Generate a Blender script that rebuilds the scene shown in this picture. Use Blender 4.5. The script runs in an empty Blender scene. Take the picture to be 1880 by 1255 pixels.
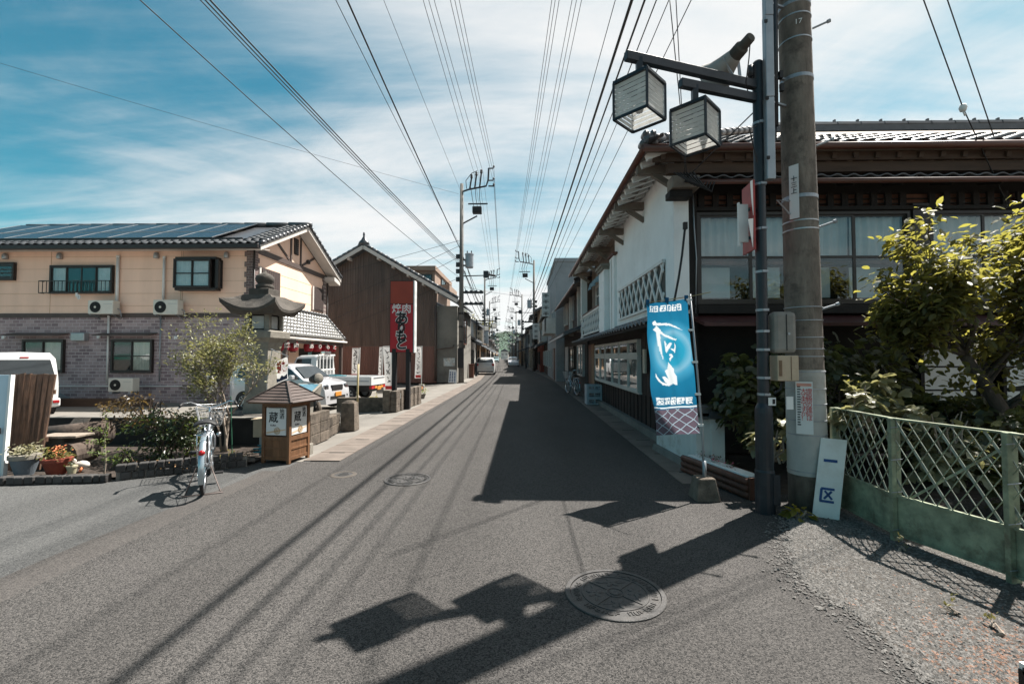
import bpy, math, random
from mathutils import Vector, Matrix, Euler
import numpy as np
random.seed(7); RNG = np.random.default_rng(7)
R = math.radians; PI = math.pi
SC = bpy.context.scene; COL = SC.collection

# ------------------------------------------------------------------ camera, sky, sun, exposure
CAM_H, YAW, PIT, FPX = 1.6, R(1.37), math.atan(26.5/835.6), 835.6
cam = bpy.data.cameras.new('camera'); camo = bpy.data.objects.new('camera', cam); COL.objects.link(camo)
cam.sensor_width = 36.0; cam.lens = 16.0; cam.clip_start = .05; cam.clip_end = 6000
camo.location = (0, 0, CAM_H); camo.rotation_euler = (PI/2+PIT, 0, YAW)
SC.camera = camo
SUN_V = Vector((.48, .372, 1.0)).normalized()
SUN_EL = math.asin(SUN_V.z); SUN_AZ = math.atan2(SUN_V.x, SUN_V.y)
sun = bpy.data.lights.new('sun', 'SUN'); suno = bpy.data.objects.new('sun', sun); COL.objects.link(suno)
sun.energy = 5.0; sun.angle = R(.53); sun.color = (1.0, .95, .88)
suno.rotation_euler = SUN_V.to_track_quat('Z', 'Y').to_euler()
SC.view_settings.view_transform = 'Standard'; SC.view_settings.look = 'None'
SC.view_settings.exposure = 1.5; SC.view_settings.gamma = 1.0
W = bpy.data.worlds.new('World'); SC.world = W; W.use_nodes = True
def _world():
    nt = W.node_tree; N = nt.nodes; L = nt.links
    bg = N['Background']; bg.inputs[1].default_value = .05
    sky = N.new('ShaderNodeTexSky'); sky.sky_type = 'NISHITA'; sky.sun_disc = False
    sky.sun_elevation = SUN_EL; sky.sun_rotation = SUN_AZ; sky.air_density = 1.0; sky.dust_density = .6; sky.ozone_density = 1.5
    tint = N.new('ShaderNodeMixRGB'); tint.blend_type = 'MULTIPLY'; tint.inputs[0].default_value = 1
    tint.inputs[2].default_value = (.22, .84, .76, 1); L.new(sky.outputs[0], tint.inputs[1])
    tc = N.new('ShaderNodeTexCoord'); sep = N.new('ShaderNodeSeparateXYZ'); L.new(tc.outputs['Generated'], sep.inputs[0])
    def math_(op, a, b=None, clamp=False):
        m = N.new('ShaderNodeMath'); m.operation = op; m.use_clamp = clamp
        for k, x in enumerate((a, b)):
            if x is None: continue
            if isinstance(x, (int, float)): m.inputs[k].default_value = x
            else: L.new(x, m.inputs[k])
        return m.outputs[0]
    zc = math_('MAXIMUM', sep.outputs['Z'], 0.0); zz = math_('ADD', zc, .12)
    cx = math_('DIVIDE', sep.outputs['X'], zz); cy = math_('DIVIDE', sep.outputs['Y'], zz)
    comb = N.new('ShaderNodeCombineXYZ'); L.new(cx, comb.inputs[0]); L.new(cy, comb.inputs[1])
    def noise(scale, rot, sxy, loc, detail, rough, dist=0.0):
        mp = N.new('ShaderNodeMapping'); mp.inputs['Rotation'].default_value = (0, 0, R(rot)); mp.inputs['Scale'].default_value = (sxy[0], sxy[1], 1)
        mp.inputs['Location'].default_value = loc; L.new(comb.outputs[0], mp.inputs[0])
        n = N.new('ShaderNodeTexNoise'); n.inputs['Scale'].default_value = scale; n.inputs['Detail'].default_value = detail
        n.inputs['Roughness'].default_value = rough; n.inputs['Distortion'].default_value = dist
        L.new(mp.outputs[0], n.inputs['Vector']); return n.outputs[0]
    streak = noise(1.1, 28, (.26, 1.5), (.3, .2, 0), 9, .60, .5)
    puff = noise(1.0, -20, (.7, 1.1), (3.3, 1.4, 0), 12, .64, .5)
    mass = noise(.42, 0, (1, 1), (2.2, .6, 0), 3, .5)
    s = math_('ADD', math_('MULTIPLY', streak, .55), math_('MULTIPLY', puff, .5))
    s = math_('ADD', s, math_('MULTIPLY', math_('SUBTRACT', mass, .5), .75))
    # aerosol brightening towards the sun's side of the sky and the horizon, as in a real hazy sky
    dotn = N.new('ShaderNodeVectorMath'); dotn.operation = 'DOT_PRODUCT'; L.new(tc.outputs['Generated'], dotn.inputs[0]); dotn.inputs[1].default_value = tuple(SUN_V)
    s = math_('ADD', s, math_('MULTIPLY', math_('SUBTRACT', dotn.outputs['Value'], .55), .40))
    low = math_('POWER', math_('SUBTRACT', 1.0, math_('MULTIPLY', zc, 1.9), True), 2.0)
    s = math_('ADD', s, math_('MULTIPLY', low, .52))
    rmp = N.new('ShaderNodeMapRange'); rmp.interpolation_type = 'SMOOTHSTEP'
    rmp.inputs['From Min'].default_value = .37; rmp.inputs['From Max'].default_value = .76
    L.new(s, rmp.inputs['Value'])
    cov = math_('MULTIPLY', rmp.outputs[0], .96)
    mix = N.new('ShaderNodeMixRGB'); L.new(cov, mix.inputs[0]); L.new(tint.outputs[0], mix.inputs[1])
    mix.inputs[2].default_value = (6.8, 6.75, 6.7, 1)
    L.new(mix.outputs[0], bg.inputs[0])
_world()

# ------------------------------------------------------------------ helpers
def ray(px, py):
    x = (px-940)/FPX; y = (627.5-py)/FPX
    f = math.cos(PIT)-y*math.sin(PIT); u = math.sin(PIT)+y*math.cos(PIT)
    return Vector((x*math.cos(YAW)-f*math.sin(YAW), x*math.sin(YAW)+f*math.cos(YAW), u))
def at(px, py, d):                       # a point of the place, d metres up the street
    r = ray(px, py); t = d/r.y; return Vector((r.x*t, d, CAM_H+r.z*t))
def rx(y):                               # the street bends gently to the left
    return 0.0 if y < 26 else -.05*((y-26)**2/16.0 if y < 34 else (y-30))

def tag(o, label=None, cat=None, group=None, kind=None):
    if label: o['label'] = label
    if cat: o['category'] = cat
    if group: o['group'] = group
    if kind: o['kind'] = kind
    return o
def thing(name, label, cat, loc=(0, 0, 0), rz=0.0, group=None):
    o = bpy.data.objects.new(name, None); COL.objects.link(o); o.empty_display_size = .2
    o.location = loc; o.rotation_euler = (0, 0, rz)
    return tag(o, label, cat, group)

class MB:
    def __init__(s): s.v = []; s.f = []
    def add(s, vs, fs):
        n = len(s.v); s.v += [tuple(v) for v in vs]; s.f += [tuple(i+n for i in f) for f in fs]; return s
    def box(s, x0, x1, y0, y1, z0, z1):
        return s.add([(x0,y0,z0),(x1,y0,z0),(x1,y1,z0),(x0,y1,z0),(x0,y0,z1),(x1,y0,z1),(x1,y1,z1),(x0,y1,z1)],
                     [(0,3,2,1),(4,5,6,7),(0,1,5,4),(1,2,6,5),(2,3,7,6),(3,0,4,7)])
    def hexa(s, lo, hi):                 # 4 lower + 4 upper corners, counter-clockwise
        return s.add(list(lo)+list(hi), [(0,3,2,1),(4,5,6,7),(0,1,5,4),(1,2,6,5),(2,3,7,6),(3,0,4,7)])
    def obox(s, c, size, rz=0, rx_=0, ry=0):
        M = Matrix.Translation(c) @ Euler((rx_, ry, rz)).to_matrix().to_4x4()
        a, b, h = size[0]/2, size[1]/2, size[2]/2
        return s.hexa([M @ Vector(p) for p in ((-a,-b,-h),(a,-b,-h),(a,b,-h),(-a,b,-h))], [M @ Vector(p) for p in ((-a,-b,h),(a,-b,h),(a,b,h),(-a,b,h))])
    def bar(s, p, q, w, h, up=(0,0,1)):
        p = Vector(p); q = Vector(q); d = (q-p).normalized(); u = Vector(up)
        if abs(d.dot(u)) > .98: u = Vector((0,1,0))
        a = d.cross(u).normalized()*w/2; b = a.cross(d).normalized()*h/2
        return s.hexa([p-a-b, p+a-b, q+a-b, q-a-b], [p-a+b, p+a+b, q+a+b, q-a+b])
    def tube(s, pts, r, n=8, cap=True):
        pts = [Vector(p) for p in pts]; k = len(pts); rs = r if isinstance(r, (list, tuple)) else [r]*k
        n0 = len(s.v); ref = None
        for i, p in enumerate(pts):
            d = (pts[min(i+1,k-1)]-pts[max(i-1,0)])
            d = d.normalized() if d.length > 1e-9 else Vector((0,0,1))
            if ref is None: ref = Vector((0,0,1)) if abs(d.z) < .9 else Vector((1,0,0))
            a = d.cross(ref)
            if a.length < 1e-4: a = d.cross(Vector((0,1,0.1)))
            a.normalize(); b = a.cross(d).normalized(); ref = b
            for j in range(n):
                t = 2*PI*j/n; s.v.append(tuple(p+(a*math.cos(t)+b*math.sin(t))*rs[i]))
        for i in range(k-1):
            for j in range(n):
                s.f.append((n0+i*n+j, n0+i*n+(j+1)%n, n0+(i+1)*n+(j+1)%n, n0+(i+1)*n+j))
        if cap:
            s.f.append(tuple(n0+j for j in range(n-1,-1,-1))); s.f.append(tuple(n0+(k-1)*n+j for j in range(n)))
        return s
    def lathe(s, prof, n=24, c=(0,0,0), M=None, cap=True):
        n0 = len(s.v); k = len(prof); c = Vector(c)
        for r, z in prof:
            for j in range(n):
                t = 2*PI*j/n; p = Vector((r*math.cos(t), r*math.sin(t), z))
                s.v.append(tuple((M @ p if M else p)+c))
        for i in range(k-1):
            for j in range(n):
                s.f.append((n0+i*n+j, n0+i*n+(j+1)%n, n0+(i+1)*n+(j+1)%n, n0+(i+1)*n+j))
        if cap and prof[0][0] > 1e-5: s.f.append(tuple(n0+j for j in range(n-1,-1,-1)))
        if cap and prof[-1][0] > 1e-5: s.f.append(tuple(n0+(k-1)*n+j for j in range(n)))
        return s
    def quad(s, a, b, c, d): return s.add([a,b,c,d], [(0,1,2,3)])
    def poly(s, pts): return s.add(pts, [tuple(range(len(pts)))])
    def slab(s, pts, nrm):               # a polygon with thickness
        nrm = Vector(nrm); k = len(pts); P = [Vector(p) for p in pts]
        return s.add(P+[p+nrm for p in P], [tuple(range(k-1,-1,-1)), tuple(range(k,2*k))]+[(i,(i+1)%k,k+(i+1)%k,k+i) for i in range(k)])
    def build(s, name, mat=None, parent=None, smooth=False, world=True, bevel=0, kind=None, sub=0):
        me = bpy.data.meshes.new(name); vs = s.v
        if parent is not None and world:
            iv = wmat(parent).inverted(); vs = [tuple(iv @ Vector(v)) for v in vs]
        me.from_pydata(vs, [], s.f); me.update()
        if mat: me.materials.append(mat)
        if smooth:
            for p in me.polygons: p.use_smooth = True
        o = bpy.data.objects.new(name, me); COL.objects.link(o); o.parent = parent
        if bevel:
            m = o.modifiers.new('bevel', 'BEVEL'); m.width = bevel; m.segments = 2; m.limit_method = 'ANGLE'; m.angle_limit = R(40)
        if sub:
            m = o.modifiers.new('sub', 'SUBSURF'); m.levels = sub; m.render_levels = sub
        if kind: o['kind'] = kind
        return o
def wmat(o):
    M = Matrix.Translation(o.location) @ o.rotation_euler.to_matrix().to_4x4() @ Matrix.Diagonal((*o.scale, 1))
    return (wmat(o.parent) @ M) if o.parent else M
def inst(name, mesh, parent, M):         # a piece that shares its mesh; M in world space
    o = bpy.data.objects.new(name, mesh); COL.objects.link(o); o.parent = parent
    L = wmat(parent).inverted() @ M if parent else M
    loc, q, sc = L.decompose(); o.location = loc; o.rotation_euler = q.to_euler(); o.scale = sc
    return o
def copy_tree(o, parent=None):
    c = o.copy(); COL.objects.link(c); c.parent = parent
    for ch in list(o.children): copy_tree(ch, c)
    return c
def frame_M(o, u, v, w):                 # matrix with columns u v w at o
    M = Matrix((Vector(u), Vector(v), Vector(w))).transposed().to_4x4(); M.translation = Vector(o); return M
def text(body, size, M, mat, parent, name='lettering', depth=.002, mirror=False, line=1.0, font_w=0.0):
    cu = bpy.data.curves.new(name, 'FONT'); cu.body = body; cu.size = size; cu.align_x = 'CENTER'; cu.align_y = 'CENTER'
    cu.space_line = line; cu.extrude = depth; cu.offset = font_w
    cu.resolution_u = 3
    o = bpy.data.objects.new(name+'_src', cu); COL.objects.link(o)
    dg = bpy.context.evaluated_depsgraph_get(); me = bpy.data.meshes.new_from_object(o.evaluated_get(dg)); me.name = name
    bpy.data.objects.remove(o); bpy.data.curves.remove(cu)
    if mirror: me.transform(Matrix.Diagonal((-1,1,1,1))); me.flip_normals()
    me.materials.clear(); me.materials.append(mat)
    return inst(name, me, parent, M)

# ------------------------------------------------------------------ materials
MATS = {}
def _new(name):
    m = bpy.data.materials.new(name); m.use_nodes = True; MATS[name] = m
    nt = m.node_tree; return m, nt, nt.nodes, nt.links, nt.nodes['Principled BSDF']
def _noise(N, L, vec, scale, detail=4, rough=.55, stretch=None):
    if stretch:
        mp = N.new('ShaderNodeMapping'); mp.inputs['Scale'].default_value = stretch; L.new(vec, mp.inputs[0]); vec = mp.outputs[0]
    n = N.new('ShaderNodeTexNoise'); n.inputs['Scale'].default_value = scale; n.inputs['Detail'].default_value = detail
    n.inputs['Roughness'].default_value = rough; L.new(vec, n.inputs['Vector']); return n.outputs[0]
def _ramp(N, L, fac, stops):
    r = N.new('ShaderNodeValToRGB'); e = r.color_ramp.elements
    e[0].position, e[0].color = stops[0][0], (*stops[0][1], 1); e[1].position, e[1].color = stops[-1][0], (*stops[-1][1], 1)
    for p, c in stops[1:-1]:
        x = e.new(p); x.color = (*c, 1)
    L.new(fac, r.inputs[0]); return r.outputs[0]
def mat(name, col, rough=.7, var=.18, scale=3.0, bump=.0, bscale=40, metal=0.0, stretch=None, spec=.4, dirt=None, dirt_scale=1.3, dirt_amt=.5, coat=0.0, rand=0.0, glob=True):
    m, nt, N, L, B = _new(name)
    if glob:
        geo = N.new('ShaderNodeNewGeometry'); vec = geo.outputs['Position']
    else:
        tc = N.new('ShaderNodeTexCoord'); vec = tc.outputs['Object']
    n1 = _noise(N, L, vec, scale, 6, .6, stretch)
    lo = tuple(max(0, c*(1-var)) for c in col); hi = tuple(min(1, c*(1+var)) for c in col)
    c = _ramp(N, L, n1, [(.3, lo), (.7, hi)])
    if dirt:
        n2 = _noise(N, L, vec, dirt_scale, 8, .7)
        f = N.new('ShaderNodeMapRange'); f.inputs['From Min'].default_value = .52; f.inputs['From Max'].default_value = .72; f.inputs['To Max'].default_value = dirt_amt
        L.new(n2, f.inputs['Value']); mx = N.new('ShaderNodeMixRGB'); L.new(f.outputs[0], mx.inputs[0]); L.new(c, mx.inputs[1]); mx.inputs[2].default_value = (*dirt, 1); c = mx.outputs[0]
    if rand:
        oi = N.new('ShaderNodeObjectInfo'); hs = N.new('ShaderNodeHueSaturation'); mr = N.new('ShaderNodeMapRange')
        mr.inputs['To Min'].default_value = 1-rand; mr.inputs['To Max'].default_value = 1+rand
        L.new(oi.outputs['Random'], mr.inputs['Value']); L.new(mr.outputs[0], hs.inputs['Value']); L.new(c, hs.inputs['Color']); c = hs.outputs[0]
    L.new(c, B.inputs['Base Color']); B.inputs['Roughness'].default_value = rough; B.inputs['Metallic'].default_value = metal
    B.inputs['Specular IOR Level'].default_value = spec; B.inputs['Coat Weight'].default_value = coat
    if bump:
        nb = _noise(N, L, vec, bscale, 5, .6, stretch); b = N.new('ShaderNodeBump'); b.inputs['Strength'].default_value = bump; b.inputs['Distance'].default_value = .02
        L.new(nb, b.inputs['Height']); L.new(b.outputs[0], B.inputs['Normal'])
    return m
def asphalt(name, dark, light, scale, bump, warm=(.0,.0,.0)):
    m, nt, N, L, B = _new(name)
    geo = N.new('ShaderNodeNewGeometry'); vec = geo.outputs['Position']
    vo = N.new('ShaderNodeTexVoronoi'); vo.inputs['Scale'].default_value = scale; L.new(vec, vo.inputs['Vector'])
    sx = N.new('ShaderNodeSeparateColor'); L.new(vo.outputs['Color'], sx.inputs[0])
    fine = _noise(N, L, vec, scale*.7, 5, .75)
    a = N.new('ShaderNodeMath'); a.operation = 'MULTIPLY_ADD'; L.new(sx.outputs[0], a.inputs[0]); a.inputs[1].default_value = .45
    b_ = N.new('ShaderNodeMath'); b_.operation = 'MULTIPLY'; L.new(fine, b_.inputs[0]); b_.inputs[1].default_value = .6; L.new(b_.outputs[0], a.inputs[2])
    c = _ramp(N, L, a.outputs[0], [(.28, dark), (.55, tuple((x+y)/2 for x, y in zip(dark, light))), (.85, light)])
    big = _noise(N, L, vec, .55, 6, .6, (1.0, .35, 1)); mr = N.new('ShaderNodeMapRange'); mr.inputs['From Min'].default_value = .3; mr.inputs['From Max'].default_value = .7
    mr.inputs['To Min'].default_value = .80; mr.inputs['To Max'].default_value = 1.16; L.new(big, mr.inputs['Value'])
    sp = N.new('ShaderNodeSeparateXYZ'); L.new(vec, sp.inputs[0])
    wob = N.new('ShaderNodeMath'); wob.operation = 'MULTIPLY_ADD'; L.new(big, wob.inputs[0]); wob.inputs[1].default_value = .8; L.new(sp.outputs['X'], wob.inputs[2])
    tr1 = N.new('ShaderNodeMath'); tr1.operation = 'MULTIPLY'; L.new(wob.outputs[0], tr1.inputs[0]); tr1.inputs[1].default_value = 2*PI/1.5
    tr2 = N.new('ShaderNodeMath'); tr2.operation = 'SINE'; L.new(tr1.outputs[0], tr2.inputs[0])
    tr3 = N.new('ShaderNodeMath'); tr3.operation = 'MULTIPLY_ADD'; L.new(tr2.outputs[0], tr3.inputs[0]); tr3.inputs[1].default_value = .06; L.new(mr.outputs[0], tr3.inputs[2])
    st = _noise(N, L, vec, 1.7, 9, .72); sr = N.new('ShaderNodeMapRange'); sr.inputs['From Min'].default_value = .60; sr.inputs['From Max'].default_value = .74; sr.inputs['To Max'].default_value = .22; L.new(st, sr.inputs['Value'])
    sb_ = N.new('ShaderNodeMath'); sb_.operation = 'SUBTRACT'; L.new(tr3.outputs[0], sb_.inputs[0]); L.new(sr.outputs[0], sb_.inputs[1])
    h = N.new('ShaderNodeHueSaturation'); L.new(sb_.outputs[0], h.inputs['Value']); L.new(c, h.inputs['Color'])
    L.new(h.outputs[0], B.inputs['Base Color']); B.inputs['Roughness'].default_value = .9; B.inputs['Specular IOR Level'].default_value = .2
    hh = N.new('ShaderNodeMath'); hh.operation = 'SUBTRACT'; L.new(fine, hh.inputs[0]); L.new(vo.outputs['Distance'], hh.inputs[1])
    bp = N.new('ShaderNodeBump'); bp.inputs['Strength'].default_value = bump; bp.inputs['Distance'].default_value = .012
    L.new(hh.outputs[0], bp.inputs['Height']); L.new(bp.outputs[0], B.inputs['Normal'])
    return m
def leaf_mat(name, col, trans, gloss=.35, t=.45):
    m, nt, N, L, B = _new(name)
    geo = N.new('ShaderNodeNewGeometry'); n = _noise(N, L, geo.outputs['Position'], 6, 3)
    c = _ramp(N, L, n, [(.3, tuple(x*.65 for x in col)), (.7, tuple(x*1.3 for x in col))])
    L.new(c, B.inputs['Base Color']); B.inputs['Roughness'].default_value = gloss; B.inputs['Specular IOR Level'].default_value = .5
    tr = N.new('ShaderNodeBsdfTranslucent'); c2 = _ramp(N, L, n, [(.3, tuple(x*.7 for x in trans)), (.7, tuple(min(1, x*1.25) for x in trans))]); L.new(c2, tr.inputs[0])
    mx = N.new('ShaderNodeMixShader'); mx.inputs[0].default_value = t; L.new(B.outputs[0], mx.inputs[1]); L.new(tr.outputs[0], mx.inputs[2])
    L.new(mx.outputs[0], nt.nodes['Material Output'].inputs[0]); return m
def glass_mat(name, tint=(.75,.8,.8), dark=0.0, refl=1.5):
    m, nt, N, L, B = _new(name)
    N.remove(B); tr = N.new('ShaderNodeBsdfTransparent'); tr.inputs[0].default_value = (*tint, 1)
    gl = N.new('ShaderNodeBsdfGlossy'); gl.inputs['Roughness'].default_value = .02; gl.inputs[0].default_value = (.95, .97, 1, 1)
    lw = N.new('ShaderNodeLayerWeight'); lw.inputs[0].default_value = .5
    pw = N.new('ShaderNodeMath'); pw.operation = 'POWER'; L.new(lw.outputs['Facing'], pw.inputs[0]); pw.inputs[1].default_value = 4.0
    fr = N.new('ShaderNodeMath'); fr.operation = 'MULTIPLY_ADD'; L.new(pw.outputs[0], fr.inputs[0]); fr.inputs[1].default_value = .9; fr.inputs[2].default_value = .05*refl/1.5
    mx = N.new('ShaderNodeMixShader'); L.new(fr.outputs[0], mx.inputs[0]); L.new(tr.outputs[0], mx.inputs[1]); L.new(gl.outputs[0], mx.inputs[2])
    L.new(mx.outputs[0], nt.nodes['Material Output'].inputs[0]); return m
def paper_mat(name, col, t=.5):
    m, nt, N, L, B = _new(name)
    geo = N.new('ShaderNodeNewGeometry'); n = _noise(N, L, geo.outputs['Position'], 9, 5)
    c = _ramp(N, L, n, [(.3, tuple(x*.85 for x in col)), (.7, col)]); L.new(c, B.inputs['Base Color']); B.inputs['Roughness'].default_value = .8
    tr = N.new('ShaderNodeBsdfTranslucent'); L.new(c, tr.inputs[0])
    mx = N.new('ShaderNodeMixShader'); mx.inputs[0].default_value = t; L.new(B.outputs[0], mx.inputs[1]); L.new(tr.outputs[0], mx.inputs[2])
    L.new(mx.outputs[0], nt.nodes['Material Output'].inputs[0]); return m
def brick_mat(name, c1, c2, mortar, bw, bh, ms=.012, axis='XZ', bump=.5):
    m, nt, N, L, B = _new(name)
    geo = N.new('ShaderNodeNewGeometry'); sp = N.new('ShaderNodeSeparateXYZ'); L.new(geo.outputs['Position'], sp.inputs[0])
    cb = N.new('ShaderNodeCombineXYZ'); L.new(sp.outputs['X' if axis[0] == 'X' else 'Y'], cb.inputs[0]); L.new(sp.outputs['Z'], cb.inputs[1])
    br = N.new('ShaderNodeTexBrick'); L.new(cb.outputs[0], br.inputs['Vector']); br.inputs['Scale'].default_value = 1
    br.inputs['Brick Width'].default_value = bw; br.inputs['Row Height'].default_value = bh; br.inputs['Mortar Size'].default_value = ms; br.inputs['Mortar Smooth'].default_value = .2
    br.inputs['Color1'].default_value = (*c1, 1); br.inputs['Color2'].default_value = (*c2, 1); br.inputs['Mortar'].default_value = (*mortar, 1); br.inputs['Bias'].default_value = 0
    n = _noise(N, L, geo.outputs['Position'], 2.5, 6); h = N.new('ShaderNodeHueSaturation'); mr = N.new('ShaderNodeMapRange'); mr.inputs['To Min'].default_value = .72; mr.inputs['To Max'].default_value = 1.28
    L.new(n, mr.inputs['Value']); L.new(mr.outputs[0], h.inputs['Value']); L.new(br.outputs['Color'], h.inputs['Color']); L.new(h.outputs[0], B.inputs['Base Color'])
    B.inputs['Roughness'].default_value = .85
    bp = N.new('ShaderNodeBump'); bp.invert = True; bp.inputs['Strength'].default_value = bump; bp.inputs['Distance'].default_value = .01; L.new(br.outputs['Fac'], bp.inputs['Height']); L.new(bp.outputs[0], B.inputs['Normal'])
    return m
def corrugated(name, c1, c2, pitch, axis='X', streak=.4, rough=.6):
    m, nt, N, L, B = _new(name)
    geo = N.new('ShaderNodeNewGeometry'); sp = N.new('ShaderNodeSeparateXYZ'); L.new(geo.outputs['Position'], sp.inputs[0])
    mu = N.new('ShaderNodeMath'); mu.operation = 'MULTIPLY'; mu.inputs[1].default_value = 2*PI/pitch; L.new(sp.outputs[axis], mu.inputs[0])
    si = N.new('ShaderNodeMath'); si.operation = 'SINE'; L.new(mu.outputs[0], si.inputs[0])
    n = _noise(N, L, geo.outputs['Position'], 1.6, 8, .65, (2.2, 2.2, .25))
    c = _ramp(N, L, n, [(.28, c1), (.72, c2)]); L.new(c, B.inputs['Base Color']); B.inputs['Roughness'].default_value = rough
    bp = N.new('ShaderNodeBump'); bp.inputs['Strength'].default_value = .5; bp.inputs['Distance'].default_value = .02; L.new(si.outputs[0], bp.inputs['Height']); L.new(bp.outputs[0], B.inputs['Normal'])
    return m

M_asph = asphalt('asphalt_coarse', (.014,.014,.014), (.114,.106,.10), 140, .6)
M_lane = asphalt('asphalt_fine', (.034,.035,.036), (.122,.121,.117), 150, .35)
M_far_asph = M_asph
M_conc = mat('concrete', (0.162,0.15,0.135), .9, .2, 2.2, .25, 60, dirt=(0.06,0.054,0.045), dirt_amt=.55)
M_gutter = mat('gutter_concrete', (0.131,0.1081,0.0918), .9, .2, 3, .25, 90, dirt=(0.0749,0.0624,0.053), dirt_amt=.5, rand=.12)
M_gutter_dk = mat('gutter_slot', (.02,.02,.02), .95, .1)
M_lot = mat('lot_concrete', (0.1506,0.1394,0.1238), .92, .2, 1.2, .2, 80, dirt=(0.1115,0.1004,0.0864), dirt_amt=.5)
M_soil = mat('soil', (0.036,0.0264,0.0202), .95, .4, 9, .6, 30)
M_ground = mat('earth', (.10,.085,.07), .95, .3, 1.5, .3, 12)
M_gravel_base = mat('gravel_base', (0.0722,0.0663,0.0595), .95, .5, 45, 1.0, 110, dirt=(0.0884,0.0612,0.0442), dirt_scale=.8, dirt_amt=.6)
M_stone = mat('gravel_stone', (0.119,0.1123,0.1047), .9, .55, 60, .2, 60)
M_stone_red = mat('reddish_gravel', (.20,.115,.08), .95, .5, 60, .2, 60)
M_cast = mat('cast_iron', (0.0527,0.0501,0.0485), .5, .25, 14, .3, 120, metal=.15, dirt=(0.0685,0.058,0.0501), dirt_scale=9, dirt_amt=.5)
M_granite = mat('weathered_stone', (0.0734,0.065,0.0561), .95, .35, 6, .6, 40, dirt=(0.0191,0.0173,0.016), dirt_scale=3.0, dirt_amt=.8)
M_granite_lt = mat('pale_stone', (0.2074,0.1901,0.1613), .92, .2, 8, .35, 60, dirt=(0.0749,0.0691,0.0576), dirt_scale=3, dirt_amt=.6)
M_block = mat('concrete_block', (0.1154,0.0936,0.0736), .95, .4, 9, .9, 38, dirt=(0.0281,0.0225,0.0174), dirt_scale=3.5, dirt_amt=.85, rand=.2)
M_shade_wall = mat('shade_dark_wall', (0.0225,0.021,0.02), .9, .3, 4, .2, 40)  # shade on the face towards the lens put into the near-black base
M_kerbstone = mat('dark_kerb_stone', (0.0408,0.0381,0.0367), .8, .3, 8, .5, 30, rand=.3)
M_yellow = mat('yellow_siding', (.80,.55,.42), .75, .07, 1.1, .05, 60, stretch=(1.6,1.6,.18), dirt=(.66,.45,.34), dirt_scale=1.4, dirt_amt=.35)
M_trim = mat('brown_trim', (.075,.055,.048), .6, .15, 5)
M_brick = brick_mat('grey_mauve_brick', (.37,.285,.285), (.18,.128,.14), (.42,.36,.355), .27, .118, .012, 'XZ')
M_brick_y = brick_mat('grey_mauve_brick_side', (.37,.285,.285), (.18,.128,.14), (.42,.36,.355), .27, .118, .012, 'YZ')
M_quoin = brick_mat('quoin_brick', (.17,.11,.10), (.10,.07,.07), (.24,.2,.18), .22, .095, .012, 'XZ')
M_tile = mat('grey_roof_tile', (0.0816,0.083,0.0864), .36, .25, 6, .12, 50, spec=.55, rand=.25)
M_tile_dk = mat('dark_roof_tile', (.06,.062,.068), .34, .3, 6, .12, 50, spec=.55, rand=.3)
M_tile_lt = mat('glazed_roof_tile', (0.159,0.1553,0.1481), .22, .15, 6, .05, 50, spec=.7, rand=.12)
M_solar = mat('solar_cell', (0.0084,0.0154,0.0238), .25, .2, 3, spec=.35)
M_alu = mat('aluminium', (0.3757,0.3829,0.3901), .38, .1, 8, metal=.7)
M_galv = mat('galvanised_steel', (0.289,0.3107,0.3323), .45, .12, 7, metal=.55)
M_soffit = mat('white_soffit', (0.5057,0.4696,0.4335), .75, .06, 3)
M_white = mat('white_paint', (0.648,0.648,0.63), .55, .06, 4)
M_dkframe = mat('dark_window_frame', (.026,.020,.018), .45, .2, 6)
M_glass = glass_mat('window_glass', (.90,.93,.93), refl=1.5)
M_glass_dk = mat('dark_glass', (.018,.022,.024), .05, .2, 3, spec=.9)
M_curtain = mat('white_curtain', (0.528,0.544,0.544), .9, .08, 5)
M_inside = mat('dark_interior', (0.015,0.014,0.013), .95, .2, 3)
M_shutter = mat('brown_shutter', (.055,.04,.036), .6, .15, 12)
M_wood_dk = mat('dark_boards', (0.0252,0.0144,0.0114), .75, .45, 3, .35, 30, stretch=(6,6,.5), rand=.35)
M_wood_bk = mat('blackened_wood', (0.011,0.0085,0.0075), .8, .35, 3, .3, 30)
M_wood_rb = mat('red_brown_wood', (0.088,0.0336,0.0208), .6, .35, 3, .3, 30, stretch=(5,5,.6), rand=.2)
M_wood_plank = mat('fence_plank', (0.0803,0.042,0.0245), .75, .5, 3.5, .4, 26, stretch=(7,7,.45), rand=.3)
M_wood_honey = mat('honey_wood', (.155,.075,.035), .6, .3, 3.5, .3, 30, stretch=(5,5,.6), rand=.15)
M_wood_soffit = mat('soffit_wood', (0.1872,0.1512,0.1224), .8, .25, 4, .3, 30, rand=.2)
M_wood_eave = mat('eave_beam_wood', (0.058,0.0335,0.0215), .75, .3, 3, .3, 25, stretch=(.6,5,5))
M_copper = mat('brown_gutter', (0.1054,0.0374,0.0245), .4, .15, 5, spec=.5)
M_plaster = mat('white_plaster', (.80,.805,.80), .85, .06, 1.5, .12, 22, dirt=(.48,.46,.43), dirt_scale=1.0, dirt_amt=.35)
M_rustwall = mat('rust_stained_plaster', (.56,.57,.55), .85, .1, 5, .1, 40, stretch=(1,1,.2), dirt=(.23,.15,.075), dirt_scale=1.9, dirt_amt=.85)
M_namako = mat('grey_tile_panel', (.085,.08,.072), .8, .15, 4)
M_brownmetal = corrugated('brown_corrugated', (.045,.028,.021), (.115,.08,.062), .16)
M_redmetal = corrugated('rust_corrugated', (0.0994,0.0428,0.0321), (.175,.08,.06), .11)
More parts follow.
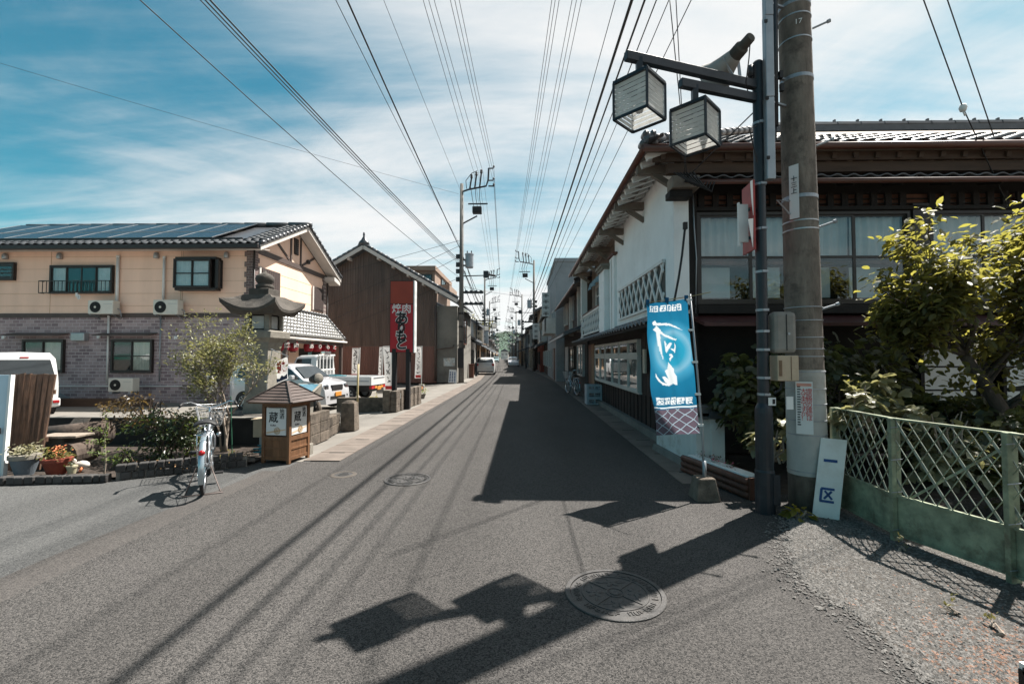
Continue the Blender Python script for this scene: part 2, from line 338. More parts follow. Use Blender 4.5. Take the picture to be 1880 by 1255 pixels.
M_greywall = mat('stained_mortar', (0.1836,0.1734,0.153), .9, .15, 1.2, .2, 20, dirt=(0.0816,0.0748,0.0646), dirt_scale=.8, dirt_amt=.7)
M_pole = mat('pole_concrete', (0.1485,0.1232,0.1012), .92, .4, 9, .6, 60, stretch=(1,1,.3), dirt=(0.0462,0.0374,0.0308), dirt_scale=5, dirt_amt=.9)
M_polefar = mat('far_pole_concrete', (0.128,0.1216,0.112), .9, .15, 4)
M_polewrap = mat('pole_wrap', (.37,.37,.35), .8, .12, 5, .1, 30, dirt=(.2,.15,.10), dirt_scale=2, dirt_amt=.5)
M_navy = mat('dark_navy_paint', (0.012,0.0165,0.0225), .42, .25, 8, .1, 60, dirt=(.06,.065,.07), dirt_scale=7, dirt_amt=.35)
M_lampglass = paper_mat('milky_acrylic', (.85,.85,.83), .6)
M_black = mat('black_rubber', (.012,.012,.013), .6, .2, 8)
M_wire = mat('cable', (.012,.012,.013), .6, .1, 8)
M_greygreen = mat('weathered_green_paint', (.20,.225,.15), .7, .45, 9, .35, 40, dirt=(.085,.066,.042), dirt_scale=5.0, dirt_amt=1.0)
M_mesh = mat('pale_green_rail', (0.2525,0.2754,0.2295), .55, .25, 20, metal=.2, dirt=(0.0918,0.0688,0.0459), dirt_scale=8, dirt_amt=.7)
M_acbox = mat('ac_casing', (.56,.54,.48), .55, .06, 4)
M_beige = mat('beige_box', (.40,.31,.22), .65, .12, 6, dirt=(.25,.17,.1), dirt_scale=4, dirt_amt=.5)
M_red = mat('sign_red', (0.3591,0.0103,0.0188), .45, .1, 3)
M_lred = mat('lantern_red', (.24,.006,.014), .6, .12, 5)
M_brickred = mat('sign_brick_red', (0.2525,0.0344,0.0153), .5, .1, 3)
M_ink = mat('black_ink', (.012,.011,.012), .6, .1, 3)
M_inkblue = mat('blue_paint', (.012,.045,.16), .5, .2, 9)
M_inkred = mat('red_ink', (.5,.03,.025), .5, .1, 3)
M_paper = mat('white_board', (0.629,0.629,0.612), .5, .05, 4)
M_brass = mat('pale_bamboo', (0.3272,0.2558,0.1309), .55, .2, 6)
M_terra = mat('terracotta', (0.17,0.034,0.019), .7, .2, 6, .15, 40)
M_bluegrey = mat('blue_grey_pot', (0.1088,0.1292,0.1496), .75, .25, 6, .2, 40)
M_cream = mat('cream_pot', (0.374,0.34,0.2312), .6, .12, 6)
M_sheetblue = mat('pale_blue_sheet', (.42,.53,.60), .35, .06, 3, spec=.5)
M_carwhite = mat('white_car_paint', (0.5994,0.5994,0.5913), .25, .02, 2, coat=.6)
M_carsilver = mat('silver_car_paint', (.46,.46,.48), .28, .03, 3, metal=.25, coat=.6)
M_chrome = mat('chrome', (.7,.7,.72), .15, .05, 5, metal=1.0)
M_tyre = mat('tyre', (.016,.016,.017), .8, .2, 12)
M_amber = mat('amber_plate', (.5,.2,.03), .5, .05, 4)
M_tail = mat('red_lens', (.35,.012,.015), .2, .1, 4)
M_tarp = mat('turquoise_tarp', (.03,.17,.21), .5, .15, 8)
M_bark = mat('bark', (.075,.055,.043), .95, .35, 9, .6, 30, stretch=(1,1,.3))
M_bark_lt = mat('pale_twig', (.22,.18,.145), .9, .3, 9, .3, 30)
L_olive = leaf_mat('olive_leaf', (.16,.16,.072), (.26,.25,.08), .4, .35)
L_bush = leaf_mat('bush_leaf', (0.0306,0.0442,0.017), (0.102,0.1445,0.0255), .35, .35)
L_brown = leaf_mat('bronze_leaf', (0.064,0.0448,0.0224), (0.176,0.112,0.032), .4, .4)
L_kaki = leaf_mat('persimmon_leaf', (.078,.082,.03), (.31,.285,.055), .5, .55)
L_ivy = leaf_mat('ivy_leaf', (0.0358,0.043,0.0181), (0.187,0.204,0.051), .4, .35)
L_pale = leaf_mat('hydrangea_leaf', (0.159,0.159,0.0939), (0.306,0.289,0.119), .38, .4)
L_yel = leaf_mat('yellow_leaf', (0.192,0.16,0.0224), (0.4,0.336,0.04), .5, .4)
L_far = leaf_mat('far_tree_leaf', (0.0728,0.0728,0.0112), (0.224,0.192,0.024), .5, .35)
L_flower = mat('coral_petal', (.62,.20,.09), .7, .25, 20)
L_pink = mat('pink_petal', (.62,.18,.25), .7, .25, 20)
def flat(name, col, rough=.6): return mat(name, col, rough, .06, 5)
# ------------------------------------------------------------------ ground, road, lane, gutters
def sheet(name, x0, x1, y0, y1, z, m, nx=1, ny=1, zf=None):
    mb = MB()
    for j in range(ny+1):
        for i in range(nx+1):
            x = x0+(x1-x0)*i/nx; y = y0+(y1-y0)*j/ny; mb.v.append((x, y, zf(x, y) if zf else z))
    for j in range(ny):
        for i in range(nx):
            a = j*(nx+1)+i; mb.f.append((a, a+1, a+nx+2, a+nx+1))
    o = mb.build(name, m); o['kind'] = 'structure'; return o
def strip(name, ys, xl, xr, z, m, kind='structure'):
    mb = MB()
    for y in ys: mb.v += [(xl(y), y, z), (xr(y), y, z)]
    for i in range(len(ys)-1): mb.f.append((2*i, 2*i+1, 2*i+3, 2*i+2))
    o = mb.build(name, m)
    if kind: o['kind'] = kind
    return o
sheet('ground', -900, 900, -200, 1900, -.16, M_ground)
ysr = [-8, 0, 4, 5.4, 5.41, 6.05, 6.06, 6.9, 6.91, 12, 18, 24]+list(range(26, 60, 2))+list(range(60, 300, 12))
strip('road', ysr, lambda y: rx(y)-(3.4 if y < 6.905 else 2.8), lambda y: rx(y)+(3.3 if y < 5.405 else 2.6 if y < 6.055 else 2.0), 0.0, M_asph)
strip('side_lane', [-8, 0, 3, 5.6, 6.2, 6.9, 6.91, 8.2], lambda y: -22 if y < 6.905 else -4.3, lambda y: -3.25, -.004, M_lane)
strip('lane_edge_band', [-8+.35*k for k in range(42)], lambda y: -3.72+.07*math.sin(y*1.3), lambda y: -3.3, -.002, asphalt('worn_lane_seam', (.033,.031,.03), (.104,.095,.088), 140, .3))
def lotz(x, y): return -.10+.10*min(1, max(0, (x+6.0)/2.4))
sheet('parking_lot', -40, -3.36, 8.1, 27.4, 0, M_lot, 40, 8, lotz)
sheet('lot_apron', -4.2, -3.36, 6.9, 8.2, .001, M_lot)
sheet('garden_soil', 2.3, 16, 4.4, 7.6, -.012, M_soil)
_b = MB(); _b.poly([(-12,5.25,.03),(-5.3,5.86,.03),(-4.02,6.74,.03),(-4.02,8.0,.03),(-12,8.0,.03)]); _b.build('planting_bed', M_soil)['kind'] = 'structure'

slab_me = MB(); slab_me.box(-.28,.28,-.293,.293,-.05,0)
slab_o = slab_me.build('gutter_slab', M_gutter); sm = slab_o.data; bpy.data.objects.remove(slab_o)
slot_mb = MB(); slot_mb.box(-.13,.13,-.022,.022,-.004,.0015); so = slot_mb.build('slot', M_gutter_dk); slotm = so.data; bpy.data.objects.remove(so)
for side, xc, y0, lab in ((-1, -3.08, 7.25, 'left'), (1, 2.28, 6.1, 'right')):
    st = strip('gutter_bed_'+lab, ysr[9:], lambda y: rx(y)+xc-.29, lambda y: rx(y)+xc+.29, -.03, M_gutter_dk)
    y = y0; k = 0
    while y < 34:
        M = Matrix.Translation((rx(y)+xc, y, .010+random.uniform(-.003,.003))) @ Matrix.Rotation(random.uniform(-.006,.006), 4, 'Z')
        s_ = inst('gutter_slab', sm, st, M)
        if k % 2 == 0: inst('drain_slot', slotm, st, M @ Matrix.Translation((0, .27, 0)) )
        y += .6; k += 1
    strip('gutter_far_'+lab, list(range(34, 60, 2))+list(range(60, 300, 12)), lambda y: rx(y)+xc-.28, lambda y: rx(y)+xc+.28, .010, M_gutter)
strip('footway_right', list(range(8, 60, 2))+list(range(60, 300, 12)), lambda y: rx(y)+2.57, lambda y: rx(y)+5, .02, M_conc)
strip('footway_left', [28, 30]+list(range(32, 60, 2))+list(range(60, 300, 12)), lambda y: rx(y)-8, lambda y: rx(y)-3.37, .015, M_conc)

# gravel verge on the right, stones on it
def gz(x, y): return .004*math.sin(x*3.1)*math.cos(y*2.7)+.006
def gedge(y): return 2.12+.12*math.sin(y*1.7)+.06*math.sin(y*5.1)+(0 if y < 4 else (y-4)*.75)
gm = MB(); n = 24
for j in range(25):
    y = -6+j*(11.2/24)
    for i in range(n+1):
        x = gedge(y)+(9-gedge(y))*(i/n)**1.5; gm.v.append((x, y, gz(x, y) if i else .003))
for j in range(24):
    for i in range(n):
        a = j*(n+1)+i; gm.f.append((a, a+1, a+n+2, a+n+1))
verge = gm.build('gravel_verge', M_gravel_base); verge['kind'] = 'structure'
def pebbles(name, cnt, fn, m, lab, smin, smax):
    base = np.array([(1,0,0),(0,1,0),(-1,0,0),(0,-1,0),(0,0,.7),(0,0,-.5)])
    fc = np.array([(0,1,4),(1,2,4),(2,3,4),(3,0,4),(1,0,5),(2,1,5),(3,2,5),(0,3,5)])
    V = []; Fs = []
    for k in range(cnt):
        x, y = fn(); s = random.uniform(smin, smax); a = random.uniform(0, PI); ca, sa = math.cos(a), math.sin(a)
        b = base*np.array([s*random.uniform(.7,1.4), s, s*random.uniform(.5,.9)])+RNG.normal(0, s*.12, (6,3))
        b = np.stack([b[:,0]*ca-b[:,1]*sa+x, b[:,0]*sa+b[:,1]*ca+y, b[:,2]+gz(x,y)-s*.05], 1)
        V.append(b); Fs.append(fc+6*k)
    me = bpy.data.meshes.new(name); me.from_pydata(np.concatenate(V).tolist(), [], np.concatenate(Fs).tolist()); me.materials.append(m)
    o = bpy.data.objects.new(name, me); COL.objects.link(o); tag(o, lab, 'gravel', kind='stuff'); return o
def f1():
    y = random.uniform(1.6, 5.3); return gedge(y)+abs(random.gauss(0, .8))-.25*random.random()**4, y
def f2():
    while True:
        x = random.gauss(2.75, .42); y = random.gauss(2.15, .38)
        if x > 2.1: return x, y
pebbles('grey_gravel', 26000, f1, M_stone, 'loose grey gravel beside the road in front of the green fence', .004, .015)
pebbles('reddish_gravel', 6500, f2, M_stone_red, 'reddish loose gravel at the bottom right corner', .004, .012)
# stray grit on the lane
# manhole covers
def manhole(name, label, x, y, r, detail, rz=0.0, m=M_cast):
    t = thing(name, label, 'manhole cover', (x, y, 0), rz, None)
    mb = MB(); mb.lathe([(r*.90,.004),(r*.90,.012),(r*.985,.012),(r,.008),(r,.001)], 48, cap=False); mb.build('rim', m, t, world=False)
    mb = MB(); mb.lathe([(0,.007),(r*.885,.007)], 48, cap=False); mb.build('cover', m, t, world=False)
    mb = MB()
    for rr in (.70, .67): pass
    mb.lathe([(r*.63,.007),(r*.635,.012),(r*.67,.012),(r*.675,.007)], 48, cap=False)
    mb.lathe([(0,.0075),(r*.06,.013),(r*.10,.013),(r*.105,.007)], 20, cap=False)
    mb.lathe([(r*.15,.007),(r*.155,.0125),(r*.18,.0125),(r*.185,.007)], 24, cap=False)
    for k in range(4):
        a = k*PI/2+.3; mb.bar((r*.19*math.cos(a), r*.19*math.sin(a), .0095), (r*.63*math.cos(a), r*.63*math.sin(a), .0095), r*.035, .005)
        b = a+PI/4; fx, fy = r*.41*math.cos(b), r*.41*math.sin(b)
        for q in range(detail):
            c = q*2*PI/detail+k
            M = Matrix.Translation((fx+r*.095*math.cos(c), fy+r*.095*math.sin(c), .007)) @ Matrix.Rotation(c, 4, 'Z') @ Matrix.Diagonal((1.25,.72,1,1))
            mb.lathe([(r*.075,0),(r*.06,.0052),(0,.006)], 10, M=M, cap=False)
        mb.lathe([(r*.035,.007),(r*.03,.014),(0,.0145)], 10, (fx, fy, 0), cap=False)
        for q in (-1, 1):
            c = b+q*.48
            M = Matrix.Translation((r*.46*math.cos(c), r*.46*math.sin(c), .007)) @ Matrix.Rotation(c+q*.9, 4, 'Z') @ Matrix.Diagonal((2.0,.5,1,1))
            mb.lathe([(r*.06,0),(r*.045,.004),(0,.005)], 8, M=M, cap=False)
    mb.build('flower_relief', m, t, world=False)
    mb = MB(); k = 40
    for q in range(k):
        if q % 7 == 6: continue
        a = 2*PI*q/k; p = Vector((r*.77*math.cos(a), r*.77*math.sin(a), .0092)); tn = Vector((-math.sin(a), math.cos(a), 0)); rd = Vector((math.cos(a), math.sin(a), 0))
        h = r*.055; w = r*.036
        mb.bar(p-tn*w-rd*h, p-tn*w+rd*h, r*.022, .005)
        if q % 3: mb.bar(p-tn*w+rd*h*(1 if q % 2 else -1), p+tn*w+rd*h*(1 if q % 2 else -1), r*.022, .005)
        if q % 4 < 2: mb.bar(p+tn*w-rd*h, p+tn*w+rd*h, r*.022, .005)
        else: mb.bar(p-tn*w, p+tn*w, r*.022, .005)
    mb.build('raised_lettering', m, t, world=False, kind='stuff')
    return t
manhole('manhole_cover', 'large cast iron manhole cover with flower relief, half in the lamp shadow', .62, 3.14, .335, 5, .5)
manhole('manhole_cover', 'patterned iron manhole cover in the sunlit middle of the road', -1.5, 5.94, .30, 5, 1.1)
t = thing('valve_cover', 'small worn round valve cover near the wooden sake sign', 'manhole cover', (-2.43, 6.16, 0))
MB().lathe([(.12,.002),(.12,.007),(.165,.007),(.175,.001)], 32, cap=False).build('rim', mat('worn_ring', (.065,.055,.046), .9, .2, 9), t, world=False)
MB().lathe([(0,.005),(.118,.005)], 32, cap=False).build('lid', M_cast, t, world=False)
mb = MB()
for k in range(5): mb.obox((0, -.07+k*.035, .006), (.16-.02*abs(k-2)*2, .012, .004))
mb.build('lid_ribs', M_cast, t, world=False)

# ------------------------------------------------------------------ generic pieces
def tile_mesh(name, w, l, m, th=.022, wave=.030):
    mb = MB(); xs = [i/8 for i in range(9)]
    prof = [(x*w, wave*(math.sin(PI*x/.62) if x < .62 else -.55*math.sin(PI*(x-.62)/.38))) for x in xs]
    for y, dz in ((0, 0), (l, -.004)):
        for x, z in prof: mb.v.append((x, y, z+dz))
        for x, z in prof: mb.v.append((x, y, z+dz-th))
    n = 9
    for i in range(8):
        mb.f.append((i, i+1, 2*n+i+1, 2*n+i)); mb.f.append((n+i+1, n+i, i, i+1)[::-1])
        mb.f.append((n+i, 3*n+i, 3*n+i+1, n+i+1))
    o = mb.build(name, m); me = o.data; bpy.data.objects.remove(o)
    for p in me.polygons: p.use_smooth = True
    return me
def tile_roof(parent, o, u, v, w, l, nu, nv, me, tilt=.09, cap=None, skip=None):
    """tiles in rows: u along the eave, v up the slope (unit vectors); only rows < cap are single pieces"""
    u = Vector(u).normalized(); v = Vector(v).normalized(); nn = u.cross(v).normalized()
    vv = (v*math.cos(tilt)-nn*math.sin(tilt)).normalized(); ww = u.cross(vv)
    lst = []
    for j in range(nv):
        for i in range(nu):
            p = Vector(o)+u*(i*w)+v*(j*l)+nn*(.05)
            if skip and skip(i, j): continue
            lst.append((j, i, frame_M(p, u, vv, ww)))
    # own piece each
    for j, i, M in lst[:cap] if cap else lst: inst('roof_tile', me, parent, M)
    if cap and len(lst) > cap:
        mb = MB(); vs = [v_.co.copy() for v_ in me.vertices]; fs = [tuple(p.vertices) for p in me.polygons]
        for j, i, M in lst[cap:]: mb.add([M @ c for c in vs], fs)
        q = mb.build('upper_roof_tiles', me.materials[0], parent, smooth=True); q['kind'] = 'stuff'
def window(parent, name, M, w, h, cols, fm, gm, rails=(), fr=.045, depth=.07, curtain=None, curtain_cols=None, back=True, blind=None, flatc=True):
    """M: local frame, x along the wall, y up, z outward; origin at lower left"""
    if flatc: M = M @ Matrix.Translation((0,0,.045))
    def bx(x0, x1, y0, y1, z0, z1):
        mb = MB(); mb.box(x0, x1, y0, y1, z0, z1); mb.v = [tuple(M @ Vector(p)) for p in mb.v]; return mb
    mb = MB()
    for a in ((0,w,0,fr),(0,w,h-fr,h),(0,fr,fr,h-fr),(w-fr,w,fr,h-fr)): mb.add(*(lambda q: (q.v, q.f))(bx(*a, -.044 if flatc else -.02, depth)))
    fo = mb.build(name, fm, parent); cw = (w-2*fr)/cols
    for c in range(cols):
        x0 = fr+c*cw; x1 = x0+cw; zz = .012 if c % 2 else .032
        mb = MB(); s = .032
        for a in ((x0,x1,fr,fr+s),(x0,x1,h-fr-s,h-fr),(x0,x0+s,fr+s,h-fr-s),(x1-s,x1,fr+s,h-fr-s)): mb.add(*(lambda q: (q.v, q.f))(bx(*a, zz-.012, zz+.012)))
        for rr in rails:
            y = h*rr; mb.add(*(lambda q: (q.v, q.f))(bx(x0+s, x1-s, y-.02, y+.02, zz-.011, zz+.011)))
        mb.build('sash', fm, fo); g = bx(x0+s, x1-s, fr+s, h-fr-s, zz-.003, zz+.003); g.build('pane', gm, fo)
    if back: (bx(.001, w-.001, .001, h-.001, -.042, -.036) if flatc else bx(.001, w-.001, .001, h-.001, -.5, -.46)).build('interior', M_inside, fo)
    if curtain:
        for c in range(cols):
            if curtain_cols and c not in curtain_cols: continue
            x0 = fr+c*cw+.01; x1 = x0+cw-.02; mb = MB(); k = 26; y0 = h*curtain[0]; y1 = h*curtain[1]
            ph = random.uniform(0, 6)
            for i in range(k+1):
                x = x0+(x1-x0)*i/k; z = (-.018+.007*math.sin(i*1.5+ph)+.004*math.sin(i*.7+ph)) if flatc else -.09+.018*math.sin(i*1.5+ph)+.01*math.sin(i*.7+ph)
                mb.v += [tuple(M @ Vector((x, y0, z*1.15))), tuple(M @ Vector((x, y1, z)))]
            for i in range(k): mb.f.append((2*i, 2*i+2, 2*i+3, 2*i+1))
            mb.build('curtain', blind or M_curtain, fo, smooth=True)
    return fo
# frames of reference for walls facing the camera (-Y), the street from the left (+X) or from the right (-X)
def MF(x, y, z): return frame_M((x, y, z), (1,0,0), (0,0,1), (0,-1,0))
def ML(x, y, z): return frame_M((x, y, z), (0,1,0), (0,0,1), (1,0,0))
def MR(x, y, z): return frame_M((x, y, z), (0,-1,0), (0,0,1), (-1,0,0))

# leaves and branches
def leaf_data(name, m, curl=.12, lobed=False):
    mb = MB()
    if lobed:
        pts = [(0,0,0),(.30,.10,.02),(.48,.42,-.03),(.26,.50,.03),(.22,.78,-.02),(0,1.0,-.10),(-.22,.78,-.02),(-.26,.50,.03),(-.48,.42,-.03),(-.30,.10,.02)]
        mb.v = pts+[(0,.42,.05)]; mb.f = [(10,i,(i+1)%10) for i in range(10)]
    else:
        mb.v = [(0,0,0),(.20,.28,.03),(.24,.55,.02),(.13,.82,-.03),(0,1,-curl),(-.13,.82,-.03),(-.24,.55,.02),(-.20,.28,.03),(0,.28,-.03),(0,.55,-.03),(0,.82,-.06)]
        mb.f = [(0,1,8),(1,2,9,8),(2,3,10,9),(3,4,10),(0,8,7),(8,9,6,7),(9,10,5,6),(10,4,5)]
    o = mb.build(name, m); me = o.data; bpy.data.objects.remove(o); return me
def put_leaves(parent, me, mats, n_single, name='leaf', rest='foliage'):
    """mats: world matrices; the n_single nearest the lens become leaves of their own, the rest one mass"""
    mats = sorted(mats, key=lambda M: (M.translation-Vector((0,0,1.6))).length/ max(.01, M.to_scale().x))
    for M in mats[:n_single]: inst(name, me, parent, M)
    if len(mats) > n_single:
        vs = np.array([v.co[:] for v in me.vertices]); fs = [tuple(p.vertices) for p in me.polygons]; V = []; Fs = []
        k = len(vs); iv = np.array(wmat(parent).inverted())
        for q, M in enumerate(mats[n_single:]):
            A = iv @ np.array(M); V.append(vs @ A[:3,:3].T+A[:3,3]); Fs += [tuple(i+q*k for i in f) for f in fs]
        m2 = bpy.data.meshes.new(rest); m2.from_pydata(np.concatenate(V).tolist(), [], Fs); m2.materials.append(me.materials[0])
        o = bpy.data.objects.new(rest, m2); COL.objects.link(o); o.parent = parent; o['kind'] = 'stuff'
def leafM(p, d, s, droop=.5, rnd=random):
    a = rnd.uniform(-PI, PI) if d is None else math.atan2(d.y, d.x)+rnd.gauss(0, .9)
    e = rnd.gauss(-droop, .45); f = Vector((math.cos(a)*math.cos(e), math.sin(a)*math.cos(e), math.sin(e)))
    up = Vector((rnd.gauss(0,.35), rnd.gauss(0,.35), 1)); x = f.cross(up)
    if x.length < 1e-3: x = Vector((1,0,0))
    x.normalize(); z = x.cross(f)
    return frame_M(p, x, f, z) @ Matrix.Scale(s, 4)
def grow(mb, p, d, ln, r, depth, tips, spread=.6, up=.15, k=(2,3), shrink=.72, rnd=random):
    pts = [Vector(p)]; dd = Vector(d).normalized(); n = 4
    for i in range(n):
        dd = (dd+Vector((rnd.gauss(0,.13), rnd.gauss(0,.13), rnd.gauss(up*.25,.09)))).normalized(); pts.append(pts[-1]+dd*ln/n)
        if depth <= 1: tips.append((pts[-1].copy(), dd.copy()))
    mb.tube(pts, [r*(1-.42*i/n) for i in range(n+1)], 6 if r > .012 else 4)
    if depth == 0: tips.append((pts[-1].copy(), dd.copy())); return
    for q in range(rnd.choice(k)):
        nd = (dd+Vector((rnd.gauss(0,spread), rnd.gauss(0,spread), rnd.gauss(up,spread*.6)))).normalized()
        grow(mb, pts[-1] if q == 0 else pts[rnd.choice((2,3,4))], nd, ln*shrink*rnd.uniform(.8,1.15), r*.6, depth-1, tips, spread, up, k, shrink, rnd)
# ------------------------------------------------------------------ the old corner house on the right
house = thing('merchant_house', 'old two-storey tiled merchant house with white plaster side on the right corner', 'house', (2.5, 7.5, 0))
XW, YW = 2.5, 7.62
def hb(name, m, *a, **k):
    mb = MB(); mb.box(*a); return mb.build(name, m, house, **k)
# roof: two slopes meeting on the hip, thick, closed behind
EZ = 4.86; c0 = Vector((1.93, 7.02, EZ)); hp = Vector((5.95, 11.0, 7.02)); rr_ = Vector((15, 11.0, 7.02)); er = Vector((15, 7.02, EZ))
bk = Vector((1.93, 18.2, EZ)); hb_ = Vector((5.95, 18.2, 7.02)); b2 = Vector((15, 15.2, EZ)); b3 = Vector((10.1, 18.2, EZ)); b4 = Vector((10.1, 15.15, EZ))
mb = MB(); up = Vector((0,0,-.09))
for pl in ([c0, er, rr_, hp], [c0, hp, hb_, bk], [hp, rr_, b2, b4], [hp, b4, b3, hb_]): mb.slab(pl, up)
roof = mb.build('roof', M_wood_soffit, house)
t_front = tile_mesh('roof_tile', .275, .25, M_tile, wave=.034)
vF = (hp-Vector((5.95, 7.02, EZ))).normalized()
# front slope: rows shorten along the hip; 34 columns in view
tile_roof(roof, c0+Vector((0,0,.0)), (1,0,0), vF, .275, .25, 36, 7, t_front, skip=lambda i, j: i*.275 < j*.25*vF.y+.02)
vS = (hp-Vector((1.93, 11.0, EZ))).normalized()
t_eave = tile_mesh('eave_tile', .27, .25, M_tile_dk, wave=.034)
tile_roof(roof, Vector((1.93, 18.2, EZ)), (0,-1,0), vS, .27, .25, 42, 1, t_eave)
# hip and main ridge caps
mb = MB()
hd = (hp-c0); 
for k in range(18):
    p = c0+hd*(.03+k*.054)+Vector((0,0,.10)); q = p+hd*.058
    mb.tube([p, q], [.085, .078], 8)
mb.build('hip_ridge', M_tile_dk, roof, smooth=True)
for k in range(14):
    mb = MB(); x = 5.9+k*.55; mb.tube([(x, 11, 7.15), (x+.56, 11, 7.15)], [.11, .10], 8); mb.box(x+.50, x+.54, 10.97, 11.03, 7.22, 7.30); mb.build('ridge_tile', M_tile_dk, roof)
mb = MB(); mb.box(5.9, 14, 10.88, 11.12, 6.98, 7.12); mb.build('ridge_course', M_tile_dk, roof)
# ornamental end tile at the corner
mb = MB()
for dx, dz, r in ((0,0,.085), (-.085,-.075,.06), (.085,-.06,.055), (-.05,.075,.05), (.06,.075,.05)):
    M = Matrix.Rotation(PI/2, 4, 'X') @ Matrix.Identity(4)
    mb.lathe([(0,-.07),(r*.9,-.065),(r,-.03),(r,.09)], 14, c0+Vector((dx+.03, .02, .12+dz)), M=Matrix.Rotation(PI/2, 4, 'X') @ Matrix.Scale(-1, 4, (0,0,1)))
    mb.lathe([(r*.35,-.08),(r*.35,-.06)], 10, c0+Vector((dx+.03, .02, .12+dz)), M=Matrix.Rotation(PI/2, 4, 'X') @ Matrix.Scale(-1, 4, (0,0,1)))
mb.build('end_tile', M_tile, roof, smooth=True)
# gutters
mb = MB(); mb.tube([(1.86, 6.96, EZ-.05), (14, 6.96, EZ-.05)], .055, 10); mb.build('front_gutter', M_copper, house, smooth=True)
mb = MB(); mb.tube([(1.87, 6.97, EZ-.05), (1.87, 18.25, EZ-.05)], .05, 10); mb.build('street_gutter', M_copper, house, smooth=True)
# eave underside: beams and rafter ends along the street
mb = MB(); mb.bar((2.20, 7.15, 4.86), (2.20, 18.0, 4.86), .12, .14); mb.build('eave_beam', M_wood_soffit, house)
mb = MB(); mb.slab([(1.96,7.06,4.79),(2.5,7.06,4.99),(2.5,18.1,4.99),(1.96,18.1,4.79)], (0,0,.02)); mb.build('soffit_boards', M_wood_soffit, house)
rf = MB(); rf.bar((0,0,0), (.52,0,.18), .085, .10); ro = rf.build('rafter', M_white); rfm = ro.data; bpy.data.objects.remove(ro)
for k in range(36): inst('rafter', rfm, house, Matrix.Translation((1.95, 7.15+k*.302, 4.735)))
ar = MB(); ar.bar((0,0,0), (-.62,0,0), .11, .15); ar.bar((0,0,-.3), (-.36,0,-.06), .07, .09); ao = ar.build('eave_bracket', M_wood_soffit); arm = ao.data; bpy.data.objects.remove(ao)
for y in (7.55, 9.4, 11.3, 13.2, 15.2, 17.2): inst('eave_bracket', arm, house, Matrix.Translation((2.52, y, 4.70)))
# front eave fascia: beams between the two roofs
hb('fascia_board', M_wood_eave, 2.05, 14, 7.12, 7.16, 4.66, 4.80)
hb('eave_purlin', M_wood_eave, 2.3, 14, 7.18, 7.30, 4.50, 4.66)
mb = MB(); mb.slab([(1.97,7.07,4.785),(14,7.07,4.785),(14,7.62,4.90),(1.97,7.62,4.90)], (0,0,.02)); mb.build('front_soffit', M_wood_soffit, house)
rf2 = MB(); rf2.bar((0,0,0), (0,.5,.11), .07, .08); ro = rf2.build('rafter', M_wood_eave); rfm2 = ro.data; bpy.data.objects.remove(ro)
for k in range(36): inst('front_rafter', rfm2, house, Matrix.Translation((2.2+k*.33, 7.08, 4.715)))
# secondary eave over the upper windows
for_ = MB(); for_.slab([(2.55,7.12,4.33),(14,7.12,4.33),(14,7.62,4.48),(2.55,7.62,4.48)], (0,0,.03)); hz = for_.build('window_eave', M_wood_bk, house)
t_small = tile_mesh('roof_tile', .25, .22, M_tile_dk, wave=.026)
tile_roof(hz, (2.55, 7.10, 4.36), (1,0,0), (0,.964,.266), .25, .22, 40, 2, t_small)
mb = MB(); mb.tube([(2.75, 7.06, 4.31), (14, 7.06, 4.31)], .042, 8); mb.build('window_eave_gutter', M_copper, house, smooth=True)
for k in range(14): mb = MB(); mb.bar((2.9+k*.75, 7.12, 4.27), (2.9+k*.75, 7.5, 4.40), .03, .03); mb.build('gutter_bracket', M_wood_bk, house)
hb('eave_end_beam', M_wood_soffit, 2.36, 2.80, 7.15, 7.44, 4.26, 4.46, bevel=.02)
hb('sleeve_corbel', M_wood_bk, 2.34, 2.70, 7.22, 7.46, 4.14, 4.25, bevel=.01)
# window wall: posts, transom lattice, windows with curtains
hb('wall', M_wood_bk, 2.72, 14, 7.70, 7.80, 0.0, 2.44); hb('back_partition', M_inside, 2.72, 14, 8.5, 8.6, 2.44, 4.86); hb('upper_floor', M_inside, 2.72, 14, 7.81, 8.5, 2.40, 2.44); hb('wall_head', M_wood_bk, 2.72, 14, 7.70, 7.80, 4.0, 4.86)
hb('corner_post', M_wood_bk, 2.70, 2.86, 7.48, 7.69, .25, 4.86)
hb('window_post', M_dkframe, 6.38, 6.64, 7.52, 7.69, 2.3, 4.1)
hb('window_sill', M_wood_bk, 2.86, 14, 7.46, 7.69, 2.30, 2.44)
hb('transom_rail', M_wood_bk, 2.86, 14, 7.50, 7.69, 4.0, 4.06)
hb('transom_back', mat('transom_paper', (.15,.07,.045), .9, .2, 5), 2.87, 14, 7.66, 7.695, 4.06, 4.30)
lat = MB()
for k in range(40):
    if k == 15: continue
    lat.box(2.92+k*.235, 2.92+k*.235+.10, 7.56, 7.60, 4.061, 4.30)
for z in (4.12, 4.20): lat.box(2.87, 14, 7.605, 7.625, z, z+.018)
lat.build('transom_lattice', M_wood_bk, house)
M_brnframe = mat('bronze_sash', (.032,.027,.024), .4, .1, 6, metal=.2)
for x0, w, cols in ((2.88, 3.48, 4), (6.66, 3.48, 4)):
    wv = window(house, 'window', MF(x0, 7.62, 2.46), w, 1.53, cols, M_brnframe, M_glass, rails=(.51,), fr=.05, curtain=(.53, .96), back=False, flatc=False)
    # paper sliding screens inside behind the lower panes
    for c in range(cols):
        cx = x0+.05+c*(w-.1)/cols; mb = MB(); mb.box(cx+.1, cx+.62, 7.86, 7.87, 2.60, 3.12); mb.build('inner_screen', M_curtain, wv)
    mb = MB(); mb.box(x0+.05, x0+w-.05, 7.70, 7.74, 3.14, 3.20); mb.build('inner_rail', M_wood_rb, wv)
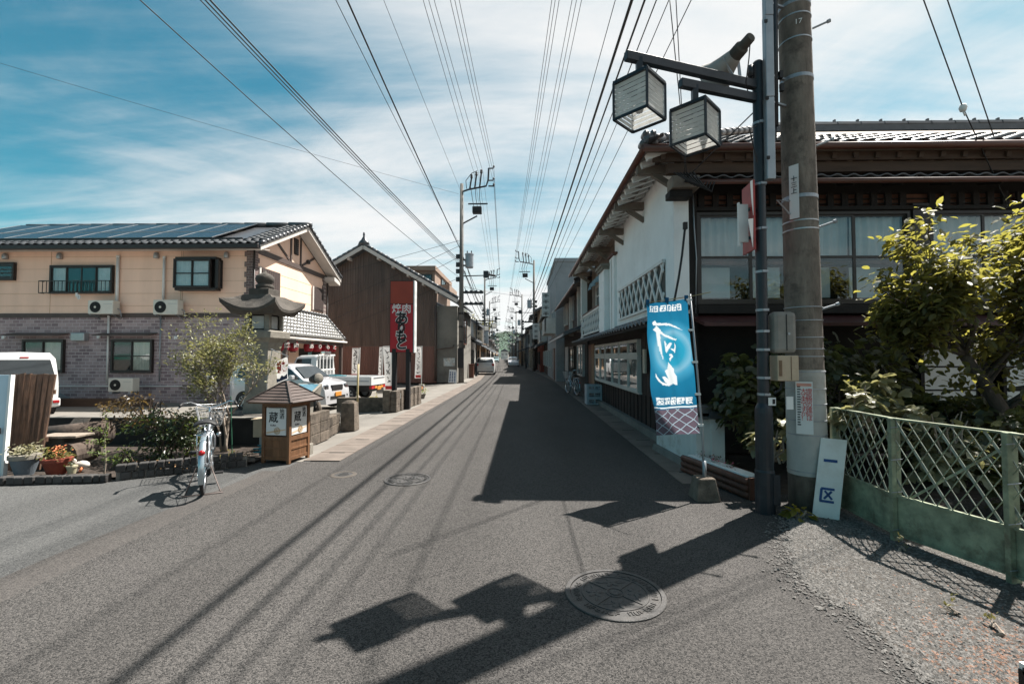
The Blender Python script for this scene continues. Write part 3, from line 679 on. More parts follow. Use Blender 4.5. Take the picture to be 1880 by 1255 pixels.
# wires through the wall need a cable at the corner
mb = MB(); mb.tube([(2.79,7.45,4.3),(2.80,7.44,3.7),(2.83,7.44,3.2),(2.81,7.45,2.3)], .010, 6); mb.build('wall_cable', M_galv, house, smooth=True)
# ground floor front: lean-to eave, dark, paper screens
mb = MB(); mb.slab([(2.75,6.95,2.06),(14,6.95,2.06),(14,7.62,2.24),(2.75,7.62,2.24)], (0,0,.05)); mb.build('lower_eave', mat('maroon_sheet', (.05,.012,.011), .5, .2, 4), house)
for x0 in (6.45, 7.75, 9.1):
    wv = window(house, 'sliding_screen', MF(x0, 7.66, .80), .98, 1.0, 1, M_wood_bk, M_white, rails=(), fr=.05, back=False)
    for z in (.24, .62): 
        mb = MB(); mb.box(x0+.05, x0+.93, 7.57, 7.60, .80+z, .825+z); mb.build('screen_rail', M_wood_bk, wv)
# white plaster street side
hb('plaster_wall', M_plaster, 2.5, 2.70, 7.5, 12.35, 2.30, 5.0)
mb = MB(); mb.box(2.475, 2.497, 7.49, 7.66, 2.30, 4.86); mb.box(2.4765, 2.72, 7.465, 7.489, 2.30, 4.86); mb.build('plaster_corner_trim', M_plaster, house)
hb('upper_wall', M_wood_soffit, 2.74, 2.90, 12.35, 18.0, 2.3, 5.0)
hb('gable_wall', M_plaster, 2.76, 10, 17.9, 18.1, 0, 5.0)
mb = MB(); mb.box(2.425, 2.499, 12.15, 12.75, 2.35, 4.30) ; mb.build('panel_door', M_plaster, house, bevel=.006)
hb('panel_door_seam', M_wood_soffit, 2.42, 2.4245, 12.43, 12.455, 2.36, 4.26)
hb('panel_hood', M_wood_rb, 2.36, 2.498, 11.98, 12.8, 4.31, 4.36)
# panelled pilaster
mb = MB(); mb.box(2.28, 2.74, 12.78, 13.62, 2.30, 4.05); pil = mb.build('pilaster', M_plaster, house, bevel=.01)
mb = MB(); mb.box(2.22, 2.78, 12.72, 13.68, 4.05, 4.12); mb.box(2.18, 2.80, 12.68, 13.72, 4.12, 4.20); mb.build('pilaster_cap', M_granite_lt, house, bevel=.008)
for k in range(6): 
    mb = MB(); mb.box(2.272, 2.279, 12.80, 13.60, 2.42+k*.26, 2.65+k*.26); mb.build('plaster_panel', M_plaster, pil)
# lattice panels
def lattice(x, y0, y1, z0, z1, n, back=None):
    p = thing('x', 'x', 'x'); bpy.data.objects.remove(p)
    mb = MB(); mb.box(x-.03, x+.02, y0-.03, y1+.03, z1, z1+.06); mb.box(x-.02, x+.02, y0-.03, y1+.03, z0-.05, z0); fr = mb.build('lattice_frame', M_white, house)
    if back: mb = MB(); mb.box(x+.024, x+.034, y0, y1, z0, z1); mb.build('lattice_backing', back, fr)
    h = z1-z0; st = (y1-y0)/n
    for s in (1, -1):
        for k in range(-3, n+3):
            a = y0+k*st; run = h*.78
            ya, yb = (a, a+run) if s > 0 else (a+run, a)
            # clip to the frame
            def clip(y, z, y_o, z_o):
                if y < y0: tt = (y0-y)/(y_o-y); return y0, z+(z_o-z)*tt
                if y > y1: tt = (y1-y)/(y_o-y); return y1, z+(z_o-z)*tt
                return y, z
            if max(ya, yb) <= y0 or min(ya, yb) >= y1: continue
            A_ = clip(ya, z0, yb, z1); B_ = clip(yb, z1, ya, z0)
            if abs(A_[0]-B_[0]) < .02: continue
            mb = MB(); mb.bar((x-.004*s, A_[0], A_[1]), (x-.004*s, B_[0], B_[1]), .058, .026, up=(1,0,0)); mb.build('lattice_bar', M_white, fr)
lattice(2.465, 8.0, 11.7, 2.56, 3.24, 9, M_namako)
lattice(2.30, 13.70, 17.3, 2.42, 3.05, 10, M_namako)
lattice(2.30, 17.45, 18.0, 2.36, 3.0, 2)
hb('balcony_rail', M_wood_rb, 2.26, 2.36, 13.66, 17.35, 3.11, 3.16)
mb = MB(); mb.box(2.24, 2.46, 17.4, 17.62, 3.06, 4.84); mb.build('end_post', M_white, house)
wv = window(house, 'balcony_window', MR(2.73, 16.4, 2.6), 2.5, 1.5, 3, M_soffit, M_glass_dk, rails=(.25,.5,.75), back=False)
mb = MB()
for i in range(25):
    y = 13.7+i*.12; mb.v += [(2.42+.03*math.sin(i*1.7), y, 4.20), (2.38+.03*math.sin(i*1.7+.5), y, 3.98+.02*math.sin(i*.9))]
for i in range(24): mb.f.append((2*i, 2*i+2, 2*i+3, 2*i+1))
mb.build('blue_cloth_awning', mat('faded_blue_cloth', (.16,.24,.28), .9, .5, 9), house)
# street pent roof with tiles
mb = MB(); mb.slab([(1.98,7.25,2.07),(2.74,7.25,2.38),(2.74,18.1,2.38),(1.98,18.1,2.07)], (0,0,.04)); pent = mb.build('pent_roof', M_wood_bk, house)
vP = Vector((.76, 0, .31)).normalized()
tile_roof(pent, Vector((1.96, 18.1, 2.10)), (0,-1,0), vP, .27, .27, 40, 3, tile_mesh('roof_tile', .27, .27, M_tile_dk, wave=.036))
# dark vertical boards below, with the white windows
hb('lower_wall', M_wood_bk, 2.62, 2.74, 7.62, 18.0, .0, 2.3)
bd = MB(); bd.box(-.012, .0, -.082, .082, 0, .62); bo = bd.build('wall_board', M_wood_dk); bdm = bo.data; bpy.data.objects.remove(bo)
bt = MB(); bt.box(-.012, .0, -.082, .082, 0, 1.95); bo = bt.build('wall_board', M_wood_dk); btm = bo.data; bpy.data.objects.remove(bo)
y = 7.9
while y < 16.2:
    if 10.0 < y < 16.05: inst('wall_board', bdm, house, Matrix.Translation((2.615+random.uniform(-.004,.004), y, .16)))
    else: inst('wall_board', btm, house, Matrix.Translation((2.615+random.uniform(-.004,.004), y, .16)))
    y += .172
mb = MB()
for k in range(24): mb.box(2.585, 2.60, 7.98+k*.344, 8.0+k*.344, .16, .78)
mb.build('board_battens', M_wood_bk, house)
hb('plinth', M_conc, 2.48, 2.62, 7.95, 18.0, 0.0, .15)
wf = M_soffit
for k in range(3):
    y1 = 16.0-k*2.0
    w1 = window(house, 'street_window', MR(2.60, y1, .80), 1.94, .80, 2, M_soffit, M_glass, fr=.04, depth=.05, curtain=(.02,.98), curtain_cols=(0,1) if k != 1 else (1,), blind=mat('net_curtain_%d' % k, (.30,.27,.24), .9, .2, 4))
    window(house, 'transom_window', MR(2.60, y1, 1.62), 1.94, .36, 2, M_soffit, M_glass, fr=.035, depth=.05, back=True)
for z0, z1 in ((.77,.80), (1.60,1.62)): hb('window_ledge', M_soffit, 2.53, 2.62, 10.02, 16.04, z0, z1)
# recessed entry at the far end
hb('entry_panel', mat('tan_panel', (.22,.13,.08), .8, .2, 3), 2.56, 2.61, 16.5, 17.1, .15, 2.05)
hb('entry_door', M_wood_rb, 2.57, 2.61, 17.2, 17.9, .12, 2.05)
mb = MB(); mb.box(2.52,2.56, 9.5, 9.66, 1.25, 1.75); mb.build('name_plate', mat('cream_plate', (.5,.42,.34), .6, .1, 8), house)
# cable bundle hanging across the corner of the white wall
mb = MB(); pts = [at(1258,415,7.3), at(1252,470,7.3), at(1246,510,7.25), at(1238,552,7.2)]
mb.tube([p+Vector((0,0,0)) for p in pts], .018, 6); mb.box(pts[0].x-.03, pts[0].x+.03, 7.27, 7.33, pts[0].z-.05, pts[0].z+.06)
tag(mb.build('drop_cable', M_wire), 'twisted black service cable hanging beside the white plaster corner', 'cable')
# service bracket of cables under the eave corner
mb = MB()
for k in range(7):
    a = Vector((2.45+.05*k, 7.0, 4.30-.02*k)); mb.tube([a+Vector((-.12,0,.14+.02*k)), a+Vector((.02,-.05,.02)), a+Vector((.14,-.03,-.06)), a+Vector((.2,0,-.02+.02*k))], .011, 5)
tag(mb.build('cable_tangle', M_wire), 'tangle of black service cables at the eave corner of the merchant house', 'cable')
# low plaster garden wall with tile cap
lw = thing('garden_wall', 'low white plaster wall with rust stains behind the blue banner', 'wall', (2.5, 7.2, 0))
mb = MB(); mb.hexa([(2.40,6.40,0),(2.62,6.40,0),(2.56,7.94,0),(2.30,7.94,0)], [(2.40,6.40,.78),(2.62,6.40,.78),(2.56,7.94,.78),(2.30,7.94,.78)]); mb.build('plaster', M_rustwall, lw)
mb = MB(); mb.hexa([(2.32,6.34,0),(2.40,6.34,0),(2.30,7.94,0),(2.22,7.94,0)], [(2.34,6.34,.10),(2.40,6.34,.10),(2.30,7.94,.10),(2.24,7.94,.10)]); mb.build('plinth', M_conc, lw)
mb = MB(); mb.box(2.60, 2.78, 6.38, 6.56, 0, .74); mb.build('end_pier', M_rustwall, lw)
for k in range(6):
    mb = MB(); y = 6.33+k*.27; mb.tube([(2.50-.02*k, y, .83), (2.50-.02*k, y+.28, .83)], [.10,.095], 10); mb.box(2.34-.02*k, 2.70-.02*k, y, y+.268, .78, .82); mb.build('cap_tile', M_tile, lw)
mb = MB(); mb.tube([(2.55,6.36,.80),(2.66,6.36,.79),(2.80,6.36,.76)], [.06,.055,.045], 10); mb.box(2.56,2.84,6.34,6.6,.74,.775); mb.build('end_cap_tile', M_tile, lw)
# ------------------------------------------------------------------ lamp post with two lanterns
lp = thing('lamp_post', 'dark navy lamp post with two square milky lanterns on the right', 'lamp post', (2.49, 4.79, 0))
mb = MB(); mb.lathe([(.085,0),(.085,1.02),(.080,1.07),(.060,1.11),(.055,1.12),(.055,4.70),(.04,4.72)], 20, (2.49,4.79,0)); mb.build('pole', M_navy, lp, smooth=False)
mb = MB(); mb.lathe([(.095,0),(.095,.42),(.088,.44)], 20, (2.49,4.79,0)); mb.build('base_sleeve', M_navy, lp)
mb = MB(); mb.box(2.53,2.60,4.70,4.72,.10,.40); mb.build('base_hatch', M_navy, lp, bevel=.004)
for z in (4.05, 3.40, 2.93, 2.48, 2.08, 1.86, 1.67, 1.38, 1.21):
    mb = MB(); mb.lathe([(.0565,z-.013),(.060,z-.012),(.060,z+.012),(.0565,z+.013)], 20, (2.49,4.79,0)); mb.box(2.47,2.53,4.722,4.735,z-.012,z+.012); mb.build('strap', M_galv, lp)
for (ex, ey, z, hx, hy, nm) in ((.98,4.27,4.46,1.117,4.31,'upper'), (1.57,4.49,4.32,1.73,4.54,'lower')):
    mb = MB(); mb.bar((2.49,4.79,z), (ex,ey,z), .062, .085); mb.build('arm', M_navy, lp, bevel=.004)
    zt = 4.21 if nm == 'upper' else 4.06; zb = zt-.35; s = .35; rot = R(45)+.02
    mb = MB(); mb.box(hx-.028,hx+.028,hy-.028,hy+.028,zt,z); mb.build('hanger', M_navy, lp)
    Mx = Matrix.Translation((hx,hy,0)) @ Matrix.Rotation(rot, 4, 'Z'); h = s/2
    mb = MB()
    cs = [(-h,-h),(h,-h),(h,h),(-h,h)]
    for i in range(4):
        a = Vector((*cs[i],0)); b = Vector((*cs[(i+1)%4],0))
        for zz in (zb, zt): mb.bar(Mx @ (a+Vector((0,0,zz))), Mx @ (b+Vector((0,0,zz))), .020, .020)
        mb.bar(Mx @ (a+Vector((0,0,zb))), Mx @ (a+Vector((0,0,zt))), .020, .020, up=(1,0,0))
    lan = mb.build('lantern_frame', M_navy, lp)
    for i in range(4):
        a = Vector((*cs[i],0)); b = Vector((*cs[(i+1)%4],0)); inn = -((a+b)/2).normalized()*.012
        nsl = 7; hh = (zt-zb-.02)/nsl
        for k in range(nsl):                  # overlapping louvre strips of milky acrylic
            z0 = zb+.01+k*hh
            mb = MB(); mb.slab([Mx @ (a*.97+inn*.8+Vector((0,0,z0+.0035))), Mx @ (b*.97+inn*.8+Vector((0,0,z0+.0035))), Mx @ (b*.97+inn*.6+Vector((0,0,z0+hh-.0048))), Mx @ (a*.97+inn*.6+Vector((0,0,z0+hh-.0048)))], Mx.to_3x3() @ inn*.2)
            mb.build('louvre', M_lampglass, lan)
    mb = MB(); mb.slab([Mx @ Vector((x*1.03,y*1.03,zt+.010)) for x, y in cs], (0,0,.012)); mb.build('lid', M_navy, lan)
    mb = MB(); mb.lathe([(0,zb+.06),(.03,zb+.07),(.042,zb+.11),(.035,zb+.16),(.02,zb+.2),(.02,zt)], 14, (hx,hy,0)); mb.build('bulb', M_white, lan, smooth=True)
mb = MB(); mb.tube([(2.44,4.73,4.0),(2.3,4.6,3.9),(2.42,4.7,3.6)], .006, 5); mb.build('loose_wire', M_wire, lp)
mb = MB(); mb.tube([(2.425,4.80,4.56),(2.425,4.80,4.68)], .035, 12); mb.build('photo_cell', M_navy, lp, smooth=True)
# aluminium duct strapped beside the post, climbing out of frame
du = thing('cable_duct', 'square pale aluminium cable duct rising beside the navy lamp post', 'duct', (2.545, 4.72, 3.42))
for k in range(5):
    z = 3.42+k*.86; mb = MB(); mb.box(2.51+.004*k,2.595+.003*k,4.67,4.74,z,z+.855); mb.build('duct_section', M_galv, du, bevel=.006)
for z in (3.62, 4.24, 5.05): mb = MB(); mb.box(2.50,2.53,4.655,4.669,z,z+.03); mb.build('clip', M_black, du)
cd_ = thing('conduit_pipe', 'dark steel conduit pipe between lamp duct and concrete pole', 'pipe', (2.70, 4.9, 4.0))
mb = MB(); mb.tube([(2.72,4.9,4.08),(2.735,4.9,5.2),(2.74,4.9,7.4)], [.034,.034,.034], 12); mb.build('pipe', M_navy, cd_, smooth=True)
mb = MB(); mb.tube([(2.715,4.9,3.92),(2.72,4.9,4.09)], .020, 10); mb.build('pipe_end', M_navy, cd_, smooth=True)
for z in (4.33, 4.62, 5.42): mb = MB(); mb.bar((2.69,4.88,z),(2.95,4.95,z-.03), .03, .02); mb.build('bracket', M_galv, cd_)
mb = MB()
for z, dx in ((4.55,-.06),(4.62,.06),(4.48,.07)): mb.box(2.72+dx-.018,2.72+dx+.018,4.86,4.90,z-.03,z+.05)
mb.build('terminals', M_black, cd_)
# horn loudspeaker on the upper arm
sp = thing('loudspeaker', 'weathered grey horn loudspeaker mounted above the lantern arms', 'loudspeaker', (2.2, 4.78, 4.5))
a = Vector((2.235,4.50,4.735)); b = Vector((2.06,5.02,4.60)); ax = (b-a).normalized(); q = ax.to_track_quat('Z','Y').to_matrix().to_4x4()
M_horn = mat('horn_grey', (.25,.235,.22), .6, .15, 6, .1, 40, dirt=(.14,.12,.10), dirt_scale=6, dirt_amt=.5)
mb = MB(); mb.lathe([(.07,.14),(.082,.18),(.108,.27),(.145,.38),(.195,.46),(.20,.465),(.185,.455),(.12,.36),(.02,.3)], 28, a, M=q); mb.build('horn', M_horn, sp, smooth=True)
mb = MB(); mb.lathe([(.0,-.06),(.045,-.06),(.05,-.05),(.053,.04),(.072,.06),(.074,.16)], 20, a, M=q); mb.build('driver', M_granite, sp, smooth=False)
mb = MB(); 
for s in (-1,1):
    sd = ax.cross(Vector((0,0,1))).normalized()*.10*s
    mb.bar(a+ax*.22+sd, Vector((2.22,4.70,4.52))+sd*.5, .03, .008)
mb.build('yoke', M_galv, sp)
mb = MB(); mb.tube([a+ax*-.05, (2.28,4.55,4.6), (2.30,4.66,4.42), (2.36,4.74,4.36)], .006, 5); mb.build('lead', M_wire, sp)
# street sign seen edge-on, clamped to the lamp post
sg = thing('roadside_sign', 'red backed street sign seen edge-on, clamped to the lamp post', 'sign', (2.36, 4.75, 2.75))
mb = MB(); mb.slab([(2.375,4.70,2.70),(2.40,4.99,2.70),(2.40,4.99,3.42),(2.375,4.70,3.42)], (.018,0,0)); mb.build('sign_plate', mat('faded_red_plate', (.30,.035,.03), .5, .2, 6), sg)
mb = MB(); mb.slab([(2.372,4.70,3.02),(2.30,4.66,3.00),(2.36,4.69,2.72)], (0,.01,0)); mb.build('lower_flap', M_paper, sg)
mb = MB(); mb.slab([(2.372,4.70,3.42),(2.34,4.68,3.40),(2.35,4.68,3.2),(2.37,4.69,3.05)], (0,.01,0)); mb.build('upper_flap', M_paper, sg)
mb = MB(); mb.box(2.27,2.285,4.80,4.83,2.76,3.22); mb.box(2.285,2.37,4.80,4.83,2.80,3.2); mb.build('tube_lamp', M_white, sg)
mb = MB(); mb.bar((2.37,4.79,3.14),(2.47,4.79,3.14),.03,.03); mb.bar((2.37,4.79,2.84),(2.47,4.79,2.84),.03,.03); mb.build('clamp', M_navy, sg)
# concrete utility pole
up_ = thing('utility_pole', 'massive weathered concrete utility pole beside the navy lamp post', 'utility pole', (3.03, 4.97, 0))
PX = lambda z: 3.03-.010*(z-1)*.9
def pring(z, r, h, m, name, dx=0):
    mb = MB(); mb.lathe([(r,z-h),(r+.006,z-h*.8),(r+.006,z+h*.8),(r,z+h)], 28, (PX(z),4.97,0)); return mb.build(name, m, up_, smooth=False)
mb = MB(); mb.tube([(PX(z),4.97,z) for z in (0,.5,2,4,6,9,13)], [.186,.184,.174,.162,.150,.13,.11], 28); mb.build('shaft', M_pole, up_, smooth=True)
mb = MB(); mb.tube([(PX(z),4.97,z) for z in (.36,.9,1.46)], [.190,.187,.183], 28, cap=False); mb.build('lower_wrap', M_polewrap, up_, smooth=True)
for z in (.40,.78,.93,1.10,1.26,1.44): pring(z, .1835+.004*(1.4-z), .006, M_galv, 'band')
for z in (1.60,1.68,1.80,1.98,2.12): pring(z, .177, .005, M_galv, 'band')
for z in (3.30,4.60,5.42): pring(z, .173-.006*(z-2), .022, M_galv, 'band')
for z in (3.04,5.02,5.28,2.95): pring(z, .173-.006*(z-2), .008, M_alu, 'band')
for z in (2.10,2.98,3.86,5.15): 
    mb = MB(); mb.tube([(PX(z)+.15,4.90,z),(PX(z)+.30,4.86,z+.05)], .011, 8); mb.tube([(PX(z)+.285,4.865,z+.045),(PX(z)+.31,4.858,z+.055)], .02, 8); mb.build('step_bolt', M_galv, up_)
mb = MB(); mb.tube([(PX(3.2)-.14,4.87,3.25),(PX(3.2)-.34,4.80,3.24),(PX(3.2)-.14,4.87,3.08)], .010, 6); mb.build('step_loop', M_galv, up_)
mb = MB(); mb.slab([(PX(3.3)-.175,4.86,3.05),(PX(3.3)-.13,4.80,3.05),(PX(3.3)-.13,4.80,3.62),(PX(3.3)-.175,4.86,3.62)], (.01,-.02,0)); mb.build('number_plate', M_paper, up_)
text('十\n三\n上', .065, frame_M((PX(3.3)-.155,4.808,3.40), Vector((.6,-.8,0)), (0,0,1), (-.8,-.6,0)), M_ink, up_, line=1.0)
text('17', .075, frame_M((PX(5.2)-.06,4.803,5.16), (.94,-.34,0), (0,0,1), (-.34,-.94,0)), M_paper, up_)
nt_ = thing('pole_notice', 'white notice with red vertical writing wrapped on the concrete pole', 'notice', (2.90, 4.80, .75))
nM = frame_M((2.905,4.788,1.07), Vector((.84,-.54,0)).normalized(), (0,0,1), Vector((-.54,-.84,0)).normalized())
mb = MB(); mb.box(-.075,.075,-.27,.27,-.002,.002); mb.v = [tuple(nM @ Vector(p)) for p in mb.v]; mb.build('sheet', M_paper, nt_)
text('埋\n設\n物\n の\n確\n認\nは'.replace(' ',''), .058, nM @ Matrix.Translation((.042,.03,.003)), M_inkred, nt_, line=.80)
text('大\n丈\n夫\nで\nす\nか\n！', .058, nM @ Matrix.Translation((-.005,.03,.003)), M_inkred, nt_, line=.80)
mb = MB()
for k in range(16): mb.box(-.062,-.038+.01*random.random(),.21-k*.026,.222-k*.026,.003,.004)
mb.v = [tuple(nM @ Vector(p)) for p in mb.v]; mb.build('small_print', M_ink, nt_)
mb = MB(); mb.box(-.065,.065,.222,.252,.003,.004); mb.v = [tuple(nM @ Vector(p)) for p in mb.v]; mb.build('header_bar', mat('pale_red_print', (.6,.28,.22), .6, .1, 5), nt_)
# meter boxes between lamp post and pole
bx_ = thing('meter_box', 'grey round-cornered meter box strapped between lamp post and concrete pole', 'box', (2.70, 4.80, 1.70))
mb = MB(); mb.box(2.56,2.80,4.70,4.84,1.63,2.06); mb.build('casing', mat('grey_casing', (.20,.19,.17), .6, .15, 5, dirt=(.1,.08,.06), dirt_amt=.5), bx_, bevel=.045)
mb = MB(); mb.box(2.685,2.691,4.694,4.70,1.66,2.03); mb.build('seam', M_black, bx_)
mb = MB(); mb.lathe([(.0,0),(.012,0),(.012,.012)], 10, (2.70,4.685,1.83), M=Matrix.Rotation(PI/2,4,'X')); mb.build('latch', M_galv, bx_)
bx_ = thing('junction_box', 'small beige junction box strapped to lamp post and concrete pole', 'box', (2.69, 4.80, 1.33))
mb = MB(); mb.box(2.585,2.80,4.69,4.84,1.35,1.61); mb.build('casing', M_beige, bx_, bevel=.008)
mb = MB(); mb.box(2.72,2.725,4.685,4.69,1.36,1.60); mb.box(2.60,2.63,4.686,4.69,1.40,1.56); mb.build('seam', mat('box_seam', (.16,.1,.06), .8, .2, 9), bx_)
mb = MB(); mb.tube([(2.68,4.78,1.35),(2.66,4.78,1.26),(2.60,4.79,1.22)], .012, 6); mb.build('cable', M_wire, bx_)
st_ = thing('pole_sticker', 'small white sticker on the navy lamp post', 'sticker', (2.52, 4.73, 1.15))
mb = MB(); mb.box(2.505,2.58,4.722,4.728,1.10,1.18); mb.build('sheet', M_paper, st_)
mb = MB(); mb.box(2.545,2.572,4.7195,4.7215,1.115,1.165); mb.build('print', M_ink, st_)
mb = MB(); mb.box(2.57,2.64,4.73,4.735,1.06,1.19); mb.v = [(x+.12, y, z) for x, y, z in mb.v]; tag(mb.build('hanging_tag', M_paper), 'thin white tag hanging between lamp post and pole', 'tag')
# ------------------------------------------------------------------ blue banner
bn = thing('banner', 'tall blue sake banner with white brush lettering on a pale pole', 'banner', (2.03, 5.22, 0))
BTR, BTL, BBR, BBL = at(1261,549,5.20), at(1187,557,5.52), at(1285,795,5.22), at(1206,799,5.50)
def bpt(u, v, off=0.0):
    p = (BBR*(1-u)+BBL*u)*(1-v)+(BTR*(1-u)+BTL*u)*v
    w = .016*math.sin(u*9+v*4)*(1-abs(2*u-1)**4)+.011*math.sin(v*17+u*5)*u+.006*math.sin(u*21-v*11)
    bow = -.022*math.sin(v*PI)*u
    return p+Vector((.55,-.83,0))*(w-off*-1)+Vector((bow,0,0))
def banner_mat():
    m, nt, N, L, B = _new('banner_print')
    at_ = N.new('ShaderNodeAttribute'); at_.attribute_name = 'uvp'; sp_ = N.new('ShaderNodeSeparateXYZ'); L.new(at_.outputs['Vector'], sp_.inputs[0])
    def mt(op, a, b):
        x = N.new('ShaderNodeMath'); x.operation = op
        for k, q in enumerate((a, b)):
            if isinstance(q, (int, float)): x.inputs[k].default_value = q
            else: L.new(q, x.inputs[k])
        return x.outputs[0]
    dx = mt('MULTIPLY', mt('SUBTRACT', sp_.outputs['X'], .42), 1.0); dy = mt('MULTIPLY', mt('SUBTRACT', sp_.outputs['Y'], .62), 2.55)
    r = mt('SQRT', mt('ADD', mt('MULTIPLY', dx, dx), mt('MULTIPLY', dy, dy)), 0)
    c = _ramp(N, L, r, [(.0, (.014,.22,.38)), (.26, (.022,.30,.47)), (.38, (.19,.43,.58)), (.45, (.055,.31,.49)), (.62, (.01,.17,.31)), (1.0, (.008,.13,.25))])
    # the mauve net pattern of the lowest band
    ux = mt('MULTIPLY', sp_.outputs['X'], 3.6); vy = mt('MULTIPLY', sp_.outputs['Y'], 14.0)
    def tri(q): return mt('ABSOLUTE', mt('SUBTRACT', mt('FRACT', q, 0), .5), 0)
    ln = mt('MAXIMUM', mt('GREATER_THAN', tri(mt('ADD', ux, vy)), .452), mt('GREATER_THAN', tri(mt('SUBTRACT', ux, vy)), .452))
    net = N.new('ShaderNodeMixRGB'); L.new(ln, net.inputs[0]); net.inputs[1].default_value = (.12,.09,.12,1); net.inputs[2].default_value = (.36,.47,.55,1)
    low = mt('LESS_THAN', sp_.outputs['Y'], .19)
    mx = N.new('ShaderNodeMixRGB'); L.new(low, mx.inputs[0]); L.new(c, mx.inputs[1]); L.new(net.outputs[0], mx.inputs[2])
    wm_ = N.new('ShaderNodeMixRGB'); L.new(sp_.outputs['Z'], wm_.inputs[0]); L.new(mx.outputs[0], wm_.inputs[1]); wm_.inputs[2].default_value = (.78,.82,.84,1); mx = wm_
    L.new(mx.outputs[0], B.inputs['Base Color']); B.inputs['Roughness'].default_value = .55
    tr = N.new('ShaderNodeBsdfTranslucent'); L.new(mx.outputs[0], tr.inputs[0]); ms = N.new('ShaderNodeMixShader'); ms.inputs[0].default_value = .45
    L.new(B.outputs[0], ms.inputs[1]); L.new(tr.outputs[0], ms.inputs[2]); L.new(ms.outputs[0], nt.nodes['Material Output'].inputs[0]); return m
NU, NV = 64, 200
def zuv(x, y):                            # print layout measured on the cloth
    v = 1-(y-(45+50*(395-x)/325))/(1052-50*(395-x)/325)
    xr = 395+75*(1-v); xl = 68+92*(1-v); return (xr-x)/(xr-xl), v
GU, GV = np.meshgrid(np.arange(NU+1)/NU, np.arange(NV+1)/NV); INK = np.zeros((NV+1, NU+1))
def ink_poly(P, val):                     # even-odd fill of a printed shape
    ins = np.zeros_like(INK, bool); n_ = len(P)
    for i in range(n_):
        (x0, y0), (x1, y1) = P[i], P[(i+1) % n_]
        if y0 == y1: continue
        c_ = (GV > min(y0,y1)) & (GV <= max(y0,y1)); ins ^= c_ & (GU < (GV-y0)*(x1-x0)/(y1-y0)+x0)
    INK[ins] = val
ZP = lambda pts: [zuv(x, y) for x, y in pts]
for st in ([(128,240),(150,218),(165,238),(250,240),(310,258),(360,288),(300,268),(235,256),(140,258)],
           [(140,290),(165,258),(195,290),(190,320),(188,400),(205,525),(180,450),(165,370),(160,310)],
           [(190,290),(220,325),(280,352),(322,358),(315,370),(270,365),(220,343),(186,318)],
           [(212,380),(222,378),(230,400),(225,420),(255,385),(270,392),(255,430),(228,472),(222,455),(218,410)],
           [(296,386),(314,410),(310,440),(301,468),(290,452),(264,440),(264,432),(291,438),(300,415)],
           [(256,478),(278,476),(290,495),(282,507),(272,520),(268,540),(260,510),(273,492),(256,490)],
           [(250,540),(272,558),(302,590),(306,620),(318,640),(325,716),(290,705),(250,720),(225,690),(208,655),(222,645),(248,672),(236,640),(222,605),(240,590)],
           [(158,618),(175,652),(205,690),(250,712),(250,722),(210,714),(178,680),(162,650)]): ink_poly(ZP(st), 1)
for k, (x0, x1, y0, y1) in enumerate(((94,128,116,160),(136,172,112,156),(184,222,106,150),(232,268,100,146),(276,312,94,142),(320,360,86,134))):
    w = x1-x0; ink_poly(ZP([(x0,y0),(x1,y0-4),(x1,y1-3),(x0,y1)]), 1)
    ink_poly(ZP([(x0+w*.15,y0+9),(x0+w*.85,y0+6),(x0+w*.85,y0+12),(x0+w*.15,y0+15)]), 0)
    ink_poly(ZP([(x0+w*(.35+.1*(k%3)),y0+2),(x0+w*(.55+.1*(k%3)),y0+2),(x0+w*(.45+.12*(k%2)),y1-4),(x0+w*(.28+.12*(k%2)),y1-4)]), 0)
    ink_poly(ZP([(x0+w*.2,y1-17),(x0+w*.9,y1-20),(x0+w*.9,y1-14),(x0+w*.2,y1-11)]), 0)
for k in range(5): x = 163+k*53; ink_poly(ZP([(x,812),(x+46,811),(x+46,864),(x,866)]), 1)
def ink_text(body, x0, x1, y0, y1, val):  # kana seen from the back of the cloth
    o = text(body, 1.0, Matrix.Identity(4), M_ink, None, 'lettering', depth=0); me = o.data
    xs = [v.co.x for v in me.vertices]; ys = [v.co.y for v in me.vertices]; ax0, ax1, ay0, ay1 = min(xs), max(xs), min(ys), max(ys)
    Q = [zuv(x1-(v.co.x-ax0)/(ax1-ax0)*(x1-x0), y1-(v.co.y-ay0)/(ay1-ay0)*(y1-y0)) for v in me.vertices]
    for p in me.polygons: ink_poly([Q[i] for i in p.vertices], val)
    bpy.data.objects.remove(o)
ink_text('ちよのかめ', 166, 426, 815, 863, 0)
ink_poly(ZP([(136,884),(462,878),(462,888),(136,894)]), 1)
mb = MB()
for j in range(NV+1):
    for i in range(NU+1): mb.v.append(tuple(bpt(i/NU, j/NV)))
for j in range(NV):
    for i in range(NU): a = j*(NU+1)+i; mb.f.append((a, a+NU+1, a+NU+2, a+1))
cl = mb.build('cloth', banner_mat(), bn, smooth=True)
at_ = cl.data.attributes.new('uvp', 'FLOAT_VECTOR', 'POINT')
at_.data.foreach_set('vector', np.stack([GU, GV, INK], -1).astype(np.float32).ravel())
M_printblue = paper_mat('blue_print', (.01,.13,.26), .45)
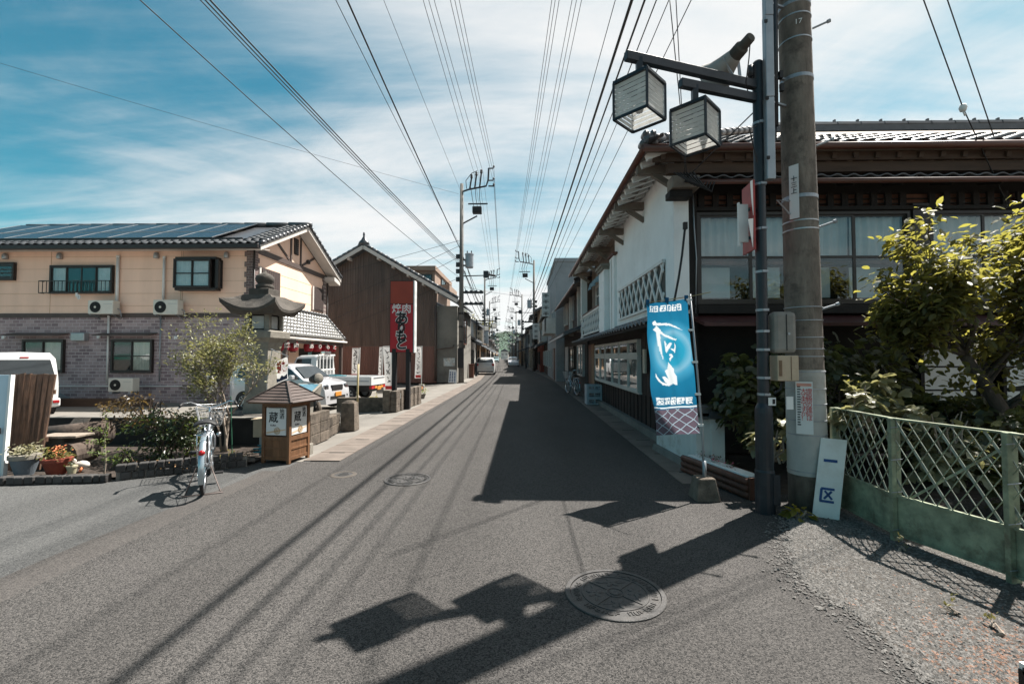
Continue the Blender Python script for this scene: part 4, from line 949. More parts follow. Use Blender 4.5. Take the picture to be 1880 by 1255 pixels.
# pole, cross rod, clips, concrete weight
mb = MB(); mb.tube([at(1293,905,5.23), at(1290,800,5.225), at(1280,680,5.215), at(1267,540,5.20)], [.012,.012,.011,.010], 10); mb.build('pole', M_galv, bn, smooth=True)
mb = MB(); mb.tube([at(1305,536,5.02), at(1267,544,5.19), at(1186,556,5.53)], .005, 6); mb.build('cross_rod', M_brass, bn)
for v in (.995,.77,.53,.29,.06):
    p = bpt(.0, v); mb = MB(); mb.box(p.x-.012, p.x+.05, p.y-.012, p.y+.012, p.z-.012, p.z+.012); mb.build('clip', M_paper, bn)
for u in (.02,.5,.97):
    p = bpt(u, 1.0); mb = MB(); mb.box(p.x-.02, p.x+.02, p.y-.006, p.y+.006, p.z-.02, p.z+.045); mb.build('hanging_tab', M_printblue, bn)
mb = MB(); mb.tube([(2.05,5.23,.20),(2.045,5.23,.42)], .022, 10); mb.build('socket', M_galv, bn, smooth=True)
wt = thing('banner_weight', 'tapered concrete weight holding the blue banner pole', 'weight', (2.04, 5.23, 0))
mb = MB(); a, b = .135, .095; mb.hexa([(2.04-a,5.23-a,0),(2.04+a,5.23-a,0),(2.04+a,5.23+a,0),(2.04-a,5.23+a,0)], [(2.04-b,5.23-b,.245),(2.04+b,5.23-b,.245),(2.04+b,5.23+b,.245),(2.04-b,5.23+b,.245)]); mb.build('block', M_block, wt, bevel=.012)  # darker block material stands in for the shade on this weight
# log planter with flowers
pl = thing('log_planter', 'low planter box of brown half-logs with small flowers', 'planter', (2.5, 5.9, 0))
A0, A1 = Vector((2.22,6.42,0)), Vector((2.52,5.20,0)); dd = (A1-A0).normalized(); nn = Vector((dd.y,-dd.x,0))
if nn.x > 0: nn = -nn
for k in range(3):
    for off in (0, .24):
        mb = MB(); z = .045+k*.075; p = A0-nn*off; q = A1-nn*off; mb.tube([p+Vector((0,0,z)), q+Vector((0,0,z))], .042, 10); mb.build('log', M_wood_rb, pl, smooth=True)
mb = MB(); mb.bar(A1+Vector((0,0,.12)), A1-nn*.24+Vector((0,0,.12)), .05, .24); mb.build('end_board', M_wood_rb, pl)
mb = MB(); mb.bar(A0-nn*.12+dd*.05+Vector((0,0,.20)), A1-nn*.12-dd*.05+Vector((0,0,.20)), .16, .10); tr_ = mb.build('tray', M_paper, pl, bevel=.01)
fl = thing('potted_flowers', 'pink and red flowers growing in the log planter', 'flowers', tuple(A0*.5+A1*.5+Vector((0,0,.24))))
fm = leaf_data('petal', L_pink); Ms = []; Ms2 = []
for k in range(140):
    p = A0.lerp(A1, random.choice((.2,.38,.42,.62,.66))+random.gauss(0,.03))-nn*(.12+random.gauss(0,.03))+Vector((0,0,.25+random.uniform(0,.08)))
    (Ms if k % 3 == 0 else Ms2).append(leafM(p, None, random.uniform(.02,.04), .1))
put_leaves(fl, fm, Ms, 0, rest='blossoms'); put_leaves(fl, leaf_data('leaf', L_bush), Ms2, 0, rest='leaves')
# district sign leaning on the pole
ds = thing('district_sign', 'white board leaning on the concrete pole with blue district characters', 'sign', (3.0, 4.66, 0))
q4 = [at(1491,941,4.66), at(1541,950,4.56), at(1557,810,4.72), at(1507,803,4.78)]
q4[0].z = .01; q4[1].z = .005
ex = (q4[1]-q4[0]); ey = (q4[3]-q4[0]); en = ex.cross(ey).normalized(); q4[2] = q4[1]+ey
mb = MB(); mb.slab(q4, -en*.035); mb.build('board', mat('chalky_white_board', (.60,.60,.57), .5, .06, 4, dirt=(.42,.38,.32), dirt_scale=3, dirt_amt=.5), ds, bevel=.004)
def dq(u, v, off=.0025): return q4[0]+ex*u+ey*v+en*off
def dbar(a, b, w):
    mb = MB(); mb.bar(dq(*a), dq(*b), w, .002, up=en); mb.build('character_stroke', M_inkblue, ds)
dbar((.20,.715),(.72,.715),.028)
dbar((.22,.36),(.72,.36),.024); dbar((.235,.205),(.235,.36),.022); dbar((.20,.205),(.74,.205),.024); dbar((.36,.335),(.66,.235),.02); dbar((.62,.335),(.36,.235),.02)
# folding green gate
fg = thing('folding_gate', 'weathered green folding metal gate along the gravel', 'gate', (3.24, 4.09, 0))
posts = [Vector((3.30,4.92,0)), Vector((3.25,4.09,0)), Vector((3.46,3.34,0)), Vector((3.52,2.55,0))]
def gate_panel(P, Q, steep):
    d = (Q-P); ln = d.length; d.normalize(); n_ = Vector((-d.y, d.x, 0))
    mb = MB(); mb.slab([P+Vector((0,0,.06)), Q+Vector((0,0,.05)), Q+Vector((0,0,.39)), P+Vector((0,0,.39))], n_*.008); sh = mb.build('kick_plate', M_greygreen, fg)
    for z_, a_, b_ in ((.39,.03,.02),(.06,.03,.02),(1.055,.04,.014)): mb = MB(); mb.bar(P+Vector((0,0,z_)), Q+Vector((0,0,z_)), a_, b_); mb.build('rail', M_greygreen, fg)
    # top rail has a sun-bleached flat
    h = .655; z0 = .395; step = .105; run = h*.62*steep
    for s in (1, -1):
        k = -int(run/step)-1
        while k*step < ln:
            xa = k*step; xb = xa+run
            pts = []
            a = Vector((xa, z0+(h if s > 0 else 0))); b = Vector((xb, z0+(0 if s > 0 else h)))
            def cl_(p, q):
                if p.x < 0: return p+(q-p)*((0-p.x)/(q.x-p.x))
                if p.x > ln: return p+(q-p)*((ln-p.x)/(q.x-p.x))
                return p
            if xb > .02 and xa < ln-.02:
                a2 = cl_(a, b); b2 = cl_(b, a); wide = (s > 0 and k % 3 == 0)
                if (a2-b2).length > .04:
                    mb = MB(); o_ = n_*(.006*s); mb.bar(P+d*a2.x+Vector((0,0,a2.y))+o_, P+d*b2.x+Vector((0,0,b2.y))+o_, .020 if wide else .0065, .006, up=n_)
                    mb.build('wide_slat' if wide else 'mesh_bar', M_mesh if s > 0 else M_greygreen, fg)
            k += 1
    mb = MB(); mb.bar(P+Vector((0,0,.30))+n_*.012, Q+Vector((0,0,.98))+n_*.012, .018, .006, up=n_); mb.build('diagonal_brace', M_greygreen, fg)
for a, b in zip(posts[:-1], posts[1:]): gate_panel(a, b, 1.0)
for i, p in enumerate(posts):
    for o_ in ((-.022,.0),(.028,.012)):
        mb = MB(); mb.box(p.x+o_[0]-.02, p.x+o_[0]+.02, p.y+o_[1]-.02, p.y+o_[1]+.02, 0, 1.06); mb.build('post', M_greygreen, fg, bevel=.003)
    for z in (.10,.42,.7,.98): mb = MB(); mb.tube([(p.x-.05,p.y-.024,z),(p.x+.055,p.y-.012,z+.006)], .004, 5); mb.build('tie_wire', M_galv, fg)
# pale frame corner on the gravel at the lower right
fc = thing('metal_frame', 'pale metal frame corner lying on the reddish gravel', 'frame', (2.42, 2.28, 0))
mb = MB(); p0 = at(1840,1232,2.28); p0.z = .10
mb.bar((2.40,2.30,.11),(3.3,2.36,.11),.02,.03); mb.build('top_bar', M_white, fc)
mb = MB(); mb.bar((2.405,2.29,.095),(2.405,1.6,.095),.02,.03); mb.box(2.395,2.425,2.28,2.31,0,.095); mb.build('side_bar', M_wood_bk, fc)
# ------------------------------------------------------------------ garden plants on the right
rnd = random.Random(11)
kk = thing('persimmon_tree', 'persimmon tree with glossy yellow-green leaves behind the green gate', 'tree', (5.75, 5.55, 0))
mb = MB(); tips = []
mb.tube([(5.80,5.62,0),(5.72,5.60,.5),(5.75,5.6,.9),(5.55,5.6,1.25),(5.25,5.55,1.62)], [.10,.085,.08,.07,.055], 9)
for p, d, l in (((5.25,5.55,1.62),(-.5,-.2,.5),.42),((5.55,5.6,1.25),(.6,-.2,.8),.5),((5.25,5.55,1.62),(.3,-.35,.9),.5),((5.75,5.6,1.0),(.9,.1,.5),.55),((5.25,5.55,1.62),(-.75,-.1,.16),.45),((5.6,5.6,1.4),(.2,-.3,1),.62),((5.4,5.6,1.5),(-.35,-.3,.9),.62),((5.75,5.6,.95),(.5,-.5,.9),.7),((5.3,5.55,1.6),(-.75,.1,.6),.5),((5.5,5.6,1.3),(.5,-.4,1.1),.75),((5.9,5.6,1.5),(.9,-.3,.7),.7),((5.9,5.6,1.7),(.8,-.2,1.2),.75),((5.8,5.6,1.2),(.9,-.4,.2),.6)):
    grow(mb, p, d, l, .028, 3, tips, .55, .18, (2,3), .78, rnd)
mb.build('trunk', M_bark, kk, smooth=True)
lk = leaf_data('leaf', L_kaki, .16); Ms = []
for p, d in tips:
    if p.z < 1.15 or p.x < 4.35 or p.z > 3.5: continue
    for q in range(10): Ms.append(leafM(p+Vector((rnd.gauss(0,.09),rnd.gauss(0,.09),rnd.gauss(0,.075))), d, rnd.uniform(.07,.135), .35, rnd))
for _ in range(26):
    c_ = Vector((rnd.gauss(5.45,.6), rnd.gauss(5.35,.22), rnd.uniform(1.25,2.1)))
    for q in range(16): Ms.append(leafM(c_+Vector((rnd.gauss(0,.10),rnd.gauss(0,.10),rnd.gauss(0,.08))), None, rnd.uniform(.07,.135), .4, rnd))
put_leaves(kk, lk, Ms, 290, 'leaf', 'crown')
def bush(name, label, cat, cx, cy, z0, rx_, ry_, rz_, n, lm, s, m_, single=0, droop=.5, seed=1, shell=.55, group=None, stems=9, box=None):
    r_ = random.Random(seed); t = thing(name, label, cat, (cx, cy, z0), 0, group); mb = MB(); Ms = []
    for k in range(stems):
        a = r_.uniform(0,2*PI); q = Vector((cx+rx_*.7*math.cos(a)*r_.random(), cy+ry_*.7*math.sin(a)*r_.random(), z0+rz_*r_.uniform(1.0,1.8)))
        mb.tube([(cx+r_.gauss(0,.05), cy+r_.gauss(0,.05), z0-.02), Vector((cx,cy,z0)).lerp(q,.5)+Vector((r_.gauss(0,.05),r_.gauss(0,.05),0)), q], [.014,.010,.005], 5)
    mb.build('stems', m_, t)
    cl_ = [(Vector((r_.gauss(0,.5), r_.gauss(0,.5), r_.uniform(-.8,.9))), r_.uniform(.25,.5)) for _ in range(max(6, n//40))]
    for k in range(n):
        c, rad = r_.choice(cl_); v = c+Vector((r_.gauss(0,rad*.6), r_.gauss(0,rad*.6), r_.gauss(0,rad*.5)))
        if v.length > 1.25: v = v.normalized()*r_.uniform(.6,1.2)
        p = Vector((cx+v.x*rx_, cy+v.y*ry_, z0+rz_*(1+v.z)))
        if p.z < z0+.02: p.z = z0+.02+r_.random()*.1
        Ms.append(leafM(p, Vector((v.x, v.y, 0)), s*r_.uniform(.6,1.25), droop, r_))
    put_leaves(t, lm, Ms, single); return t
l_iv = leaf_data('leaf', L_ivy, .12, True); l_pl = leaf_data('leaf', L_pale, .12, True)
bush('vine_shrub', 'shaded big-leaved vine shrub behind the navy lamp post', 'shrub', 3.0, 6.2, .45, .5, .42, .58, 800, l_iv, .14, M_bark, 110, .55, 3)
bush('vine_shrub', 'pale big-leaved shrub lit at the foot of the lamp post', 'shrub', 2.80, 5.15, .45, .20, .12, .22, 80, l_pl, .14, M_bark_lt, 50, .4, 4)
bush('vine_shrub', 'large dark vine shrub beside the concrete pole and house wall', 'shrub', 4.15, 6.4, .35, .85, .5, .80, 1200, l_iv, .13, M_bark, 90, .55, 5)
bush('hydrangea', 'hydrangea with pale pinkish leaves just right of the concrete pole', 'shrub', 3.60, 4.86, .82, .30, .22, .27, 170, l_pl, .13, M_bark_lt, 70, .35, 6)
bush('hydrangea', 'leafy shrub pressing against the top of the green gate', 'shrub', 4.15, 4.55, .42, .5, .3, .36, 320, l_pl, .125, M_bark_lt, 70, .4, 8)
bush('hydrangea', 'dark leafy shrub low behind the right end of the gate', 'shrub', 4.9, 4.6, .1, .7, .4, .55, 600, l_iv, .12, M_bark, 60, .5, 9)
bush('ground_shrub', 'dark undergrowth in front of the ground floor screens', 'shrub', 6.3, 6.5, .0, 1.4, .5, .48, 900, l_iv, .13, M_bark, 40, .5, 10)
bush('ground_shrub', 'dense dark ivy mass below the persimmon tree', 'shrub', 5.5, 5.9, .0, .9, .4, .55, 900, l_iv, .12, M_bark, 40, .5, 14)
bush('ground_shrub', 'tall dark shrub filling the gap left of the paper screens', 'shrub', 5.35, 6.9, .3, .6, .35, .75, 700, l_iv, .13, M_bark, 30, .5, 15)
bush('yellow_weed', 'small yellow-green plant sprouting at the foot of the district sign', 'plant', 2.72, 4.60, .0, .13, .09, .055, 34, leaf_data('leaf', L_yel), .10, M_bark_lt, 34, .1, 12, stems=4)
L_fresh_dry = leaf_mat('dry_grass', (.13,.12,.05), (.2,.18,.06), .6, .3)
for k, (px, py) in enumerate(((1795,1030),(1740,1125),(1820,1150),(1655,1010))):
    X, Y = 0, 0; r = ray(px, py); tt = -1.6/r.z; p = r*tt
    bush('grass_tuft', ['grass tuft in the shadow of the folding gate', 'tiny dry grass tuft in the middle of the grey gravel', 'thin grass tuft near the reddish gravel', 'small weed under the first gate post'][k], 'weed', p.x, p.y, .01, .03, .03, .02, 14, leaf_data('blade', L_fresh_dry), .028, M_bark_lt, 0, -1.0, 20+k, stems=2)
# ------------------------------------------------------------------ yellow restaurant house on the left
yh = thing('yellow_house', 'two-storey pale yellow house with mauve brick base and solar roof', 'house', (-9.94, 16.5, -.1))
XR, YF = -9.94, 16.5
PXw = lambda px: at(px, 600, YF).x; PZw = lambda py: at(250, py, YF).z
def yb(name, m, *a, parent=None, **k):
    mb = MB(); mb.box(*a); return mb.build(name, m, parent or yh, **k)
yb('brick_wall', M_brick, -22, XR, YF, YF+.2, -.12, 3.04); yb('brick_side_wall', M_brick_y, XR-.2, XR-.001, YF+.2, 22.6, -.12, 3.04)
wall = yb('siding_wall', M_yellow, -22, XR, YF+.01, YF+.2, 3.2, 5.75)
mb = MB(); mb.slab([(XR-.012,YF+.2,3.2),(XR-.012,22.6,3.2),(XR-.012,22.6,5.70),(XR-.012,19.55,7.12),(XR-.012,YF+.2,5.70)], (-.18,0,0)); gab = mb.build('gable_wall', M_yellow, yh)
yb('belt_course', M_trim, -22, XR+.02, YF-.03, YF+.15, 3.04, 3.20); yb('belt_course', M_trim, XR-.15, XR+.02, YF+.15, 22.62, 3.04, 3.2)
yb('back_wall', M_yellow, -22, XR-.21, 22.4, 22.6, -.1, 5.7); yb('far_wall', M_yellow, -22.2, -22, YF, 22.6, -.1, 5.7)
mb = MB()
for k in range(7):
    for s_ in range(0, 1): mb.box(-21.9, XR-.3, YF+.003, YF+.0095, 3.2+.46*(k-.02)+.28, 3.2+.46*(k-.02)+.288)
for px in (90, 330, 453-120): mb.box(PXw(px)-.006, PXw(px)+.006, YF+.003, YF+.0095, 3.2, 5.6)
mb.build('siding_joints', mat('siding_joint', (.42,.26,.15), .8, .1, 5), wall)
mb = MB()
for k in range(5): mb.box(XR-.0115, XR-.006, YF+.45, 22.5, 3.55+.46*k, 3.556+.46*k)
mb.build('gable_joints', MATS['siding_joint'], gab)
# brick quoin at the corner, piece by piece
for k in range(13):
    w = .34 if k % 2 else .26; z = 3.2+k*.19
    yb('quoin_block', M_quoin, XR-w, XR+.028, YF-.028, YF+.0095, z+.003, z+.187); yb('quoin_block', M_quoin, XR-.0115, XR+.028, YF+.01, YF+.22+(.1 if k % 2 == 0 else 0), z+.003, z+.187)
for k in range(12):
    z = 3.22+k*.19; yb('quoin_block', M_quoin, XR-.0115, XR+.03, 22.32-(.08 if k % 2 else 0), 22.62, z, z+.184)
# roof
e0, rg, e1 = Vector((0,15.95,5.60)), Vector((0,19.55,7.28)), Vector((0,23.15,5.60)); XO = -9.40
mb = MB()
for a, b in ((e0, rg), (rg, e1)):
    mb.slab([(-22.5,a.y,a.z),(XO,a.y,a.z),(XO,b.y,b.z),(-22.5,b.y,b.z)], (0,0,-.12))
yroof = mb.build('roof', M_tile_dk, yh)
mb = MB()
for a, b in ((e0, rg), (rg, e1)): mb.slab([(XR+.02,a.y,a.z-.123),(XO+.0,a.y,a.z-.123),(XO+.0,b.y,b.z-.123),(XR+.02,b.y,b.z-.123)], (0,0,-.03))
mb.build('verge_soffit', M_soffit, yroof)
mb = MB(); mb.slab([(-22.5,15.95,5.46),(XO,15.95,5.46),(XO,16.6,5.55),(-22.5,16.6,5.55)], (0,0,-.02)); mb.build('eave_soffit', M_soffit, yh)
mb = MB(); mb.box(-22.5, XO+.0, 15.80, 15.93, 5.44, 5.60); mb.build('eave_gutter', M_dkframe, yh, bevel=.02)
vY = (rg-e0).normalized(); t_y = tile_mesh('roof_tile', .30, .30, M_tile, wave=.04)
tile_roof(yroof, Vector((-22.2,15.93,5.62)), (1,0,0), vY, .30, .30, 42, 2, t_y)
tile_roof(yroof, Vector((-10.35,15.93,5.62))+vY*.6, (1,0,0), vY, .30, .30, 3, 11, t_y)
vYb = (rg-e1).normalized()
tile_roof(yroof, Vector((XO,23.17,5.62)), (-1,0,0), vYb, .30, .30, 3, 12, t_y)
for k in range(13):
    mb = MB(); x = -22+k*.98; mb.tube([(x,19.55,7.36),(x+.99,19.55,7.36)], [.12,.11], 8); mb.build('ridge_tile', M_tile_dk, yroof, smooth=True)
mb = MB()
for a, b in ((e0, rg), (e1, rg)):                                   # barge boards on the gable edge
    mb.slab([(XO+.0,a.y,a.z-.20),(XO+.0,b.y,b.z-.20),(XO+.0,b.y,b.z+.0),(XO+.0,a.y,a.z+.0)], (.03,0,0))
mb.build('barge_board', M_soffit, yroof)
for a, b, s in ((e0, rg, 1), (e1, rg, -1)):
    d = (b-a); n_ = int(d.length/.3)
    for k in range(n_):
        p = a+d*(k/n_); q = a+d*((k+1)/n_); mb = MB(); mb.tube([Vector((XO+.03,p.y,p.z+.07)), Vector((XO+.03,q.y,q.z+.05))], [.085,.07], 7); mb.build('verge_tile', M_tile_dk, yroof, smooth=True)
mb = MB(); mb.slab([(XO,22.4,5.56),(XR,22.4,5.56),(XR,23.1,5.42),(XO,23.1,5.42)], (0,0,-.2)); mb.build('eave_return', M_soffit, yroof)
# solar panels
for r_ in range(3):
    for c in range(9):
        x0 = -22.2+c*1.33-.25*0; x1 = x0+1.31
        if x1 > -10.3: continue
        a = e0+vY*(.66+r_*1.06)+Vector((0,0,.16)); b = a+vY*1.04; nn_ = Vector((0,-vY.z,vY.y))
        mb = MB(); mb.slab([(x0,a.y,a.z),(x1,a.y,a.z),(x1,b.y,b.z),(x0,b.y,b.z)], nn_*-.035); pn = mb.build('solar_panel', M_solar, yroof)
        mb = MB()
        for P_, Q_ in (((x0,a),(x1,a)),((x0,b),(x1,b))): mb.bar((P_[0],P_[1].y,P_[1].z),(Q_[0],Q_[1].y,Q_[1].z),.012,.012)
        mb.bar((x0,a.y,a.z+.004),(x0,b.y,b.z+.004),.03,.012); mb.bar((x1,a.y,a.z+.004),(x1,b.y,b.z+.004),.012,.012)
        mb.build('panel_frame', M_alu, pn)
mb = MB(); a = e0+vY*.6; mb.box(-22.2,-10.4,a.y,a.y+.06,a.z+.05,a.z+.15); mb.build('panel_rail', M_dkframe, yroof)
# front windows
def fwin(px0, px1, py0, py1, cols, rails=(), **k): return window(yh, 'window', MF(PXw(px0), YF+.0, PZw(py1)), PXw(px1)-PXw(px0), PZw(py0)-PZw(py1), cols, M_dkframe, M_glass, rails=rails, fr=.07, **k)
fwin(-60, 27, 481, 514, 1, rails=(.2,.4,.6,.8), back=True)
w2 = fwin(93, 208, 487, 539, 4, curtain=(.03,.97), curtain_cols=(0,3))
mb = MB(); x0, x1, z0, z1 = PXw(82), PXw(210), PZw(538.5), PZw(517); yy = YF-.26
for z in (z0, z1): mb.bar((x0,yy,z),(x1,yy,z),.03,.03)
for x in (x0, x1):
    for z in (z0, z1): mb.bar((x,yy,z),(x,YF-.07,z),.025,.025)
mb.build('window_rail', M_dkframe, w2)
for k in range(19): x = x0+(x1-x0)*k/18; mb = MB(); mb.bar((x,yy,z0),(x,yy,z1),.016,.016); mb.build('baluster', M_dkframe, w2)
mb = MB(); 
for q in (0, .06, .1): mb.obox((PXw(153)+q, yy-.03, PZw(541)-.03-q), (.07,.03,.14), ry=q*3)
tag(mb.build('hung_gloves', M_paper), 'pale gloves hung to dry under the railed upstairs window', 'gloves')
# bay window, projecting
bx0, bx1, bz0, bz1 = PXw(330), PXw(396), PZw(534), PZw(476)
yb('bay_box', M_dkframe, bx0, PXw(404), YF-.30, YF-.005, bz0-.02, bz0+.06); yb('bay_top', M_dkframe, bx0, PXw(404), YF-.30, YF-.005, bz1-.06, bz1+.02)
bw = window(yh, 'bay_window', MF(bx0, YF-.27, bz0+.06), bx1-bx0, bz1-bz0-.12, 2, M_dkframe, M_glass, rails=(.5,), fr=.05, curtain=(.02,.98), curtain_cols=(0,1), back=False)
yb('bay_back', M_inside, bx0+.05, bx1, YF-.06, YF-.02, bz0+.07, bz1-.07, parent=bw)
window(yh, 'bay_side_window', ML(PXw(402), YF-.27, bz0+.06), .25, bz1-bz0-.12, 1, M_dkframe, M_glass_dk, fr=.03, back=False)
yb('bay_side', M_dkframe, bx0-.01, bx0+.03, YF-.28, YF, bz0+.06, bz1-.06)
# ground-floor windows, awnings
for a, b in ((47,122), (209,284)):
    fwin(a, b, 623, 684, 2, rails=(.5,) if a > 100 else (), curtain=(.02,.98), curtain_cols=(1,), blind=mat('roller_blind_%d' % a, (.50,.47,.40), .9, .05, 4))
for a, b in ((24,128), (188,290)):
    mb = MB(); mb.slab([(PXw(a),YF-.42,PZw(617)),(PXw(b),YF-.42,PZw(617)),(PXw(b),YF,PZw(612)),(PXw(a),YF,PZw(612))], (0,0,.03)); mb.build('awning', M_trim, yh)
# hoods, pipes, vents
for px in (8, 108, 286, 415):
    mb = MB(); c = Vector((PXw(px), YF-.06, PZw(468))); mb.lathe([(.085,-.14),(.09,-.10),(.088,.0),(.07,.06),(.03,.09),(0,.095)], 14, c); mb.build('vent_hood', M_alu, yh, smooth=True)
for px, y0, y1, r_ in ((216,472,567,.05), (301,474,550,.045), (202,582,704,.035), (297,582,700,.022)):
    mb = MB(); mb.tube([(PXw(px),YF-.06,PZw(y1)),(PXw(px),YF-.06,PZw(y0))], r_, 10); mb.tube([(PXw(px),YF-.06,PZw(y0)-.02),(PXw(px),YF-.06,PZw(y0)+.05)], r_*1.25, 10); mb.build('pipe_cover', M_white if r_ > .03 else M_galv, yh, smooth=True)
mb = MB(); mb.box(PXw(140),PXw(165),YF-.22,YF,PZw(626),PZw(611)); mb.tube([(PXw(136)+.04,YF-.12,PZw(620)),(PXw(141)+.03,YF-.12,PZw(617))], .09, 12); mb.build('exhaust_vent', M_alu, yh, bevel=.03)
for px, py in ((10,619),(184,618),(325,620)): mb = MB(); mb.obox((PXw(px),YF-.04,PZw(py)), (.12,.08,.12)); mb.build('small_vent', M_white, yh, bevel=.02)
mb = MB(); mb.tube([(XR+.06,16.42,5.5),(XR+.06,16.42,3.1),(XR+.06,16.42,0)], .035, 8); mb.tube([(XR+.06,22.72,5.4),(XR+.06,22.72,0)], .035, 8); mb.build('downpipe', M_dkframe, yh, smooth=True)
mb = MB(); mb.box(-20, PXw(335), 15.1, 15.25, -.1, .17); mb.build('kerb_wall', M_wood_eave, yh)
mb = MB(); mb.tube([(-19,YF-.08,PZw(708)),(PXw(340),YF-.08,PZw(708))], .018, 6); mb.build('gas_pipe', M_white, yh)
def ac_unit(label, px0, px1, py0, py1, wallm=True, y=YF-.42):
    x0, x1 = at(px0,600,y).x, at(px1,600,y).x; z0, z1 = at(px0,py1,y).z, at(px0,py0,y).z
    t = thing('air_conditioner', label, 'air conditioner', ((x0+x1)/2, y+.15, z0), 0, 'air conditioner units on the yellow house')
    mb = MB(); mb.box(x0,x1,y,y+.30,z0,z1); mb.build('casing', M_acbox, t, bevel=.02)
    r_ = (z1-z0)*.40; cx = x0+(x1-x0)*.30; cz = (z0+z1)/2; Mx = Matrix.Rotation(PI/2,4,'X')
    mb = MB(); mb.lathe([(0,.002),(r_,.002),(r_,.006),(0,.006)], 24, (cx,y,cz), M=Mx); mb.build('fan_opening', M_black, t)
    mb = MB(); 
    for q in (.35,.55,.75,.95): mb.lathe([(r_*q-.006,.008),(r_*q-.006,.016),(r_*q+.006,.016),(r_*q+.006,.008)], 24, (cx,y,cz), M=Mx, cap=False)
    for q in range(8): a = q*PI/4; mb.bar((cx+r_*.2*math.cos(a),y-.012,cz+r_*.2*math.sin(a)),(cx+r_*math.cos(a),y-.012,cz+r_*math.sin(a)),.008,.006)
    mb.build('fan_guard', M_black, t)
    mb = MB(); mb.lathe([(0,.02),(r_*.2,.02),(r_*.2,.01)], 14, (cx,y,cz), M=Mx); mb.build('fan_hub', M_acbox, t)
    mb = MB(); mb.box(x0+(x1-x0)*.62,x1-.03,y-.004,y,z0+(z1-z0)*.72,z0+(z1-z0)*.74); mb.build('brand_strip', M_galv, t)
    mb = MB()
    if wallm:
        for x in (x0+.08, x1-.08): mb.bar((x,y,z0-.015),(x,YF,z0-.015),.03,.03); mb.bar((x,y+.1,z0-.02),(x,YF,z0-.16),.025,.025)
        mb.tube([(x1,y+.2,z0+.2),(x1+.09,y+.2,z0+.16),(x1+.10,y+.25,z0-.05),(x1+.0,YF-.05,z0-.12)], .02, 6)
    else:
        for x in (x0+.1, x1-.1): mb.box(x-.05,x+.05,y,y+.3,z0-.08,z0)
    mb.build('bracket', M_galv, t); return t
ac_unit('air conditioner under the railed upstairs window of the yellow house', 160, 206, 551, 576)
ac_unit('air conditioner left of the bay window, with dark fan', 280, 325, 550, 577)
ac_unit('air conditioner on the ground by the right ground-floor window', 201, 246, 694, 719, False, 15.6)
ac_unit('air conditioner on the ground behind the olive tree', 364, 392, 690, 718, False, 15.6)
# clutter along the wall
mb = MB(); 
for q in range(4): mb.box(PXw(104),PXw(136),15.5,15.8,.05+q*.085,.05+q*.085+.065)
for q in range(5): x = PXw(104)+(PXw(136)-PXw(104))*q/4; mb.box(x-.015,x+.015,15.5,15.8,.0,.40)
tag(mb.build('orange_crate', mat('orange_plastic', (.42,.15,.05), .5, .15, 6)), 'orange plastic crate standing against the brick wall', 'crate')
mb = MB(); mb.lathe([(0,.34),(.35,.30),(.6,.14),(.68,-.1)], 16, (PXw(140),15.5,.0)); tag(mb.build('tarpaulin', mat('grey_blue_tarp', (.10,.14,.16), .6, .3, 6, .4, 12), smooth=True), 'grey blue tarpaulin heap beside the orange crate', 'tarpaulin')
# gable side: shutters, timbering, louvre
for y0, y1, z0, z1 in ((16.9,18.25,3.9,4.98), (21.25,22.3,3.8,4.92)):
    mb = MB(); mb.box(XR-.012,XR+.05,y0,y1,z0,z1); sh = mb.build('shutter', M_shutter, yh)
    n_ = 8
    for k in range(n_): mb = MB(); w_ = (y1-y0-.1)/n_; mb.box(XR+.051,XR+.066,y0+.05+k*w_+.008,y0+.05+(k+1)*w_-.008,z0+.05,z1-.05); mb.build('slat', M_shutter, sh)
    yb('shutter_edge', M_soffit, XR-.012, XR+.06, y0-.12, y0-.01, z0, z1)
for nm, p, q, w_ in (('tie_beam',(16.72,5.56),(22.55,5.56),.20), ('king_post',(19.15,5.66),(19.15,6.90),.10), ('king_post',(20.0,5.66),(20.0,6.88),.10), ('brace',(17.9,6.28),(19.0,5.7),.09), ('brace',(21.3,6.25),(20.15,5.7),.09)):
    mb = MB(); mb.bar((XR+.01,p[0],p[1]),(XR+.01,q[0],q[1]),.05,w_,up=(0,0,1) if nm == 'tie_beam' else (1,0,0)) if nm == 'tie_beam' else mb.bar((XR+.01,p[0],p[1]),(XR+.01,q[0],q[1]),w_,.05,up=(1,0,0)); mb.build(nm, M_trim, yh)
mb = MB(); mb.box(XR-.012,XR+.04,19.42,19.75,6.05,6.75); lv = mb.build('gable_louvre', M_dkframe, yh)
for k in range(7): mb = MB(); mb.slab([(XR+.041,19.44,6.09+k*.09),(XR+.041,19.73,6.09+k*.09),(XR+.07,19.73,6.06+k*.09),(XR+.07,19.44,6.06+k*.09)], (0,0,.01)); mb.build('slat', M_dkframe, lv)
mb = MB(); mb.lathe([(.09,-.1),(.1,0),(.06,.08),(0,.1)], 12, (XR+.06,20.6,5.95)); mb.build('vent_hood', M_dkframe, yh, smooth=True)
